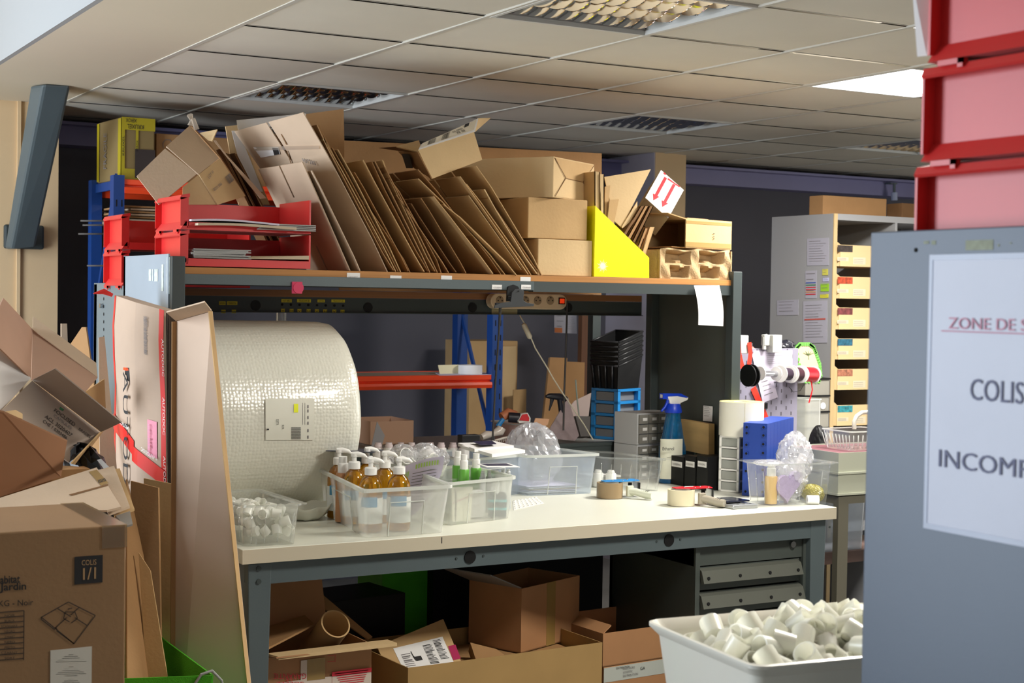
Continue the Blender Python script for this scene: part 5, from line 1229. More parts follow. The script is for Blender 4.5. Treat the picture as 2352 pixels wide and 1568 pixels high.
# clear box with heart and ziplock bags, right end
P = Zb(1766, 1162); Q = Zb(1903, 1157); a = Q-P; a.z = 0; b = V((.0, .13, 0)); h8 = at(1760, 1066, Y=P.y).z-BT
crate('clear_box', 'clear box with a lilac heart and bags at the right end of the bench', P, a, b, h8, CLR, CLR, .10, .008, .006, panel=False, ribs=3, lip=.012)
c_ = P+a*.40+b*.18+V((0, 0, .004)); hp = []; hs = .068
for k in range(32):
    an = 2*math.pi*k/32; x_ = 16*math.sin(an)**3; y_ = 13*math.cos(an)-5*math.cos(2*an)-2*math.cos(3*an)-math.cos(4*an)
    hp.append(c_+V((x_/17*hs*math.cos(.2)-0, -.0, 0))+V((0, 0, (y_+17)/17*hs*.98))+V((y_*.0004, 0, x_*.0008)))
solo(MB().prism(hp, (0, .02, 0)), 'heart_sponge', mat('lilac_sponge', (176, 160, 196), .9, var=.08, scale=60, bump=.5, bscale=300), 'lilac heart-shaped sponge inside the right clear box', 'sponge')
c_ = P+a*.14+b*.3+V((0, 0, .004)); cap_bottle(c_, 'bottle of yellow gel with a white cap in the right clear box', mat('gel_yellow', (212, 176, 110), .3), .024, .105, .05)
c_ = P+a*.86+b*.15+V((0, 0, .018)); t = thing('tape_core', 'small printed white tape roll lying in the right clear box', 'tape roll', c_); MB().lathe([(.009, 0), (.017, 0), (.017, .045), (.009, .045), (.009, 0)], c_-V((.05, 0, 0)), V((1, -.5, 0)), 22).build('roll', PAP, t); 
c_ = P+a*.9+b*.45+V((0, 0, .035)); blob(c_, .03, .05, .032, .3, 9, mat('sachet_yellow', (150, 140, 50), .4), 'sachet', 'olive-yellow plastic sachet in the right clear box', 'sachet')
c_ = P+a*.55+b*.5+V((0, 0, .150)); c_.x += .0
blob(c_+V((.015, 0, .02)), .055, .07, .085, .5, 12, BAG, 'plastic_bag', 'shiny clear plastic bag rising out of the right clear box')
blob(P+a*.55+b*.68+V((0, 0, .080)), .085, .038, .065, .4, 15, BAG, 'plastic_bag', 'clear plastic bag filling the right clear box under the shiny one')
c_ = P+a*.52+b*.42+V((0, 0, .09)); solo(MB().hexa(c_, V((.030, 0, -.018)), (0, .02, 0), V((.055, 0, .10))), 'white_pad', PAP, 'white padded pack leaning inside the shiny plastic bag', 'packet', bevel=.004)
blob(P+a*.12+b*.4+V((0, 0, .158)), .055, .05, .010, .3, 18, BAG, 'plastic_bag', 'flat crumpled clear bag over the cap at the left of the right clear box')
# zip bags and white tubs behind the big box
for k, (x_, y_, sx, sz, sd, l) in enumerate(((925, 1045, .045, .035, 21, 'left'), (975, 1040, .05, .03, 22, 'middle'), (1010, 1052, .03, .03, 23, 'right'))):
    c_ = at(x_, y_, Y=4.98); blob(c_, sx, .05, sz, .4, sd, BAG, 'plastic_bag', l+' crinkled clear bag heaped behind the lilac document')
def tub(P, r, h, label, m=WHP): t = thing('white_tub', label, 'tub', P, 'white tubs behind the oil bottles'); MB().lathe([(0, 0), (r*.9, 0), (r, h), (r*.95, h), (r*.85, .004), (0, .004)], P, seg=24).build('body', m, t); MB().lathe([(r*.95, h-.003), (r*1.06, h-.003), (r*1.06, h+.003), (r*.95, h+.003)], P, seg=24).build('rim', m, t); return t
TR = mat('translucent_tub', (216, 212, 208), .3); zt2_ = at(880, 1025, Y=5.35).z-BT
nm = ('first', 'second', 'third', 'fourth', 'fifth', 'sixth', 'seventh', 'eighth')
for k, x_ in enumerate((868, 893, 920, 945, 988, 1013, 1040, 1066)):
    P2 = Zb(x_, 1110); P2.y = 5.36 if k % 2 else 5.40; P2.x = at(x_, 1050, Y=P2.y).x; cap_bottle(V((P2.x, P2.y, BT)), nm[k]+' from the left of the white jars lined up at the back of the bench', TR, .021, at(x_, 1016, Y=P2.y).z-BT-.02, .02, 'white jars at the back of the bench', mat('jar_lid_pink', (206, 190, 190), .4))
for k, (x_, y_, rx) in enumerate(((925, 1050, 1.2), (950, 1060, .7), (985, 1048, -1.0), (1005, 1075, .3))):
    P2 = at(x_, y_, Y=4.95); o = MB().lathe([(0, -.02), (.026, -.02), (.03, .025), (.028, .025), (.024, -.016), (0, -.016)], (0,0,0)).build('paper_cup', WHP, None, (0,0,0)); o.location = P2; o.rotation_euler = (rx, .5*rx, 0)
    o['label'] = ('leftmost', 'second', 'third', 'rightmost')[k]+' small white cup heaped behind the oil bottle box'; o['category'] = 'cup'; o['group'] = 'white cups in the bag'
crate('clear_box', 'low clear box under the heap of white cups behind the oil bottles', V((2.33, 4.80, BT)), V((.24, 0, 0)), V((0, .30, 0)), .12, CLR, CLR, .06, .006, .006, panel=False)
# ------------------------------------------------------------------ cartons heaped at the left
def planar(q):
    q = list(q); n = (q[1]-q[0]).cross(q[2]-q[0]).normalized()
    for i in range(3, len(q)):
        r = q[i]-CAM; q[i] = CAM+r*((q[0]-CAM).dot(n)/r.dot(n))
    return q
def qsheet(q, th, name, m, label, cat='cardboard', group=None):
    q = planar(q); n = (q[1]-q[0]).cross(q[2]-q[0]).normalized()
    if n.dot(CAM-q[0]) > 0: n = -n
    return solo(MB().prism(q, n*th), name, m, label, cat, group)
def pq(*a): return [at(x, y, Y=Y_) for x, y, Y_ in a]
def drop(q, t0=2):
    """run the lower two corners down to the floor"""
    q = list(q)
    for i, j in ((0, 3), (1, 2)):
        e = q[j]-q[i]; q[j] = q[i]+e*((.002-q[i].z)/e.z)
    return q
def qpart(q, th, nm, m, par):
    q = planar(q); n = (q[1]-q[0]).cross(q[2]-q[0]).normalized()
    if n.dot(CAM-q[0]) > 0: n = -n
    return MB().prism(q, n*th).build(nm, m, par)
# long flat carton with red tape
q = drop(pq((264, 678, 5.10), (377, 712, 4.80), (386, 1300, 4.72), (262, 1300, 5.02)))
t = thing('taped_carton', 'tall flat carton edged in red printed tape leaning on the steel side panels', 'carton', (q[2]+q[3])/2)
n = (q[1]-q[0]).cross(q[2]-q[0]).normalized(); n = n if n.dot(CAM-q[0]) > 0 else -n
KP_ = mat('kraft_pinkish', (184, 160, 138), .75, var=.05, bump=.2, bscale=40)
rr = []
for k in range(17):
    v = k/16; w = .004*math.sin(v*9)+.006*math.sin(v*23)*(v < .3)
    l, r = q[0].lerp(q[3], v)+n*w, q[1].lerp(q[2], v)+n*w*.5; mid = l.lerp(r, .5)+n*(.012)
    rr.append([l, mid, r, r-n*.045, l-n*.045])
MB().loft(rr, True, False).build('body', KP_, t)
def tq(u, v, lift=.014): return quv(q, u, v)+n*lift
def patchq(u0, v0, u1, v1, m, nm, lift=.0145, sk=0):
    g = []; fs = []; N_ = 10
    for k in range(N_+1):
        u = u0+(u1-u0)*k/N_; hb = .012*(1-abs(2*u-1)); g += [quv(q, u, v0+sk*(u-u0))+n*(hb+lift-.012), quv(q, u, v1+sk*(u-u0))+n*(hb+lift-.012)]
    for k in range(N_): fs.append((2*k, 2*k+1, 2*k+3, 2*k+2))
    return MB().add(g, fs).build(nm, m, t)
RT = mat('red_tape', (214, 38, 34), .3, spec=.6)
for (u0, u1, lb_) in ((.92, 1.0, 1), (0, .035, 0)):
    b_ = MB(); g = [];
    for k in range(17):
        v = k/16; w = .004*math.sin(v*9)+.006*math.sin(v*23)*(v < .3); hb = lambda u: .012*(1-abs(2*u-1)); g += [quv(q, u0, v)+n*(hb(u0)+w*(1-.5*u0)+.001), quv(q, u1, v)+n*(hb(u1)+w*(1-.5*u1)+.001)]
    b_.add(g, [(2*k, 2*k+1, 2*k+3, 2*k+2) for k in range(16)]).build('red_tape', RT, t)
hgt = (q[0]-q[3]).length; V1 = lambda y: (y-690)/(1300-690)*((at(320, 1300, Y=4.87)-at(320, 690, Y=4.95)).length)/hgt
patchq(0, V1(968), .46, V1(1005), RT, 'red_tape', .016, .09*1); patchq(.42, V1(1025), .98, V1(1062), RT, 'red_tape', .0165, .06)
for u0, v, h_, s_ in ((.62, V1(1036), .06, '+ AUTODOC'), (.08, V1(985), .05, 'AUTODOC')):
    o_ = quv(q, u0+.30, v)+n*.016; xd = quv(q, u0, v-.012)-quv(q, u0+.30, v); text(s_, o_, xd, quv(q, u0, v+.02)-quv(q, u0, v), .012, WHP, t, fit=xd.length, lift=.003)
for k in range(6):
    v = .06+k*.12; o_ = quv(q, .975, v)+n*.006; text('AUTODOC', o_, quv(q, .975, v+.09)-quv(q, .975, v), quv(q, 1.0, v)-quv(q, .93, v), .013, WHP, t, fit=.12)
# big vertical lettering
o_ = quv(q, .26, V1(860))+n*.0125; dn = (quv(q, .26, V1(1110))-quv(q, .26, V1(860)))
text('AUTODOC', o_, dn, quv(q, .42, .3)-quv(q, .26, .3), .030, INK, t, fit=dn.length*1.5, lift=.004)
for (x0_, y0_, x1_, y1_, m_) in ((.27, V1(828), .34, V1(856), ORG), (.22, V1(845), .30, V1(858), ORG), (.30, V1(848), .36, V1(880), INK), (.26, V1(858), .32, V1(868), INK)): patchq(x0_, y0_, x1_, y1_, m_, 'plus_mark', .0150)
bars_quad([p+n*.012 for p in q], .66, V1(716), .74, V1(806), INKG, 'barcode', t, 46, .0015, 'v')
for k in range(14): patchq(.12, V1(712+k*5), .15, V1(715.4+k*5), INKG, 'print', .0128)
patchq(.70, V1(955), .86, V1(1040), mat('pink_label', (226, 140, 160), .5), 'pink_label', .0150)
bars_quad([p+n*.013 for p in q], .73, V1(965), .78, V1(1036), INKP, 'label_print', t, 18, .003, 'v')
m = MB(); m.tube([q[0]+n*.01, q[0]+n*.02+V((-.02, 0, .012)), q[0]+n*.03+V((-.045, 0, .004))], [.006, .010, .002], 6); m.build('tape_end', RT, t)
# corrugated layers just right of it, coloured dark as the shaded gap
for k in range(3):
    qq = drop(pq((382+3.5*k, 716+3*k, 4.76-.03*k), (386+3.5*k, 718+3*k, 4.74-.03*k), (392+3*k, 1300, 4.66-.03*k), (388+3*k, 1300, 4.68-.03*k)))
    e = V((.05, .005, 0)); qsheet([qq[0], qq[0]+e, qq[3]+e, qq[3]], .004, 'cardboard_shade_sheet', mat('kraft_gap_shade', (58, 42, 30), .9), ('left', 'middle', 'right')[k]+' of three upright sheets coloured dark as shade between the taped carton and the tray', group='sheets coloured as shade by the taped carton')
# tall kraft tray carton leaning in front of the bench end
q = pq((404, 738, 4.44), (486, 715, 4.27), (588, 1700, 4.14), (400, 1700, 4.34)); q = drop(q)
t = thing('tray_carton', 'tall narrow kraft carton tray leaning upright at the left end of the bench', 'carton', (q[2]+q[3])/2)
n = (q[1]-q[0]).cross(q[2]-q[0]).normalized(); n = n if n.dot(CAM-q[0]) > 0 else -n
MB().prism(q, -n*.004).build('base', mat('tray_kraft', (204, 180, 158), .75, var=.02, spec=.3), t)
up = (q[0]-q[3]).normalized(); rt = (q[1]-q[0]).normalized()
qpart([q[0]+up*.001, q[1]+up*.001, at(470, 694, Y=4.16), at(382, 718, Y=4.33)], .004, 'top_flap', K4, t)
m = MB(); m.prism([q[0], q[3], q[3]+n*.014-rt*.002, q[0]+n*.014-rt*.002], rt*.004); m.build('side_flap', K3, t)
m = MB(); m.prism([q[1], q[2], q[2]+n*.016+rt*.004, q[1]+n*.016+rt*.004], rt*.004); m.build('side_flap', K2, t)
# big printed carton in front
P = at(290, 1205, Y=3.4); X1_, ZT = P.x, P.z; X0_ = -.05; YB_ = 3.80; 
t = thing('printed_carton', 'large brown printed carton marked COLIS 1/1 in the front left corner', 'carton', ((X0_+X1_)/2, 3.6, 0))
KB = mat('kraft_big', (146, 112, 76), .8, var=.05, scale=4, bump=.12, bscale=90)
MB().box(X0_, X1_, 3.4, YB_, .001, ZT).build('body', KB, t, bevel=.004)
fz = lambda x, y: at(x, y, Y=3.3985)
def face_text(s, x0, y0, x1, y1, h, m=INK, **k): o = fz(x0, y0); e = fz(x1, y1); return text(s, o, e-o, (0, 0, 1), h, m, t, fit=(e-o).length, **k)
sl_ = -.072
p_, q_ = fz(171, 1342), fz(236, 1274); MB().box(p_.x, q_.x, 3.3983, 3.3995, p_.z, q_.z).build('black_square', INK, t)
KBT = mat('kraft_print', (176, 140, 98), .8); face_text('COLIS', 187, 1298, 221, 1296, .012, KBT, lift=.001); face_text('1/1', 184, 1331, 220, 1328, .026, KBT, lift=.001, bold=.01)
face_text('abitat', 0, 1340, 46, 1337, .017, bold=.02); face_text('& Jardin', -22, 1357, 60, 1353, .016, bold=.02)
face_text('DE-113 - 104 KG - Noir', -116, 1397, 76, 1389, .013)
for k, s_ in enumerate(('NOIR', 'BLACK', 'SCHWARZ', 'NEGRO', 'ZWART', 'NERO', 'PRETO', 'CZARNY', 'SORT')): y_ = 1416+k*12.2; face_text(s_, 10 if len(s_) < 6 else 2, y_, 34 if len(s_) < 6 else 40, y_-1.2, .005)
g = MB()
def ln(x0, y0, x1, y1, w=.0011):
    a_, b_ = fz(x0, y0), fz(x1, y1); d_ = (b_-a_).normalized(); s_ = V((-d_.z, 0, d_.x))*w; g.add([a_-s_, b_-s_, b_+s_, a_+s_], [(0,1,2,3)])
for k in range(10): ln(-40, 1409+k*12.2, 55, 1402+k*12.2)
ln(55, 1402, 54, 1515)
for a_ in ((95, 1417, 157, 1382), (157, 1382, 219, 1413), (219, 1413, 170, 1478), (170, 1478, 95, 1417), (95, 1417, 95, 1422), (95, 1422, 126, 1446), (130, 1448, 170, 1478), (128, 1440, 132, 1447), (132, 1397, 163, 1416), (182, 1394, 163, 1412), (126, 1443, 153, 1418), (200, 1436, 172, 1418), (150, 1405, 172, 1405), (150, 1405, 146, 1420), (172, 1405, 178, 1420), (146, 1420, 160, 1428), (178, 1420, 164, 1430), (156, 1398, 166, 1396)): ln(*a_)
g.build('line_drawing', mat('ink_brown', (66, 52, 42), .8), t)
p_, q_ = fz(115, 1640), fz(211, 1484); MB().box(p_.x, q_.x, 3.3985, 3.3995, p_.z, q_.z).build('instruction_label', mat('label_grey', (206, 200, 186), .7), t)
g = MB()
for blk in range(3):
    for k in range(6):
        w_ = (12, 32, 40, 60, 70, 30)[k]; y_ = 1503+blk*28+k*4.1; ln(163-w_/2, y_+.5, 163+w_/2, y_-.5*w_/40, .0005)
g.build('label_print', INKG, t)
m = MB(); sh_ = film('shiny_tape', (240, 232, 214), .9, .2, .15)
m.box(X1_-.055, X1_+.0015, 3.398, 3.3985, ZT-.05, ZT+.0012); m.box(X1_-.055, X1_+.0015, 3.3985, YB_, ZT+.0005, ZT+.0015); m.box(X1_, X1_+.0015, 3.3985, YB_, ZT-.05, ZT+.0012); m.build('clear_tape', sh_, t)
# green fabric bag with scraps
A = at(487, 1550, z=.60); B_ = at(290, 1405, z=.60); B_ = A+(B_-A)*1.5; C_ = at(285, 1557, z=.60); C_ = A+(C_-A)*1.2
t = thing('green_bag', 'bright green fabric bag full of cardboard scraps beside the printed carton', 'bag', V(((A.x+C_.x)/2, (A.y+B_.y)/2, 0)))
D_ = C_+(B_-A); m = MB()
for p0, p1 in ((A, B_), (B_, D_), (D_, C_), (C_, A)):
    p0b, p1b = p0*1, p1*1; cen = (A+D_)/2; p0b = p0.lerp(cen, .12); p1b = p1.lerp(cen, .12); p0b.z = p1b.z = .002
    nn = ((p1-p0).cross(V((0, 0, 1)))).normalized()*.004; m.prism([p0, p1, p1b, p0b], nn)
m.build('body', GRN, t)
m = MB(); m.tube([A+V((-.05, .01, -.03)), A+V((-.03, 0, .005)), A+V((0, -.0, .012)), A+V((.03, .01, -.02)), A+V((.05, .03, -.12))], .004, 8); m.build('cord', mat('cord_grey', (150, 150, 146), .6), t)
for k, (pts, m_, l) in enumerate(((((292, 1100, 4.42), (330, 1275, 4.36), (362, 1568, 4.20), (292, 1568, 4.22)), K3, 'brown scrap sheet sticking out of the green bag beside the printed carton'),
                               (((318, 1268, 4.30), (345, 1310, 4.26), (395, 1620, 4.10), (340, 1620, 4.12)), K2, 'tan scrap sheet low in the green bag'))):
    qq = drop(pq(*pts)); qsheet(qq, .005, 'cardboard_scrap', m_, l)
for k, (pts, m_, l) in enumerate(((((300, 1104, 4.52), (363, 1120, 4.46), (368, 1400, 4.42), (300, 1400, 4.48)), K3, 'upright brown sheet with a notched edge in front of the taped carton, nearest'),
                               (((330, 1098, 4.62), (397, 1111, 4.55), (412, 1568, 4.46), (335, 1568, 4.50)), K2, 'upright tan sheet behind the notched one, in front of the taped carton'))):
    qq = drop(pq(*pts)); qsheet(qq, .010, 'corrugated_board', m_, l)
# fan of flattened cartons lying behind the printed carton
for k, (pts, m_, l) in enumerate(((((-80, 1168, 4.05), (222, 1073, 4.30), (278, 1163, 3.98), (246, 1171, 3.93), (-80, 1172, 3.85)), K4, 'wide pale flattened carton on top of the fan behind the printed carton'),
                               (((205, 1085, 4.34), (262, 1069, 4.36), (298, 1162, 4.02), (250, 1180, 3.98)), K4, 'second flattened carton of the fan behind the printed carton'),
                               (((250, 1078, 4.40), (275, 1075, 4.40), (309, 1168, 4.06), (262, 1184, 4.03)), K2, 'third and rightmost flattened carton of the fan'),
                               (((262, 1180, 4.04), (298, 1170, 4.06), (305, 1203, 3.99), (288, 1207, 3.96)), mat('grey_card', (140, 134, 126), .8), 'grey card corner under the fan of flattened cartons'))):
    qq = pq(*pts); o = qsheet(qq, .006, 'flattened_carton', m_, l, 'carton', 'flattened cartons fanned behind the printed carton')
    if k == 0:
        n = (qq[1]-qq[0]).cross(qq[2]-qq[0]).normalized(); n = n if n.dot(CAM-qq[0]) > 0 else -n; f_ = plane_on(qq[0], n)
        c = MB(); c.add([f_(x, y, .001)[0] for x, y in ((158, 1136), (248, 1112), (249, 1115), (164, 1139))], [(0,1,2,3)]); c.build('slit', KD, o)
        b_ = MB(); 
        for i in range(6): b_.add([f_(x, y, .0014)[0] for x, y in ((224+i*3, 1103-i*.9), (225.6+i*3, 1102.6-i*.9), (229+i*3, 1110-i*.9), (227.2+i*3, 1110.5-i*.9))], [(0,1,2,3)])
        b_.build('barcode', INK, o)
        c = MB(); c.add([f_(x, y, .0012)[0] for x, y in ((204, 1084), (222, 1079), (250, 1110), (232, 1116))], [(0,1,2,3)]); c.build('brown_tape', TAPE, o)
# support under the fan: a crushed brown carton
qq = [V((.35, 3.86, 0)), V((1.12, 3.86, 0))]
MBc = MB().box(.30, 1.02, 3.84, 4.42, .001, 1.02); solo(MBc, 'closed_carton', K3, 'brown carton hidden under the fan of flattened cartons', 'carton')
# large brown half-open carton at the far left
t = thing('open_carton', 'large brown carton panel in shade at the left edge above the fan', 'carton', (.7, 4.5, .001))
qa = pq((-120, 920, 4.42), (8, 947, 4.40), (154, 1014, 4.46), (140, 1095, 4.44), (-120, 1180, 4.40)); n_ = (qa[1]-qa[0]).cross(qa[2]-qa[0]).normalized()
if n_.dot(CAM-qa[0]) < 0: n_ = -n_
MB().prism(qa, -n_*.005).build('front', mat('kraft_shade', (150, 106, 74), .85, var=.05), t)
MB().box(.15, 1.12, 4.46, 4.9, .001, 1.10).build('body', K3, t)
qpart(pq((6, 946, 4.40), (36, 941, 4.48), (52, 950, 4.52), (52, 962, 4.50)), .004, 'flap', K1, t)
# grey open carton with white inside
t = thing('open_carton', 'big open greyish carton with raised brown flaps tipped against the steel panel at the left', 'carton', (1.0, 4.7, 1.1))
GC = mat('grey_kraft', (172, 156, 142), .8, var=.04)
GC2 = mat('grey_kraft_inside', (176, 140, 116), .8, var=.04)
qpart(pq((8, 684, 4.80), (75, 756, 4.98), (71, 869, 4.74), (-30, 770, 4.5)), .004, 'flap', GC2, t)
qpart(pq((76, 726, 5.00), (221, 833, 4.86), (224, 866, 4.82), (75, 756, 4.98)), .004, 'flap', K4, t)
qpart(pq((75, 756, 4.98), (224, 866, 4.82), (195, 900, 4.76), (72, 871, 4.74)), .004, 'inner_side', GC2, t)
qpart(pq((-40, 755, 4.58), (71, 868, 4.735), (0, 946, 4.62), (-60, 1000, 4.52)), .004, 'white_side', WHC, t)
qf_ = pq((74, 873, 4.73), (126, 847, 4.62), (279, 970, 4.58), (232, 992, 4.69)); qpart(qf_, .004, 'flap', GC, t)
qf2 = planar(pq((74, 874, 4.73), (232, 993, 4.69), (164, 1065, 4.56), (0, 946, 4.60))); qpart(qf2, .004, 'printed_side', GC, t)
qpart(pq((232, 993, 4.69), (238, 990, 4.80), (178, 1068, 4.72), (164, 1065, 4.56)), .004, 'end', K2, t)
qpart(pq((196, 900, 4.86), (240, 870, 4.95), (243, 940, 4.93), (232, 935, 4.85)), .004, 'side', K2, t)
for s_, u0, v0, u1, v1, m_ in (('FOCUSED', .42, .20, .72, .28, INK), ('CAPSULES', .46, .32, .72, .38, INKG), ('ACL 3020407', .40, .44, .78, .52, INK), ('CHE 1 0303486', .42, .56, .76, .63, INK), ('BRADES', .78, .22, .95, .28, INK)):
    text_quad(s_, qf2, u0, v0, u1, v1, m_, t, .002)
on_quad(qf2, .45, .10, .50, .15, mat('print_green', (70, 140, 90), .7), 'green_mark', t)
# small pieces behind
qsheet(drop(pq((227, 775, 5.12), (240, 772, 5.12), (252, 900, 5.06), (228, 900, 5.05))), .005, 'cardboard_strip', K4, 'jagged pale cardboard strip standing against the punched steel panel')
qsheet(drop(pq((188, 751, 5.4), (197, 751, 5.38), (230, 985, 5.35), (30, 985, 5.4))), .006, 'cardboard_strip', K3, 'dark triangular cardboard corner rising behind the open greyish carton')
qsheet(drop(pq((141, 743, 5.6), (154, 743, 5.6), (156, 800, 5.6), (141, 800, 5.6))), .012, 'cardboard_strip', K4, 'small pale cardboard edge in front of the dark wall by the beige pier')
m = MB(); m.tube([at(150, 1062, Y=4.50), at(205, 1015, Y=4.62), at(232, 996, Y=4.72)], .006, 6)
# dark stuff between
blobm = mat('black_bag', (18, 18, 20), .35)
blob(V((1.13, 4.62, .98)), .10, .12, .16, .3, 33, blobm, 'rubbish_bag', 'black plastic bag in the gap between the cartons and the taped carton', nu=24, nv=14)
0 and blob(V((.60, 5.05, .55)), .5, .35, .55, .2, 34, blobm, 'rubbish_bag', 'big black plastic bag hidden behind the heap of cartons', nu=24, nv=14)
# ------------------------------------------------------------------ steel panel and red bins close at the right
XP = 1.67; yF = at(2000, 533, X=XP).y; zT = at(2000, 533, X=XP).z
t = thing('near_frame', 'near grey steel side panel at the right edge with a COLIS INCOMPLETS notice on it', 'shelving', (XP+.1, yF-.35, 0))
NP = mat('near_panel_paint', (78, 89, 103), .42, .1, var=.05, scale=3, bump=.03, bscale=200)
MB().box(XP, XP+.006, yF-.85, yF, .0, zT).build('side_panel', NP, t, bevel=.002)
MB().box(XP+.006, XP+.045, yF-.006, yF, 0, zT).build('post', STL, t)
MB().box(XP+.006, XP+.66, yF-.80, yF-.03, zT-.105, zT-.075).build('shelf', WOOD, t)
MB().box(XP+.66, XP+.666, yF-.85, yF, 0, zT).build('side_panel', NP, t)
fx = lambda x, y, o=0: at(x, y, X=XP-o)
sm = MB()
for x0, y0, x1, y1 in ((2218, 550, 2282, 575),): p, q = fx(x0, y1), fx(x1, y0); sm.box(XP-.0006, XP, min(p.y, q.y), max(p.y, q.y), p.z, q.z)
for x0, y0, x1, y1 in ((2122, 553, 2134, 560), (2140, 552, 2150, 562), (2292, 560, 2296, 566), (2320, 556, 2324, 560)): p, q = fx(x0, y1), fx(x1, y0); sm.box(XP-.0006, XP, min(p.y, q.y), max(p.y, q.y), p.z, q.z)
sm.each('glue_residue', mat('glue_residue', (150, 156, 132), .6, var=.2, scale=80), t)
P = fx(2104, 574); MB().tube([P, P-V((.001, 0, 0))], .0035, 12).build('hole', HOLE, t)
# notice
n0 = thing('notice', 'white plastic-covered notice reading ZONE DE STOCKAGE COLIS INCOMPLETS on the near steel panel', 'notice', fx(2140, 1210, .001))
p, q = fx(2138, 585, .001), fx(2124, 1212, .001); yA, zB, zA_ = (p.y+q.y)/2, q.z, p.z; yE = yA-.30
MB().box(XP-.0022, XP-.0008, yE, yA, zB, zA_).build('paper', mat('notice_paper', (190, 194, 210), .4, var=.03, scale=8, spec=.6), n0)
m = MB(); m.box(XP-.0030, XP-.0022, yA-.006, yA+.001, zB, zA_); m.box(XP-.0030, XP-.0022, yE, yA-.006, zA_-.008, zA_); m.box(XP-.0030, XP-.0022, yE, yA-.006, zB, zB+.008); m.build('sleeve_edge', film('sleeve', (196, 204, 220), .4, .1, .3), n0)
def wall_text(s, x0, y0, h, w, m, bold=.0): o = fx(x0, y0, .0031); return text(s, o, (0, -1, 0), (0, 0, 1), h, m, n0, fit=w)
wl = lambda x0, y0, x1, y1: (fx(x0, y0)-fx(x1, y1)).length
wall_text('ZONE DE STOCKAGE', 2178, 754, wl(2178, 754, 2178, 728), wl(2178, 754, 2352, 762)*2.02, INKP, .02)
o = fx(2162, 758, .0031); m = MB(); m.hexa(o, (0, -.27, 0), (0, 0, -.0018), (-.0003, 0, 0)); m.build('underline', INKP, n0)
IV = mat('ink_violet_grey', (104, 108, 138), .6)
wall_text('COLIS', 2226, 917, wl(2226, 917, 2228, 868), wl(2226, 917, 2350, 926), IV, .03); wall_text('INCOMPLETS', 2152, 1070, wl(2152, 1070, 2153, 1030), wl(2152, 1070, 2352, 1106)*1.62, IV, .03)
# red bins on the near shelf
xb0 = XP+.028; pT = at(2112, 379, X=xb0); pitch = at(2122, 153, X=xb0).z-pT.z; yfar = at(2112, 450, X=xb0).y
nm_ = ('lowest', 'second', 'third', 'topmost')
for k in range(4):
    z_ = pT.z+(k-1)*pitch
    red_bin(xb0+.0, yfar-.42+.010*(k-1)*-1, z_, .52, .42, pitch-.001, nm_[k]+' red stacking bin of the tall stack on the near steel frame at the right', 'red bins stacked at the right')
m = MB().hexa(V((xb0, yfar-.40, zT-.073)), (.5, 0, 0), (0, .38, 0), (0, 0, max(.002, pT.z-pitch-(zT-.073)-.010)))
solo(m, 'closed_carton', K2, 'flat carton under the near stack of red bins, hidden behind the steel panel', 'carton')
q = [at(2096, -60, X=xb0-.002), at(2140, -60, X=xb0-.012), at(2128, 128, X=xb0-.008), at(2108, 130, X=xb0-.002)]
q = pq((2094, -60, yfar+.03), (2142, -60, yfar+.005), (2130, 128, yfar+.01), (2108, 130, yfar+.03))
solo(MB().prism(q, (0, .0012, 0)), 'paper_sheet', PAP, 'white sheet hanging beside the topmost near red bin', 'paper')
# tub of white stoppers
zr = 1.0
A, B_, C_ = at(1478, 1424, z=zr), at(1985, 1384, z=zr), at(1703, 1562, z=zr)
ax = (B_-A).normalized(); by = (A-C_); by = by-ax*by.dot(ax); by.normalize(); Dp = .40; L_ = .56
P = A-by*Dp; Pb = P+(ax*L_+by*Dp)*.04; h = .26
TUB = mat('tub_white', (236, 234, 222), .35, spec=.6, coat=.2)
t = thing('plastic_tub', 'big white plastic tub brimming with white stoppers in the right foreground', 'tub', P+(ax*L_+by*Dp)/2-V((0, 0, h)))
c0 = P+(ax*L_+by*Dp)/2; th = .004
def rg(z, hx, hy, r=.03, n=5):
    o_ = []
    for sx, sy, a0 in ((1, 1, 0), (-1, 1, 90), (-1, -1, 180), (1, -1, 270)):
        for i in range(n+1): an = math.radians(a0+90*i/n); o_.append(c0+ax*(sx*(hx-r)+r*math.cos(an))+by*(sy*(hy-r)+r*math.sin(an))+V((0, 0, z)))
    return o_
hx, hy = L_/2, Dp/2
MB().loft([rg(-h, hx*.84, hy*.80), rg(-.02, hx*.95, hy*.93), rg(-.018, hx*.95-th, hy*.93-th), rg(-h+th, hx*.84-th, hy*.80-th)], True, True).build('body', TUB, t)
MB().loft([rg(-.022, hx*.95, hy*.93), rg(-.006, hx, hy), rg(0, hx*1.0, hy*1.0), rg(.002, hx*.985, hy*.975), rg(-.016, hx*.95-th, hy*.93-th), rg(-.022, hx*.95-th, hy*.93-th)], False, True).build('rim', TUB, t)
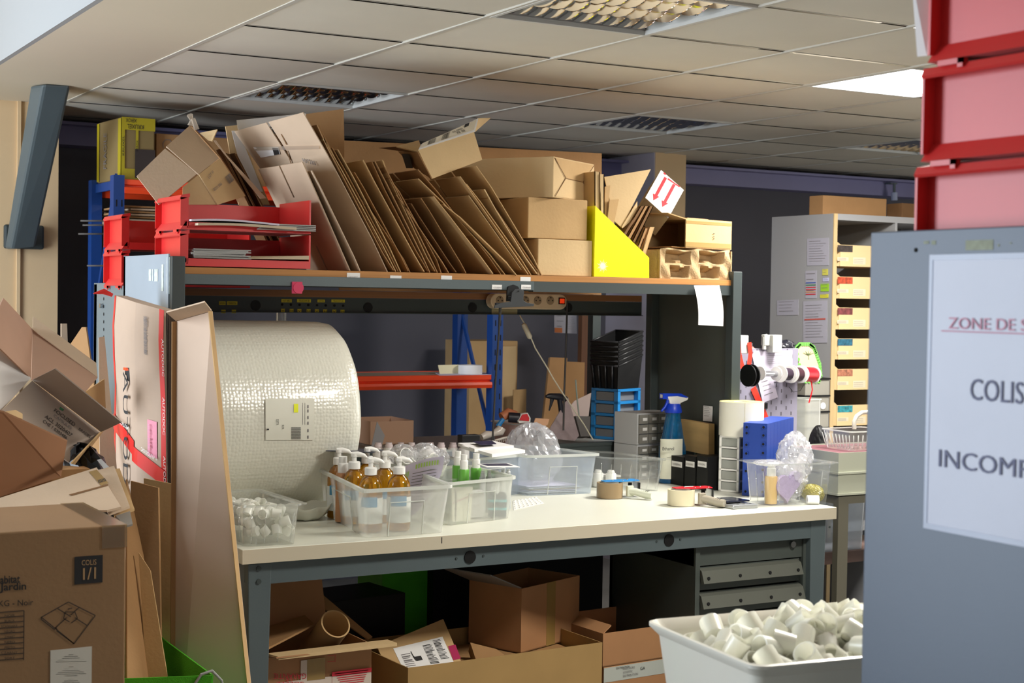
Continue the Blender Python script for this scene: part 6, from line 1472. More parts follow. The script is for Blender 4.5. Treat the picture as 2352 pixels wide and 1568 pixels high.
# stoppers heaped to just above the rim
rnd = random.Random(11); first = None; r_, hh = .0215, .040
FRC = film('milky_stopper', (252, 252, 244), .05, .15, .3)
base = MB().lathe([(0, -hh/2), (r_*.92, -hh/2), (r_, hh/2), (r_*.88, hh/2), (r_*.80, -hh*.35), (0, -hh*.35)], (0,0,0), (0,0,1), 20)
k = 0
MB().loft([rg(-.075, hx*.90-.008, hy*.88-.008), rg(-.070, hx*.90-.008, hy*.88-.008)], True, True)
for lay in range(3):
    for i in range(12):
        for j in range(9):
            u, v = (i+.5+.3*(lay % 2))/12, (j+.5)/9
            if u > .97: continue
            dome = .030*math.sin(math.pi*u)*math.sin(math.pi*v)**.7
            if lay == 2 and rnd.random() < .45: continue
            p_ = c0+ax*((u-.5)*2*hx*.84+rnd.uniform(-.006, .006))+by*((v-.5)*2*hy*.80+rnd.uniform(-.006, .006))+V((0, 0, -.070+lay*.030+dome+rnd.uniform(-.004, .004)))
            if first is None: first = base.build('stopper', FRC, None, (0,0,0)); o = first
            else: o = first.copy(); COL.objects.link(o)
            o.location = p_; o.rotation_euler = (rnd.uniform(-1.4, 1.4), rnd.uniform(-1.4, 1.4), rnd.uniform(0, 6)); k += 1
            o['label'] = 'milky white plastic stopper heaped in the big white tub'; o['category'] = 'stopper'; o['group'] = 'stoppers heaped in the big tub'
zb_ = zr-h
t = thing('tub_stand', 'plain grey stand carrying the big white tub below the frame edge', 'stand', (c0.x, c0.y, 0))
MB().loft([[V((p.x, p.y, zb_-.031)) for p in rg(0, hx*.9, hy*.9)], [V((p.x, p.y, zb_-.001)) for p in rg(0, hx*.9, hy*.9)]], True, False).build('top', WHP, t)
for sx in (-1, 1):
    for sy in (-1, 1): q_ = c0+ax*sx*hx*.78+by*sy*hy*.78; MB().box(q_.x-.015, q_.x+.015, q_.y-.015, q_.y+.015, 0, zb_-.031).build('leg', STL, t)
# ------------------------------------------------------------------ under the bench
def flo(P, a, b, c):     # take the box down to the floor
    P = V(P); c = V((0, 0, P.z+c.z-.002)); P.z = .002; return P, a, b, c
def cb(cx, yb, yt, Yd, ang, xR, xL, dep=None, toflo=True):
    P, a, b, c = cvec(cx, yb, yt, Yd, ang, xR, xL)
    if dep: b = b.normalized()*dep
    return flo(P, a, b, c) if toflo else (P, a, b, c)
P, a, b, c = cb(606, 1560, 1506, 4.44, 1, 853, None, .36)
kA = mat('kraft_orange', (168, 122, 82), .8, var=.06)
t = carton('open_carton', 'open carton with upside-down red lettering under the left end of the bench', P, a, b, c, kA, flaps={'front': (.075, 8), 'back': (.16, 80), 'left': (.12, 40)})
q = [P+c+V((0, -.001, 0)), P+c+a+V((0, -.001, 0)), P+a+c*.55+V((0, -.001, 0)), P+c*.55+V((0, -.001, 0))]
WTP = mat('white_tape_print', (206, 190, 176), .6); RPR = mat('red_print', (198, 44, 60), .7)
fzz = lambda x, y: at(x, y, Y=P.y-.002)
def tri(x0, y0, x1, y1, m, nm, o=0): p_, q_ = fzz(x0, y1), fzz(x1, y0); return MB().box(p_.x, q_.x, P.y-.002-o, P.y-.0012-o, p_.z, q_.z).build(nm, m, t)
tri(608, 1542, 853, 1600, WTP, 'printed_tape'); tri(690, 1512, 732, 1600, WTP, 'printed_tape', .0004)
tri(705, 1509, 747, 1563, TAPE, 'brown_tape', .001)
for s_, x0, x1, y_, h_ in (('GARANTIE', 704, 628, 1546, .017), ('LE', 672, 655, 1557, .009), ('SCELLE', 698, 634, 1565, .012)): o = fzz(x0, y_); e = fzz(x1, y_); text(s_, o-V((0, .0015, 0)), e-o, (0, 0, -1), h_, RPR, t, fit=(e-o).length)
m = MB()
for k in range(6): p_, q_ = fzz(768+3*k, 1548+k*4.5), fzz(845-2*k, 1546+k*4.5); m.box(p_.x, q_.x, P.y-.0036, P.y-.003, p_.z, p_.z+.0025)
for x0, y0, x1, y1 in ((762, 1542, 853, 1543), (762, 1542, 763, 1600), (752, 1504, 770, 1505), (769, 1504, 770, 1519), (752, 1518, 770, 1519)): p_, q_ = fzz(x0, y1), fzz(x1, y0); m.box(p_.x, q_.x, P.y-.0036, P.y-.003, p_.z, q_.z)
m.each('red_print', RPR, t)
# double-wall flap seen edge-on
qsheet(pq((612, 1500, 4.43), (640, 1508, 4.37), (912, 1476, 4.36), (890, 1468, 4.44)), .010, 'thick_flap_board', K1, 'thick double-wall cardboard slab lying across the red-lettered carton')
# big open carton in front middle
P, a, b, c = cb(937, 1566, 1534, 4.40, 2.5, 1383, 856)
P2_, b2 = P, b.normalized()*.44
t = carton('open_carton', 'wide open tan carton in the middle of the floor under the bench', P, a, b2, c, mat('kraft_ochre', (160, 128, 78), .8, var=.06), flaps={}); zB_ = c.z
PB, aB, bB, cB = P, a, b2, c
# taped carton standing in it
P, a, b, c = cb(1196, 1500, 1352, 4.60, 22, 1329, 1076, toflo=False)
t = carton('taped_carton', 'tan carton closed with brown tape standing in the wide open carton', P, a, b, c, kA, flaps={'left': (.18, 22)}, tape='front', inner=mat('grey_flap', (120, 116, 112), .8))
MB().box(PB.x+.03, PB.x+aB.x-.03, PB.y+.05, PB.y+.42, .02, P.z-.004).build('x', K3, None, (0,0,0)); o = bpy.data.objects['x']; o.name = 'packed_carton'; o['label'] = 'brown carton filling the bottom of the wide open carton'; o['category'] = 'carton'
qsheet(pq((1080, 1475, 4.60), (1140, 1490, 4.55), (1175, 1515, 4.5), (1095, 1520, 4.5)), .05, 'marked_carton', K3, 'small brown carton with handwritten marks behind the front of the wide open carton', 'carton')
# labelled cardboard in it
q = planar(pq((866, 1484, 4.66), (1018, 1421, 4.72), (1064, 1530, 4.55), (900, 1560, 4.50)))
o = qsheet(q, .006, 'labelled_board', K2, 'brown cardboard flap with a white shipping label in the wide open carton')
lq = [at(903, 1489, Y=4.56), at(1016, 1462, Y=4.60), at(1046, 1526, Y=4.52), at(940, 1540, Y=4.49)]
n = (q[1]-q[0]).cross(q[2]-q[0]).normalized(); n = n if n.dot(CAM-q[0]) > 0 else -n; f_ = plane_on(q[0], n)
lq = [f_(x, y, .001)[0] for x, y in ((903, 1489), (1016, 1462), (1048, 1534), (930, 1545))]
MB().add(lq, [(0,1,2,3)]).build('shipping_label', PAP, o)
bars_quad(lq, .55, .14, .74, .80, INK, 'barcode', o, 16, .0008, 'v'); bars_quad(lq, .78, .06, .96, .70, INK, 'barcode', o, 16, .0008, 'v')
text_quad('J', lq, .32, .34, .44, .62, INK, o, .001, 3); bars_quad(lq, .08, .3, .28, .9, INKG, 'print', o, 8, .0008, 'v')
MB().add([f_(x, y, .001)[0] for x, y in ((1029, 1484), (1046, 1480), (1058, 1512), (1041, 1516))], [(0,1,2,3)]).build('magenta_strip', mat('magenta', (170, 20, 80), .6), o)
# right carton pair
P, a, b, c = cb(1384, 1700, 1533, 4.52, 4, 1560, None, .36)
t = carton('carton', 'carton sealed with white printed tape under the drawer pedestal side', P, a, b, c, kA, seam=False); z1_ = P.z+c.z
tp = thing; w = MB(); 
WT = mat('tape_offwhite', (182, 186, 178), .5); p_ = at(1384, 1568, Y=P.y); ch_z = at(1384, 1534, Y=P.y).z-.001
MB().hexa((P.x, P.y, p_.z-P.z+P.z), a, (0, -.0012, 0), (0, 0, ch_z-p_.z)).build('printed_tape', WT, t)
ah = a.normalized(); fq = lambda u, z: P+ah*u+V((0, -.003, z-P.z))
for k, s_ in enumerate(('PARKNORD', 'LOGISTIC', 'DISTRIBUTION')): text(s_, fq(.085, ch_z-.016-.013*k), ah, (0, 0, 1), .008, INKG, t, fit=(.055, .045, .070)[k])
text('DISTRIBUTION', fq(.055, ch_z-.010), ah, (0, 0, 1), .007, INK, t, fit=.06); text('GA', fq(.165, ch_z-.026), ah, (0, 0, 1), .011, INK, t, fit=.022)
P, a, b, c = cb(1384, 1532, 1455, 4.52, 4, 1560, None, .36, toflo=False); c.z = P.z+c.z-z1_-.002; P.z = z1_+.002
carton('open_carton', 'open tan carton standing on the white-taped one beside the drawer pedestal', P, a, b, c, kA, flaps={'left': (.05, 150)})
# back row in the dark
P, a, b, c = cb(738, 1500, 1385, 4.95, 8, 930, None, .25)
carton('under_bench_black', 'dark plastic crate in the shadow under the middle of the bench', P, a, b, c, BLK, seam=False)['category'] = 'crate'
m = MB(); x0_, x1_ = at(878, 1330, Y=5.25).x, at(990, 1330, Y=5.25).x; m.box(x0_, x1_, 5.25, 5.48, .002, .70); solo(m, 'green_box', GRN, 'bright green box at the back under the middle of the bench', 'box')
m = MB(); x0_, x1_ = at(612, 1330, Y=5.1).x, at(740, 1330, Y=5.1).x; m.box(x0_, x1_, 5.1, 5.4, .002, .70); solo(m, 'brown_carton', K3, 'tall brown carton at the back under the left end of the bench', 'carton')
# core tube and loose sheets on the left carton
t = thing('cardboard_tube', 'grey-brown cardboard tube tilted out of the red-lettered carton', 'tube', at(700, 1500, Y=4.7))
e0 = at(771, 1432, Y=4.52); e1 = at(690, 1540, Y=4.78); axx = (e1-e0).normalized(); L1 = (e1-e0).length
MB().lathe([(.045, 0), (.050, 0), (.050, L1), (.045, L1), (.045, 0)], e0, axx, 36).build('tube', K2, t)
qsheet(pq((660, 1336, 4.9), (700, 1330, 4.9), (856, 1462, 4.72), (846, 1468, 4.70)), .006, 'loose_board', K3, 'long dark cardboard strip slanting down under the left of the bench')
qsheet(pq((610, 1440, 4.75), (700, 1412, 4.78), (722, 1432, 4.60), (606, 1492, 4.50)), .006, 'loose_board', K3, 'tape-streaked cardboard sheet lying on the red-lettered carton at the left leg')

MB_ = MB().box(at(995, 1330, Y=5.2).x, at(1330, 1330, Y=5.2).x, 5.2, 5.48, .002, .72); solo(MB_, 'under_bench_black', BLK, 'tall black box added as deep shade behind the tan taped carton under the bench', 'crate')  # black box standing in for the darkness deep under the bench
MB_ = MB().box(at(1335, 1330, Y=5.2).x, 3.42, 5.22, 5.48, .002, .72); solo(MB_, 'under_bench_black', BLK, 'tall black box added as deep shade beside the drawer pedestal under the bench', 'crate')  # second black box, again for the darkness at the back
# ------------------------------------------------------------------ pallet rack at the back
YK = 6.75
xl = at(261, 430, Y=YK).x; xl1 = at(286, 430, Y=YK).x; xr0 = at(1131, 800, Y=YK).x; xr1 = at(1155, 800, Y=YK).x
ybk = at(206, 440, X=xl).y; ybr = at(1034, 800, X=xr0).y; YK2 = (ybk+ybr)/2; print('rack', xl, xr1, ybk, ybr)
t = thing('pallet_rack', 'blue and orange pallet rack standing before the dark back wall', 'rack', ((xl+xr1)/2, (YK+YK2)/2, 0))
for x0, x1 in ((xl, xl1), (xr0, xr1)):
    for y0 in (YK, YK2-.06): 
        m = MB(); m.box(x0, x1, y0, y0+.004, 0, 2.14); m.box(x0, x0+.004, y0+.004, y0+.06, 0, 2.14); m.box(x1-.004, x1, y0+.004, y0+.06, 0, 2.14); u = m.build('upright', BLU, t)
        h = MB(); k = 0
        if y0 == YK:
            for k in range(25):
                z = .2+k*.075; h.box(x0+(x1-x0)*.22, x0+(x1-x0)*.32, y0-.001, y0, z, z+.03); h.box(x0+(x1-x0)*.70, x0+(x1-x0)*.80, y0-.001, y0, z, z+.03)
            h.build('slots', HOLE, u)
    br = MB(); xc = (x0+x1)/2; zz_ = [.2, .85, 1.5, 2.1]
    for k in range(3): ya, yb_ = (YK+.05, YK2-.05) if k % 2 else (YK2-.05, YK+.05); br.hexa((xc-.006, ya, zz_[k]), (.012, 0, 0), (0, yb_-ya, zz_[k+1]-zz_[k]), (0, 0, .05))
    for z in (.2, 2.08, 1.58): br.box(xc-.006, xc+.006, YK+.06, YK2-.06, z, z+.04)
    br.each('brace', BLU, t)
zlo = (at(1000, 862, Y=YK).z, at(1000, 893, Y=YK).z); zhi = (at(330, 413, Y=YK).z, at(330, 446, Y=YK).z)
def obeam(z1, z0, y0):
    s = 1 if y0 < 7 else -1; h = z1-z0
    o_ = [(0, 0), (-.004, -.002), (-.004, -h*.36), (.012, -h*.42), (.012, -h*.50), (-.012, -h*.56), (-.016, -h*.75), (-.010, -h), (.02, -h), (.02, 0)]
    return MB().prism([(xl1, y0+s*p, z1+q_) for p, q_ in o_], (xr0-xl1, 0, 0)).build('beam', ORG, t)
for z1, z0 in (zlo, zhi): obeam(z1, z0, YK+.01); obeam(z1, z0, YK2-.03)
SHB = mat('chipboard', (150, 132, 112), .8, var=.1, scale=30)
for z in (zlo[0], zhi[0]): MB().box(xl1+.002, xr0-.002, YK+.032, YK2-.055, z-.022, z-.002).build('deck', SHB, t)
zm = at(300, 600, Y=YK).z
MB().box(xl1+.002, xr0-.002, YK+.01, YK2-.02, 1.62, 1.64).build('deck', SHB, t)
# boxes on top: yellow taped carton, brown one
Pz = zhi[0]
P = at(278, 412, Y=YK+.05); P.z = Pz; tz_ = at(278, 268, Y=YK+.05).z; a = V((1, 0, 0))*len_to(P, V((1, 0, 0)), 355); ll = V((0, 1, 0))*.42
t = thing('yellow_taped_carton', 'carton wrapped in yellow printed tape on top of the blue rack at the left', 'carton', P+V((.1, .2, 0)))
hC = tz_-Pz; xL0 = at(234, 340, Y=YK+.30).x
MB().prism([P, P+a, P+a+V((0, .42, 0)), (xL0, YK+.38, Pz)], (0, 0, hC)).build('body', mat('kraft_olive', (128, 108, 66), .8), t, bevel=.006)
YT = mat('yellow_tape', (170, 154, 24), .4); q = [P+V((0, -.002, hC)), P+a+V((0, -.002, hC)), P+a+V((0, -.002, 0)), P+V((0, -.002, 0))]
for u0, v0, u1, v1 in ((0, 0, .10, 1), (.10, 0, 1, .20), (.10, .82, .5, 1), (.42, .2, .50, .60)): on_quad(q, u0, v0, u1, v1, YT, 'yellow_tape', t)
on_quad(q, .40, .50, 1, .96, mat('dark_label', (46, 36, 36), .4), 'dark_label', t, .003)
text_quad('XEROX', q, .12, .02, .44, .08, INK, t, .003, 2); text_quad('KRUXEL', q, .16, .11, .66, .18, INK, t, .003, 2); text_quad('KRUXEL', q, .02, .3, .08, .62, INK, t, .003, 1); text_quad('XEROX', q, .43, .36, .49, .54, INK, t, .003, 1)
qs = [V((xL0, YK+.38, Pz+hC))+V((-.002, -.002, 0)), P+V((-.002, -.002, hC)), P+V((-.002, -.002, 0)), V((xL0, YK+.38, Pz))+V((-.002, -.002, 0))]
on_quad(qs, 0, .02, .10, .98, YT, 'yellow_tape', t, .001); on_quad(qs, .88, .02, 1, .98, YT, 'yellow_tape', t, .001); text_quad('FRAGILE', qs, .3, .2, .42, .8, INKG, t, .003, 1)
P = at(358, 413, Y=YK+.08); P.z = Pz; tz_ = at(358, 306, Y=YK+.08).z
t = carton('carton', 'brown carton with a printed hook symbol beside the yellow taped one', P, V((.9, 0, 0)), V((0, .35, 0)), V((0, 0, tz_-Pz)), K3)
m = MB(); c_ = at(385, 335, Y=P.y-.001); m.tube([c_+V((-.02, 0, -.01)), c_+V((-.022, 0, .012)), c_+V((-.01, 0, .028)), c_+V((.01, 0, .028)), c_+V((.022, 0, .012)), c_+V((.016, 0, -.004)), c_+V((.0, 0, -.006))], .0015, 5); m.build('hook_symbol', INKG, t)
# flat papers in the rack
for k in range(5):
    z = at(330, 488+k*0, Y=YK+.1).z-.03+k*.012; xs = xl1+.01+.03*(k % 2); solo(MB().box(xs, xs+.8, YK+.04, YK+.5, z, z+.008), 'flat_sheet', K4 if k % 2 else K3, ('lowest', 'second', 'third', 'fourth', 'top')[k]+' flat sheet of the pile in the rack under the orange beam', 'cardboard', 'flat sheets in the rack')
zf = at(330, 488, Y=YK+.1).z-.035; MB().box(xl1+.002, xr0-.002, YK+.01, YK2-.02, zf-.02, zf-.001).build('deck', SHB, bpy.data.objects['pallet_rack'])
for k, (y_, x0, x1) in enumerate(((507, 185, 290), (517, 190, 285), (537, 180, 270), (610, 200, 290))):
    p, q_ = at(x0, y_, Y=YK+.2), at(x1, y_, Y=YK+.2); m = MB(); m.tube([p, q_], .004, 6); solo(m, 'steel_rod', mat('rod_grey', (90, 84, 78), .5), ('top', 'second', 'third', 'lowest')[k]+' of four thin rods sticking out of the rack by the beige pier', 'rod', 'rods in the rack')
# roll of labels on a sheet
zd = zlo[0]-.001
q = [at(992, 858, z=zd+.001), at(1070, 854, z=zd+.001), at(1138, 860, z=zd+.001), at(1040, 864, z=zd+.001)]
q = [V((at(1000, 860, Y=YK+.22).x, YK+.22, zd)), V((at(1120, 860, Y=YK+.2).x, YK+.20, zd)), V((at(1138, 860, Y=YK+.02).x-.02, YK+.005, zd)), V((at(1010, 860, Y=YK).x, YK+.005, zd))]
solo(MB().prism(q, (0, 0, .002)), 'paper_sheet', PAPL, 'white sheet under the label roll on the orange rack shelf', 'paper')
t = thing('label_roll', 'small white label roll lying on the orange rack shelf, its strip unrolled', 'label roll', V((at(1080, 860, Y=YK+.09).x, YK+.09, zd+.002)))
c_ = t.location; MB().lathe([(.03, 0), (.062, 0), (.062, .045), (.03, .045), (.03, 0)], c_, seg=32).build('roll', PAP, t)
m = MB(); m.prism([V((c_.x-.03, c_.y+.05, c_.z)), V((c_.x-.16, c_.y+.03, c_.z)), V((c_.x-.17, c_.y+.03, c_.z+.045)), V((c_.x-.03, c_.y+.05, c_.z+.045))], (0, .001, 0)); m.build('strip', mat('strip_cream', (226, 218, 180), .6), t)
# open carton and paper behind the roll of bubble wrap
ZW = .97
wt = thing('rear_worktop', 'rear worktop behind the steel rail carrying the small drawer units', 'worktop', (2.7, 5.9, 0))
MB().box(1.60, 3.86, 5.59, 6.30, ZW-.03, ZW).build('top', mat('rear_top_grey', (120, 120, 116), .5), wt)
for x_ in (1.64, 3.78):
    for y_ in (5.62, 6.22): MB().box(x_, x_+.05, y_, y_+.05, 0, ZW-.03).build('leg', STD, wt)
P, a, b, c = cvec(850, 1045, 968, 6.0, -2, 949, None); b = b.normalized()*.25; c.z += P.z-ZW-.001; P.z = ZW+.001
carton('open_carton', 'open pinkish-tan carton on the rear worktop right of the bubble wrap', P, a, b, c, mat('kraft_pink', (200, 160, 132), .8), flaps={})
qsheet(pq((866, 968, 5.85), (884, 1000, 5.86), (872, 1040, 5.86), (852, 1030, 5.86)), .002, 'paper_sheet', mat('grey_sheet', (168, 166, 168), .7), 'folded grey paper sheet leaning beside the bubble wrap roll')
# tall cartons behind the rack
def bc(cx, yb, yt, Y_, ang, xR, xL, label, m=K2, z0=None, dep=.3, **k):
    P, a, b, c = cvec(cx, yb, yt, Y_, ang, xR, xL)
    if xL is None: b = b.normalized()*dep
    if z0 is not None: c.z += P.z-z0; P.z = z0
    return carton(k.pop('name', 'carton'), label, P, a, b, c, m, **k)
bc(1076, 1000, 783, 7.45, 0, 1186, None, 'tall tan carton standing behind the right rack upright', K2, .002, .3, tape='front')
bc(1178, 1000, 895, 7.30, 20, 1208, 1176, 'small tan carton beside the tall one by the rack upright', K2, .002)
bc(1150, 1000, 795, 7.40, 10, 1183, 1142, 'narrow pale taped carton in front of the tall tan one', K1, .002)
for k, (pts, m_, l) in enumerate(((((1264, 820, 7.1), (1303, 822, 7.1), (1290, 1000, 7.0), (1244, 1000, 7.0)), K3, 'left brown flattened carton leaning on the lilac pillar face'), (((1300, 830, 7.12), (1343, 832, 7.12), (1340, 1000, 7.05), (1284, 1000, 7.05)), K3, 'right brown flattened carton leaning on the lilac pillar face'))):
    qq = drop(pq(*pts)); qsheet(qq, .02, 'flattened_carton', m_, l, 'carton')
m = MB(); p = at(1318, 880, Y=7.0); 
for k in range(6): p = at(1318+k*5, 872, Y=6.95); q_ = at(1314+k*4.6, 930, Y=6.9); 
m = MB(); p0, p1 = at(1325, 800, Y=7.25), at(1346, 800, Y=7.25); m.box(p0.x, p1.x, 7.2, 7.24, .002, at(1335, 690, Y=7.25).z); solo(m, 'wood_post', mat('dark_wood', (96, 60, 36), .6, var=.15, scale=4, stretch=(30, 30, .5)), 'dark wooden upright post beside the lilac pillar face', 'post')
q = pq((1273, 722, 7.40), (1324, 724, 7.30), (1325, 766, 7.30), (1273, 764, 7.40)); o = qsheet(q, .002, 'wall_form', mat('form_paper', (176, 172, 178), .7), 'printed form with an orange corner hanging by the wooden post', 'document')
on_quad(q, .02, .72, .36, .98, mat('orange_print', (190, 110, 60), .7), 'orange_corner', o); bars_quad(q, .55, .1, .95, .85, INKG, 'form_lines', o, 7, .002, 'v', .1); bars_quad(q, .12, .05, .46, .9, INKG, 'form_lines', o, 3, .002, 'v', .1)
# lilac wall part catching daylight
# blue and black things on the rear worktop
Zw = lambda x, y, Y_: at(x, y, Y=Y_)
P, a, b, c = cvec(1418, 985, 897, 5.80, 20, 1470, 1357); c.z += P.z-ZW-.002; P.z = ZW+.002
a = a.normalized()*max(a.length, .16)
t = thing('blue_drawer_unit', 'bright blue small drawer unit with three grey drawers under the black bins', 'drawer unit', P+(a+b)/2)
ah, bh = a.normalized(), b.normalized(); N_ = 4; hh = c.z/N_; m = MB()
for k in range(N_+1): m.hexa(P+V((0, 0, k*hh-.006 if k else 0)), a, b, (0, 0, .012))
for q0 in (P, P+b-bh*.022): m.hexa(q0, ah*.02, bh*.022, c)
for q0 in (P+a-ah*.02, P+a+b-ah*.02-bh*.022): m.hexa(q0, ah*.02, bh*.022, c)
m.build('frame', BLP, t)
DG = mat('smoke_drawer', (120, 124, 128), .3)
for k in range(N_): MB().hexa(P+ah*.006+bh*.024+V((0, 0, k*hh+.008)), a-ah*.012, b-bh*.048, (0, 0, hh-.018)).build('drawer', DG, t)
zTopB = P.z+c.z+.006
# nested black bins
SX = at(1408, 880, Y=5.80)
for k in range(6):
    zk = zTopB+.001+k*.022; t = thing('black_bin', ('lowest', 'second', 'third', 'fourth', 'fifth', 'topmost')[k]+' of six nested black bins stacked on the blue drawer unit', 'bin', P+(a+b)/2+V((0, 0, zk-P.z)), 'nested black bins')
    Pb = V((P.x, P.y, zk))+ah*.004+bh*.006; aa, bb = a*.92, b*.90; hF, hBk = .105, .105; fl_ = .012
    m = MB(); w_ = .003
    c4 = [Pb, Pb+aa, Pb+aa+bb, Pb+bb]; mid = (c4[0]+c4[2])/2; top = [mid+(p-mid)*1.16+V((0, 0, hF)) for p in c4]
    top[1] += V((0, 0, .05)); top[2] += V((0, 0, .05))
    for i in range(4):
        j = (i+1) % 4; nn = ((c4[j]-c4[i]).cross(V((0, 0, 1)))).normalized()*w_; m.prism([c4[i], c4[j], top[j], top[i]], -nn)
    m.prism(c4, (0, 0, .003)); m.build('body', BLK, t)
    r = MB()
    for i in range(4): j = (i+1) % 4; r.tube([top[i], top[j]], .005, 6)
    r.build('rim', mat('black_rim', (34, 34, 36), .35), t)
    if k == 0:
        r = MB()
        for u in (.2, .45, .7, .92): r.tube([c4[0].lerp(c4[3], u)-ah*.004, top[0].lerp(top[3], u)-ah*.004], .005, 6)
        r.each('rib', mat('black_rim', (34, 34, 36), .35), t)
# grey component cabinets at the back of the bench
P, a, b, c = cvec(1464, 1080, 950, 5.33, 10, 1552, 1426); c.z += P.z-BT-.001; P.z = BT+.001; b = b.normalized()*.14
P0_, a0_, b0_, c0_ = P, a, b, c; zs = at(1464, 1022, Y=P.y).z
GB = mat('cabinet_light_grey', (190, 192, 194), .5); DRW = mat('clear_drawer_smoke', (128, 126, 120), .25, spec=.6)
for kk, (z0, z1, rows, l) in enumerate(((BT+.001, zs-.002, 4, 'lower grey cabinet of small clear drawers behind the ribbed clear box'), (zs, P.z+c.z, 3, 'upper grey cabinet of nine small labelled clear drawers beside the spray bottle'))):
    t = thing('component_cabinet', l, 'drawer unit', V((P.x, P.y, z0))+(a+b)/2); ah, bh = a.normalized(), b.normalized(); H_ = z1-z0; O_ = V((P.x, P.y, z0))
    MB().hexa(O_+bh*.006, a, b, (0, 0, H_)).build('case', GB, t)
    for i in range(4):
        for j in range(rows):
            w_, h_ = (a.length-.008)/4, (H_-.008)/rows; o_ = O_+ah*(.004+w_*i+.002)+V((0, 0, .004+h_*j+.002)); d_ = MB().hexa(o_-bh*.004, ah*(w_-.004), bh*.012, (0, 0, h_-.004)).build('drawer', DRW, t)
            MB().hexa(o_-bh*.006+ah*w_*.3+V((0, 0, h_*.3)), ah*w_*.45, bh*.0015, (0, 0, h_*.3)).build('drawer_label', PAP, d_)
# wooden block, black file boxes, note on the right side panel
P, a, b, c = cvec(1638, 1060, 972, 5.06, 80, 1644, None); 
q = [at(1572, 962, X=3.86), at(1641, 973, X=3.86), at(1641, 1045, X=3.86), at(1572, 1030, X=3.86)]
PL = mat('plywood', (206, 172, 114), .6, var=.18, scale=3, stretch=(1, 1, 5)); m = MB(); m.prism(q, (-.030, 0, 0)); solo(m, 'wood_board', PL, 'short plywood board leaning on the steel side panel behind the spray bottle', 'board')
for k, (x0, x1, l) in enumerate(((1575, 1606, 'left'), (1608, 1634, 'middle'), (1636, 1662, 'right'))):
    p0, p1 = at(x0, 1080, X=3.80), at(x1, 1080, X=3.80); z1 = at(x0, 1043, X=3.80).z-.01*k*0; t = thing('file_box', l+' of three black file boxes with white labels under the plywood board', 'box', (3.80, (p0.y+p1.y)/2, BT+.001), 'black file boxes')
    MB().box(3.72, 3.82, min(p0.y, p1.y)+.001, max(p0.y, p1.y)-.001, BT+.001, z1).build('body', BLK, t)
    yy = (p0.y+p1.y)/2; w_ = abs(p0.y-p1.y); lq = MB().box(3.7185, 3.7198, yy-w_*.38, yy+w_*.38, z1-.045, z1-.022).build('label', PAP, t); text(('NUMBERING', 'STICKERS', 'DIVERS')[k], V((3.718, yy+w_*.30, z1-.038)), (0, -1, 0), (0, 0, 1), .008, INKG, t, fit=w_*.6)
q = [at(1616, 931, X=3.876), at(1637, 933, X=3.876), at(1636, 968, X=3.876), at(1615, 966, X=3.876)]; o = solo(MB().prism(q, (-.001, 0, 0)), 'paper_note', PAP, 'small handwritten white note taped on the inside of the right steel panel', 'note')
bars_quad(q, .12, .06, .9, .75, INKG, 'handwriting', o, 6, .002, 'v', .2)
# things behind the bubble bag: laminated board, hair dryer like nozzle, tapes
q = pq((1250, 1005, 5.60), (1305, 912, 5.66), (1330, 1000, 5.62), (1320, 1012, 5.60)); o = qsheet(q, .003, 'price_board', mat('greyish_pink', (168, 150, 152), .5, var=.1, scale=30), 'tilted pinkish-grey printed board behind the crinkled bag', 'board')
q = pq((1298, 948, 5.75), (1320, 920, 5.76), (1358, 902, 5.78), (1352, 955, 5.74), (1330, 960, 5.73)); qsheet(q, .003, 'pale_sheet', mat('peach_paper', (228, 206, 200), .6), 'curved pale pink paper sheet beside the blue drawer unit', 'paper')
q = pq((1322, 955, 5.7), (1356, 956, 5.7), (1354, 1002, 5.68), (1334, 1002, 5.68)); qsheet(q, .06, 'grey_case', mat('case_grey', (110, 106, 104), .5), 'dark grey slatted case left of the blue drawer unit', 'case')
m = MB(); m.tube([at(1322, 872, Y=5.62), at(1326, 920, Y=5.62), at(1330, 955, Y=5.62)], [.004, .0035, .003], 8); solo(m, 'plastic_rod', mat('rod_greygreen', (150, 160, 150), .4), 'short pale grey rod standing before the brown flattened cartons', 'rod')
t = thing('hand_scanner', 'dark handheld scanner with its nose pointing left behind the bubble bag', 'scanner', at(1275, 930, Y=5.65)); NB = mat('navy_black', (36, 36, 46), .3)
m = MB(); m.tube([at(1254, 910, Y=5.65), at(1262, 909, Y=5.65), at(1285, 911, Y=5.65), at(1300, 916, Y=5.65)], [.006, .012, .016, .012], 14); m.build('body', NB, t)
m = MB(); m.tube([at(1268, 916, Y=5.65), at(1265, 930, Y=5.65), at(1261, 943, Y=5.65)], [.010, .006, .003], 8); m.build('trigger', NB, t); m = MB(); m.tube([at(1285, 914, Y=5.65), at(1290, 950, Y=5.65), at(1292, 995, Y=5.66)], [.012, .012, .016], 12); m.build('grip', NB, t)
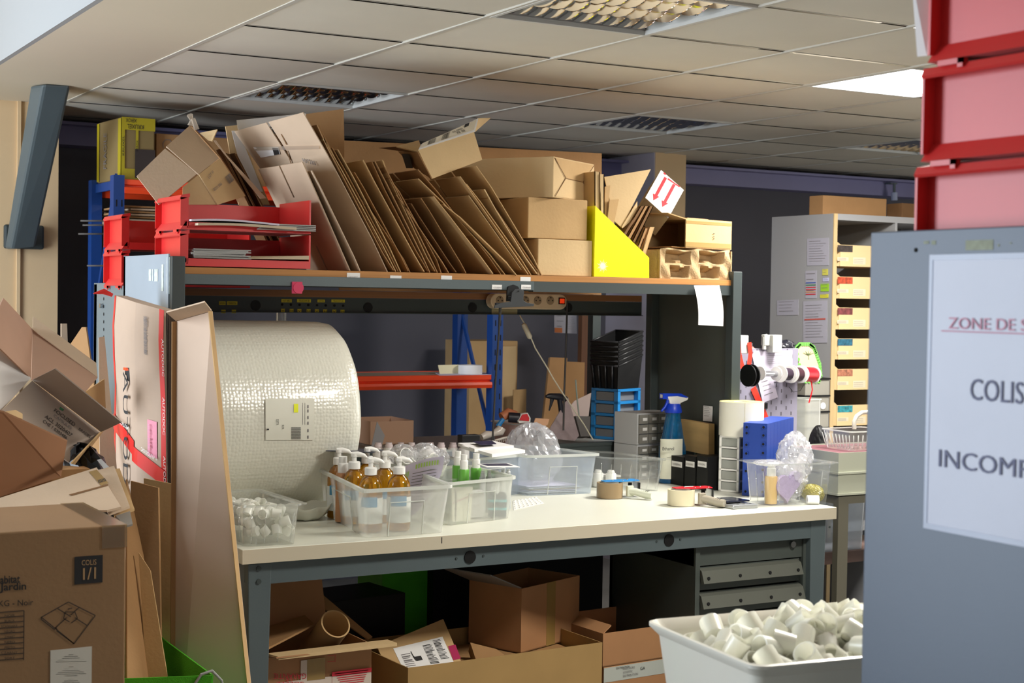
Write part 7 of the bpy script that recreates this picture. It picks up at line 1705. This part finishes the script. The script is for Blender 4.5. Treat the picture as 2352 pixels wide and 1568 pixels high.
# tapes and dispensers heaped left of the bag
t = thing('tape_gun', 'orange-capped tape gun lying on the rear tub', 'tape dispenser', at(1185, 965, Y=5.6)); 
m = MB(); m.tube([at(1152, 958, Y=5.62), at(1168, 948, Y=5.62), at(1185, 952, Y=5.62)], [.020, .022, .016], 16); m.build('cap', mat('salmon_plastic', (196, 120, 84), .5), t)
m = MB(); m.tube([at(1168, 958, Y=5.60), at(1195, 960, Y=5.58)], .022, 18); m.build('roll', NB, t); q = pq((1190, 967, 5.56), (1198, 950, 5.56), (1212, 948, 5.56), (1219, 960, 5.56), (1218, 969, 5.56), (1193, 971, 5.56)); qpart(q, .02, 'side', WHP, t)
q = pq((1193, 965, 5.555), (1200, 952, 5.555), (1211, 950, 5.555), (1216, 960, 5.555), (1215, 967, 5.555)); qpart(q, .003, 'red_face', INKR, t)
m = MB(); m.tube([at(1143, 980, Y=5.6), at(1150, 970, Y=5.6), at(1156, 962, Y=5.6)], [.012, .010, .010], 8); solo(m, 'blue_clip', BLP, 'small bright blue clip beside the orange-capped tape gun', 'clip')
t = thing('white_tape_gun', 'glossy white tape dispenser with a toothed edge left of the rear tub', 'tape dispenser', at(1150, 1005, Y=5.56)); CW = mat('cream_gloss', (224, 214, 204), .25)
m = MB(); m.tube([at(1106, 1004, Y=5.58), at(1118, 998, Y=5.58), at(1132, 996, Y=5.58), at(1148, 990, Y=5.58), at(1152, 982, Y=5.58)], [.014, .018, .012, .022, .02], 14); m.build('body', CW, t)
m = MB(); m.tube([at(1136, 1012, Y=5.56), at(1156, 1006, Y=5.55), at(1176, 1002, Y=5.55)], .005, 8); 
for k in range(9): p = at(1138+k*4.4, 1011-k*1.1, Y=5.55); m.tube([p, p-V((0, 0, .014))], .0022, 5)
m.build('toothed_edge', CW, t)
zt = at(1200, 972, Y=5.64).z-ZW; P = V((at(1168, 1000, Y=5.64).x, 5.62, ZW+.001)); Q = at(1214, 1000, Y=5.64).x
crate('clear_box', 'clear tub of pinkish parts on the rear worktop behind the middle boxes', P, V((Q-P.x, 0, 0)), V((0, .15, 0)), zt, film('pink_clear', (226, 200, 196), .5, .2, .2), RIMM, .12, .004, .004, panel=False, lip=.006)
q = pq((1222, 985, 5.58), (1230, 960, 5.58), (1262, 962, 5.58), (1258, 975, 5.58), (1235, 988, 5.58)); qsheet(q, .004, 'peach_card', mat('peach_card', (230, 178, 140), .6), 'folded peach card rising behind the crinkled bag', 'card')
# clear pipes behind the frames
for k, (x0, y0, x1, y1, l) in enumerate(((632, 718, 660, 744, 'short clear plastic tube glimpsed above the bubble wrap roll'),)):
    p, q_ = at(x0, y1, Y=5.9), at(x1, y0, Y=5.9); m = MB(); m.lathe([(.022, 0), (.022, q_.z-p.z+.1), (.020, q_.z-p.z+.1), (.020, 0)], ((p.x+q_.x)/2, 5.9, p.z-.02)); solo(m, 'plastic_tube', CLR, l, 'tube')
# ------------------------------------------------------------------ right: white cabinet, pegboard, side table
xC = at(1915, 490, Y=5.6).x; zC = at(1915, 490, Y=5.6).z; yCb = at(1773, 500, X=xC).y
t = thing('white_cabinet', 'tall white shelving cabinet of cream drawers behind the pegboard, notices on its side', 'cabinet', (xC+.4, 5.8, 0)); CW2 = mat('cabinet_white', (158, 158, 160), .5)
MB().box(xC, xC+.02, 5.6, yCb, 0, zC).build('side', CW2, t, bevel=.001); MB().box(xC+.02, xC+.9, 5.6, yCb, zC-.03, zC).build('top', CW2, t); MB().box(xC+.02, xC+.9, yCb-.01, yCb, 0, zC-.03).build('back', mat('cabinet_back', (120, 116, 112), .6), t)
MB().box(xC+.40, xC+.415, 5.6, yCb-.01, 0, zC-.03).build('divider', CW2, t); MB().box(xC+.88, xC+.9, 5.6, yCb-.01, 0, zC-.03).build('side', CW2, t)
TRIM = mat('edge_beech', (206, 178, 130), .5); MB().box(xC-.001, xC+.021, 5.594, 5.60, 0, zC).build('edge_strip', TRIM, t)
sh = MB()
DRC = mat('drawer_cream', (224, 196, 146), .6); pics = ((60, 50, 46), (176, 70, 40), (120, 60, 60), (40, 96, 120), (170, 110, 84), (50, 140, 150), (40, 90, 110), (80, 70, 60))
tops = (562, 635, 706, 777, 847, 930, 1032); bots = (611, 685, 756, 825, 895, 977, 1082)
for k in range(7):
    z1, z0 = at(1925, tops[k], Y=5.6).z, at(1925, bots[k], Y=5.6).z; x0, x1 = xC+.022, xC+.398
    d_ = MB(); d_.box(x0+.012, x1, 5.585, 5.592, z0, z1); d_.box(x0+.012, x1, 5.592, 5.95, z0, z0+.005); d_.prism([(x0, 5.62, z0), (x0, 5.62, z1+.03), (x0, 5.95, z1+.03), (x0, 5.95, z0)], (.004, 0, 0)); d_.prism([(x0, 5.62, z0), (x0, 5.62, z1+.03), (x0+.014, 5.586, z1), (x0+.014, 5.586, z0)], (.003, .003, 0)); d_.build('drawer', DRC, t); dr = d_
    o_ = bpy.data.objects[-1] if False else None
    dd = t.children[-1] if len(t.children) else t
    w_ = x1-x0; xx = at(1924, tops[k], Y=5.585).x
    pm = mat('photo_%d' % k if False else 'photo_'+('jewels', 'orange', 'rose', 'sea', 'shell', 'reef', 'lagoon')[k], pics[k], .4, var=.6, scale=60)
    MB().box(xx, xx+.095, 5.5838, 5.585, z1-.034, z1-.002).build('photo', pm, t)
    for (u, v, w2, h2) in ((.0, .060, .07, .018), (.10, .058, .08, .034)):
        x_ = xx+u; MB().box(x_, x_+w2, 5.5842, 5.585, z1-v-h2, z1-v).build('drawer_label', mat('label_cream2', (220, 206, 178), .6), t)
        m = MB()
        for i in range(3): m.box(x_+.004, x_+w2*.8, 5.5838, 5.5842, z1-v-h2*(.3+.25*i), z1-v-h2*(.3+.25*i)+.0012)
        m.each('print_line', INKG, t)
MB().box(xC+.02, xC+.40, 5.605, yCb-.01, .50, .52).build('shelf', CW2, t)
fs_ = lambda x, y: at(x, y, X=xC-.001)
def side_paper(x0, y0, x1, y1, m, l, nlines=8, colours=None, name='notice', cat='notice', ink=INKG):
    q = [fs_(x0, y0), fs_(x1, y0+ (x1-x0)*-.05), fs_(x1, y1+(x1-x0)*-.02), fs_(x0, y1)]; o = solo(MB().prism(q, (-.0008, 0, 0)), name, m, l, cat)
    if nlines: bars_quad(q, .1, .1, .9, .92, ink, 'print', o, nlines, .0015, 'v', .12)
    if colours:
        for i, c_ in enumerate(colours): on_quad(q, .06, .42+.5*i/len(colours), .94, .42+.5*i/len(colours)+.035, c_, 'colour_bar', o, .002)
    return o
SP = mat('side_notice', (172, 170, 182), .6)
side_paper(1854, 548, 1904, 610, SP, 'topmost white notice on the side of the white cabinet', 9)
side_paper(1850, 622, 1876, 685, SP, 'notice with coloured table rows on the side of the white cabinet', 4, [mat('bar_blue', (60, 90, 170), .6), mat('bar_green', (60, 130, 80), .6), INKR, INKR, mat('bar_orange', (220, 150, 90), .6), INKR])
side_paper(1845, 692, 1900, 788, SP, 'lowest large notice with yellow highlights on the white cabinet side', 12, [mat('bar_red', (190, 90, 80), .6)])
side_paper(1785, 690, 1834, 724, SP, 'small landscape notice at the rear of the white cabinet side', 4)
for k, (x0, y0, x1, y1, c_, l) in enumerate(((1889, 618, 1902, 632, (206, 200, 90), 'pale yellow sticky note highest on the white cabinet side'), (1885, 652, 1904, 669, (150, 200, 50), 'green sticky note on the white cabinet side'), (1884, 676, 1903, 684, (216, 210, 60), 'flat yellow sticky note below the green one'), (1890, 638, 1904, 646, (190, 190, 226), 'lilac sticky note between the yellow and green ones'))):
    side_paper(x0, y0, x1, y1, mat('sticky_%s' % ('a', 'b', 'c', 'd')[k], c_, .6), l, 2, name='sticky_note', cat='sticky note')
bc(1890, 488, 448, 5.70, 0, 2036, 1858, 'brown carton on top of the white cabinet', K3, zC+.001)
bc(2072, 492, 466, 5.68, 0, 2140, 2036, 'low dark carton beside the brown one on top of the white cabinet', KD, zC+.001)
t = thing('pipe_bracket', 'small metal bracket lamp hanging under the lavender duct above the white cabinet', 'bracket', at(2054, 455, Y=7.6)); m = MB(); m.tube([at(2054, 420, Y=7.74), at(2054, 442, Y=7.74)], .010, 10); m.build('stem', STL, t); m = MB(); m.tube([at(2054, 442, Y=7.74), at(2054, 460, Y=7.74)], .022, 12); m.build('shade', mat('pale_blue', (170, 180, 210), .4), t)
m = MB(); p = at(2054, 421, Y=7.74); m.box(p.x-.03, p.x+.03, 7.74, 7.80, p.z-.004, p.z+.004); m.build('arm', STL, t)
# side table beyond the bench
st = thing('side_table', 'low side table behind the right end of the workbench', 'table', (4.5, 5.35, 0)); ZS = .86
MB().box(3.95, 4.93, 5.02, 5.72, ZS-.03, ZS).build('top', WHT, st)
for x_ in (3.97, 4.87):
    for y_ in (5.04, 5.66): MB().box(x_, x_+.04, y_, y_+.04, 0, ZS-.03).build('leg', STL, st)
# pegboard with hanging things
YPB = 5.15
P = at(1681, 1000, Y=YPB); p1 = at(1834, 800, Y=YPB+.0); xA, xB = P.x, p1.x; zTp = at(1760, 800, Y=YPB).z; PBW = mat('peg_white', (146, 142, 158), .45)
t = thing('pegboard', 'white perforated pegboard panel standing beyond the right end of the bench', 'pegboard', ((xA+xB)/2, YPB, ZS))
MB().box(xA, xB, YPB, YPB+.008, ZS+.001, zTp).build('panel', PBW, t, bevel=.002); h = MB()
for i in range(int((xB-xA)/.028)):
    for j in range(int((zTp-ZS)/.05)): x_ = xA+.012+i*.028; z_ = ZS+.04+j*.05+(.025 if i % 2 else 0); h.box(x_, x_+.006, YPB-.0006, YPB, z_, z_+.016)
h.build('slots', mat('slot_grey', (84, 80, 86), .7), t); t.children[-1]['kind'] = 'stuff'
MB().box(xA+.05, xB-.05, YPB+.008, YPB+.1, ZS+.001, ZS+.012).build('foot', PBW, t)
for k, (x0, x1, y0, y1, nm, l) in enumerate(((1697, 1720, 770, 812, 'hook_block', 'left white plastic clamp hooked over the pegboard top'), (1775, 1797, 769, 810, 'hook_block', 'right white plastic clamp hooked over the pegboard top'))):
    p, q_ = at(x0, y1, Y=YPB-.05), at(x1, y0, Y=YPB-.05); m = MB(); m.prism([(p.x, YPB-.05, p.z), (q_.x, YPB-.05, p.z), (q_.x, YPB-.05, q_.z), (p.x, YPB-.05, q_.z)], (0, .045, 0)); m.box(p.x-.03, p.x, YPB-.03, YPB-.005, p.z+.03, q_.z); solo(m, nm, mat('clamp_white', (196, 196, 190), .45), l, 'clamp', bevel=.003)
m = MB(); p = at(1755, 802, Y=YPB-.02); q_ = at(1755, 773, Y=YPB-.02); m.tube([p, q_], .009, 14); solo(m, 'rounded_hook', mat('clamp_white', (196, 196, 190), .45), 'white rounded hook between the two clamps on the pegboard', 'hook')
RB = mat('red_lanyard', (226, 50, 30), .6)
def ribbon(pts, w, name, m, label, cat='ribbon', par=None):
    P_ = [V(p) for p in pts]; mb = MB(); g = []
    for i, p in enumerate(P_): d_ = (P_[min(i+1, len(P_)-1)]-P_[max(i-1, 0)]).normalized(); s_ = d_.cross(V((0, 1, 0))).normalized()*w/2; g += [p-s_, p+s_]
    mb.add(g, [(2*i, 2*i+1, 2*i+3, 2*i+2) for i in range(len(P_)-1)]); mb.add([v+V((0, .001, 0)) for v in g], [(2*i+2, 2*i+3, 2*i+1, 2*i) for i in range(len(P_)-1)])
    if par: return mb.build(name, m, par)
    return solo(mb, name, m, label, cat)
t = thing('lanyard', 'red lanyard hanging over the left clamp of the pegboard', 'lanyard', at(1725, 900, Y=YPB-.07)); Yl = YPB-.056
ribbon([at(1697, 782, Y=Yl), at(1698, 812, Y=Yl), at(1706, 845, Y=Yl)], .022, 'strap', RB, '', par=t); ribbon([at(1721, 786, Y=Yl), at(1724, 812, Y=Yl), at(1719, 850, Y=Yl)], .022, 'strap', RB, '', par=t)
ribbon([at(1730, 890, Y=YPB-.01), at(1745, 925, Y=YPB-.01), at(1762, 968, Y=YPB-.01)], .030, 'strap', RB, '', par=t); m = MB(); p = at(1760, 932, Y=YPB-.02); m.box(p.x-.008, p.x+.008, p.y, p.y+.01, p.z-.012, p.z+.012); m.build('buckle', BLK, t)
q = [at(1730, 805, Y=YPB-.004), at(1820, 804, Y=YPB-.004), at(1820, 872, Y=YPB-.004), at(1736, 880, Y=YPB-.004)]; o = solo(MB().prism(q, (0, .001, 0)), 'printed_form', PAPL, 'lilac printed form pinned on the pegboard', 'document'); bars_quad(q, .3, .1, .95, .95, INKG, 'print', o, 14, .001, 'v', .1)
q = [at(1727, 812, Y=YPB-.008), at(1757, 806, Y=YPB-.008), at(1787, 912, Y=YPB-.008), at(1752, 925, Y=YPB-.008)]; o = solo(MB().prism(q, (0, .001, 0)), 'printed_form', PAPL, 'tilted paper form hanging behind the thread spools', 'document'); bars_quad(q, .2, .5, .8, .95, INKG, 'print', o, 5, .001, 'v', .1)
# spools on a rod
Ys = YPB-.12; rodL, rodR = at(1733, 857, Y=Ys), at(1862, 860, Y=Ys+.12)
dR = (rodR-rodL).normalized(); t = thing('spool_rod', 'metal rod carrying thread spools in front of the pegboard', 'rod', rodL); MB().tube([rodL-dR*.01, rodR+dR*.02], .003, 8).build('rod', CHR, t); MB().tube([rodR+dR*.02, V((rodR.x, YPB, rodR.z))], .003, 8).build('bracket', CHR, t)
def spool(x0, x1, r, rc, m, fl, label, cat='spool'):
    def on(x): k = (x-1733)/(1862-1733); return rodL.lerp(rodR, k)
    p0, p1 = on(x0), on(x1); L = (p1-p0).length; t = thing('thread_spool', label, cat, p0, 'thread spools on the rod')
    MB().lathe([(.004, 0), (r, 0), (r, .004), (rc*.6, .005), (.004, .005)], p0, dR, 32).build('flange', fl, t); MB().lathe([(.004, L-.005), (rc*.6, L-.005), (r, L-.004), (r, L), (.004, L)], p0, dR, 32).build('flange', fl, t)
    pr = [(rc*(1+.015*(i % 2)), .005+(L-.010)*i/16) for i in range(17)]; MB().lathe(pr, p0, dR, 28).build('thread', m, t); return t
spool(1744, 1782, .030, .012, mat('silver_thread', (180, 180, 186), .25, .8), WHP, 'white spool of silver wire, leftmost on the rod')
spool(1790, 1812, .037, .026, mat('plum_thread', (44, 24, 44), .6), WHP, 'white-flanged spool of dark plum thread, second on the rod')
spool(1816, 1836, .039, .030, mat('dark_thread', (60, 20, 34), .6), WHP, 'spool of dark maroon thread, third on the rod')
spool(1840, 1870, .038, .032, mat('red_thread', (206, 20, 36), .4), WHP, 'spool of bright red thread, rightmost on the rod')
p = at(1722, 862, Y=Ys-.005); t = thing('black_reel', 'large black reel hanging at the left of the pegboard', 'reel', p); ax_ = V((.85, .1, -.0)).normalized()
for k in (0, .022): MB().lathe([(.003, k), (.047, k), (.047, k+.006), (.003, k+.006)], p-ax_*.012, ax_, 36).build('flange', BLK, t)
MB().lathe([(.030, .006), (.030, .022)], p-ax_*.012, ax_, 30).build('core', BLK, t)
m = MB(); m.tube([at(1863, 872, Y=Ys+.1), at(1866, 895, Y=Ys+.1), at(1858, 925, Y=Ys+.1)], .003, 6); solo(m, 'red_thread_end', mat('red_thread', (206, 20, 36), .4), 'loose red thread end hanging from the brightest spool', 'thread')
m = MB(); m.tube([at(1812, 888, Y=Ys+.05), at(1822, 900, Y=Ys+.05), at(1838, 897, Y=Ys+.06), at(1848, 880, Y=Ys+.07)], .0013, 5); solo(m, 'dark_thread_end', BLK, 'loose dark thread loop hanging under the maroon spools', 'thread')
# storage tower with black trays, green-rimmed tray and oddments right of the pegboard
xT0, xT1 = at(1846, 950, Y=5.42).x, at(1905, 950, Y=5.42).x
t = thing('drawer_tower', 'stack of clear trays with black rims between the pegboard and the white cabinet', 'drawer unit', ((xT0+xT1)/2, 5.5, ZS))
SMK = mat('smoke_clear', (150, 146, 136), .3)
ys_ = (868, 907, 944, 981, 1018, 1055)
for k in range(5):
    z1, z0 = at(1875, ys_[k], Y=5.42).z, at(1875, ys_[k+1], Y=5.42).z; z0 = max(z0, ZS+.001)
    MB().box(xT0+.006, xT1-.006, 5.42, 5.66, z0, z1-.008).build('tray', SMK, t); MB().box(xT0, xT1, 5.415, 5.66, z1-.008, z1).build('tray_rim', BLK, t)
zTT = at(1875, 868, Y=5.42).z
p = at(1893, 932, Y=5.41); m = MB(); m.disc((p.x, 5.418, p.z), (0, -1, 0), .016, .001, 20); m.build('round_sticker', PAP, t)
# green rimmed tray
t = thing('green_rimmed_tray', 'cream tray with a scalloped green rim and a palm drawing, standing behind the pegboard', 'tray', at(1860, 868, Y=5.45))
pts = [(1828, 800), (1838, 790), (1858, 790), (1868, 797), (1874, 812), (1882, 835), (1885, 862), (1880, 876), (1850, 876), (1838, 850)]; pp = [at(x, y, Y=5.42) for x, y in pts]; cc = at(1856, 835, Y=5.42)
MB().prism(pp, (0, .006, 0)).build('tray_face', mat('tray_cream', (222, 206, 168), .4), t)
m = MB(); dense = []
for i in range(len(pp)):
    for s in range(4): dense.append(pp[i].lerp(pp[(i+1) % len(pp)], s/4))
for i, p in enumerate(dense): m.tube([p+V((0, -.004, 0)), p+V((0, .008, 0))], .0085, 8)
m.build('green_rim', mat('leaf_green', (120, 200, 90), .35), t); t.children[-1]['kind'] = 'stuff'
m = MB()
for an in (60, 90, 120, 30, 150): m.tube([at(1857, 815, Y=5.418), at(1857+14*math.cos(math.radians(an)), 815-10*math.sin(math.radians(an)), Y=5.418)], [.002, .0006], 5)
m.tube([at(1857, 815, Y=5.418), at(1858, 826, Y=5.418)], .0012, 5); m.build('palm_drawing', mat('olive_print', (110, 130, 80), .6), t)
blob(at(1800, 800, Y=5.5), .06, .05, .035, .3, 41, mat('pink_cloth', (190, 130, 122), .8), 'pink_cloth', 'pink cloth peeping over the pegboard', 'cloth', 20, 12); bpy.data.objects['pink_cloth'].location = at(1706, 832, Y=5.3)
blob(at(1805, 795, Y=5.45), .045, .04, .028, .3, 42, NB, 'cloth_hat', 'dark cloth hat peeping over the pegboard behind the right clamp', 'hat', 20, 12)
P, a, b, c = cvec(1836, 1060, 915, 5.30, 5, 1856, None); crate('clear_box', 'tall cloudy plastic box behind the right edge of the pegboard', V((P.x, 5.25, ZS+.06)), V((.085, 0, 0)), V((0, .12, 0)), at(1845, 915, Y=5.3).z-ZS-.06, FRO, RIMM, .03, .003, .004, panel=False)
solo(MB().box(at(1836, 1000, Y=5.24).x, at(1878, 1000, Y=5.24).x, 5.24, 5.40, ZS+.001, ZS+.058), 'brown_case', mat('case_brown', (120, 74, 44), .5), 'brown case under the cloudy plastic box beyond the bench', 'case', bevel=.006)
blob(at(1880, 1030, Y=5.05), .04, .05, .10, .1, 43, BLK, 'black_headrest', 'rounded black shape rising behind the right clear box', 'tool', 24, 16)
# stacked grey trays on a stand at the far right
t = thing('tray_stand', 'brown-grey steel stand beyond the right end of the bench', 'stand', (4.25, 4.5, 0)); SB_ = mat('steel_brown_grey', (104, 100, 86), .5, .1)
Yg = 4.55; xg0, xg1 = at(1926, 1160, Y=Yg).x, at(1949, 1160, Y=Yg).x; zg = at(1940, 1140, Y=Yg).z
MB().box(xg0, xg1, Yg, Yg+.03, 0, zg-.03).build('leg', SB_, t); MB().box(xg0+.46, xg1+.46, Yg, Yg+.03, 0, zg-.03).build('leg', SB_, t); MB().box(xg0, xg0+.5, Yg, Yg+.34, zg-.03, zg).build('top', SB_, t)
MB().box(xg0, xg1, Yg+.31, Yg+.34, 0, zg-.03).build('leg', SB_, t); MB().box(xg0+.46, xg1+.46, Yg+.31, Yg+.34, 0, zg-.03).build('leg', SB_, t)
GT = mat('grey_green_tray', (176, 178, 160), .5)
for k, (y1, y0, l) in enumerate(((1090, 1138, 'lower grey-green tray stacked on the steel stand at the far right'), (1040, 1086, 'upper grey-green tray stacked on the steel stand at the far right'))):
    z0 = at(1925, y0, Y=Yg).z; z1 = at(1925, y1, Y=Yg).z; x0 = xg0-.005; t = thing('grey_tray', l, 'tray', (x0+.25, Yg+.1, z0)); w = MB(); z0 = max(z0, zg+.001) if k == 0 else zprev+.001
    w.box(x0, x0+.5, Yg, Yg+.003, z0, z1); w.box(x0, x0+.5, Yg+.327, Yg+.33, z0, z1); w.box(x0, x0+.003, Yg+.003, Yg+.327, z0, z1); w.box(x0+.497, x0+.5, Yg+.003, Yg+.327, z0, z1); w.box(x0+.003, x0+.497, Yg+.003, Yg+.327, z0, z0+.003); w.build('body', GT, t)
    r = MB(); r.box(x0-.006, x0+.506, Yg-.006, Yg, z0, z0+.008); r.box(x0-.006, x0, Yg, Yg+.33, z0, z0+.008); r.build('rim', GT, t); zprev = z1
solo(MB().box(x0+.01, x0+.49, Yg+.01, Yg+.32, zprev-.02, zprev-.004), 'pink_sheet', mat('dusty_pink', (112, 66, 74), .7), 'dusty pink sheet lying in the upper grey-green tray', 'paper')
zk = zprev-.003; xk = at(1948, 1030, Y=Yg+.08).x; hk = at(1945, 990, Y=Yg+.08).z-zk
kb = crate('clear_basket', 'clear ribbed basket with a cream handle standing on the grey-green trays', V((xk, Yg+.06, zk)), V((.20, 0, 0)), V((0, .16, 0)), hk, CLR, RIMM, .14, .003, .004, panel=False, ribs=9)
m = MB(); pts_ = [at(1962, 985, Y=Yg+.12), at(1962, 968, Y=Yg+.12), at(1968, 955, Y=Yg+.12), at(1980, 947, Y=Yg+.12), at(2005, 945, Y=Yg+.12), at(2022, 960, Y=Yg+.12), at(2026, 985, Y=Yg+.12)]; m.tube(pts_, .009, 10); m.build('handle', mat('handle_cream', (206, 200, 186), .4), kb)
P = at(1985, 1270, Y=4.95); crate('storage_box', 'frosted tub standing on the low shelf beyond the steel stand', V((4.35, 4.95, .55)), V((.25, 0, 0)), V((0, .25, 0)), .25, FRB, RIMM, .06, .004, .005, panel=False)
solo(MB().box(4.25, 4.95, 4.93, 5.25, .50, .549), 'low_shelf_board', mat('shelf_pinkish', (120, 96, 88), .6), 'low brown board beyond the steel stand under the frosted tub', 'board')
solo(MB().box(4.28, 4.32, 4.95, 5.2, 0, .499), 'board_support', STD, 'dark support under the low brown board, left', 'support'); solo(MB().box(4.88, 4.92, 4.95, 5.2, 0, .499), 'board_support', STD, 'dark support under the low brown board, right', 'support')
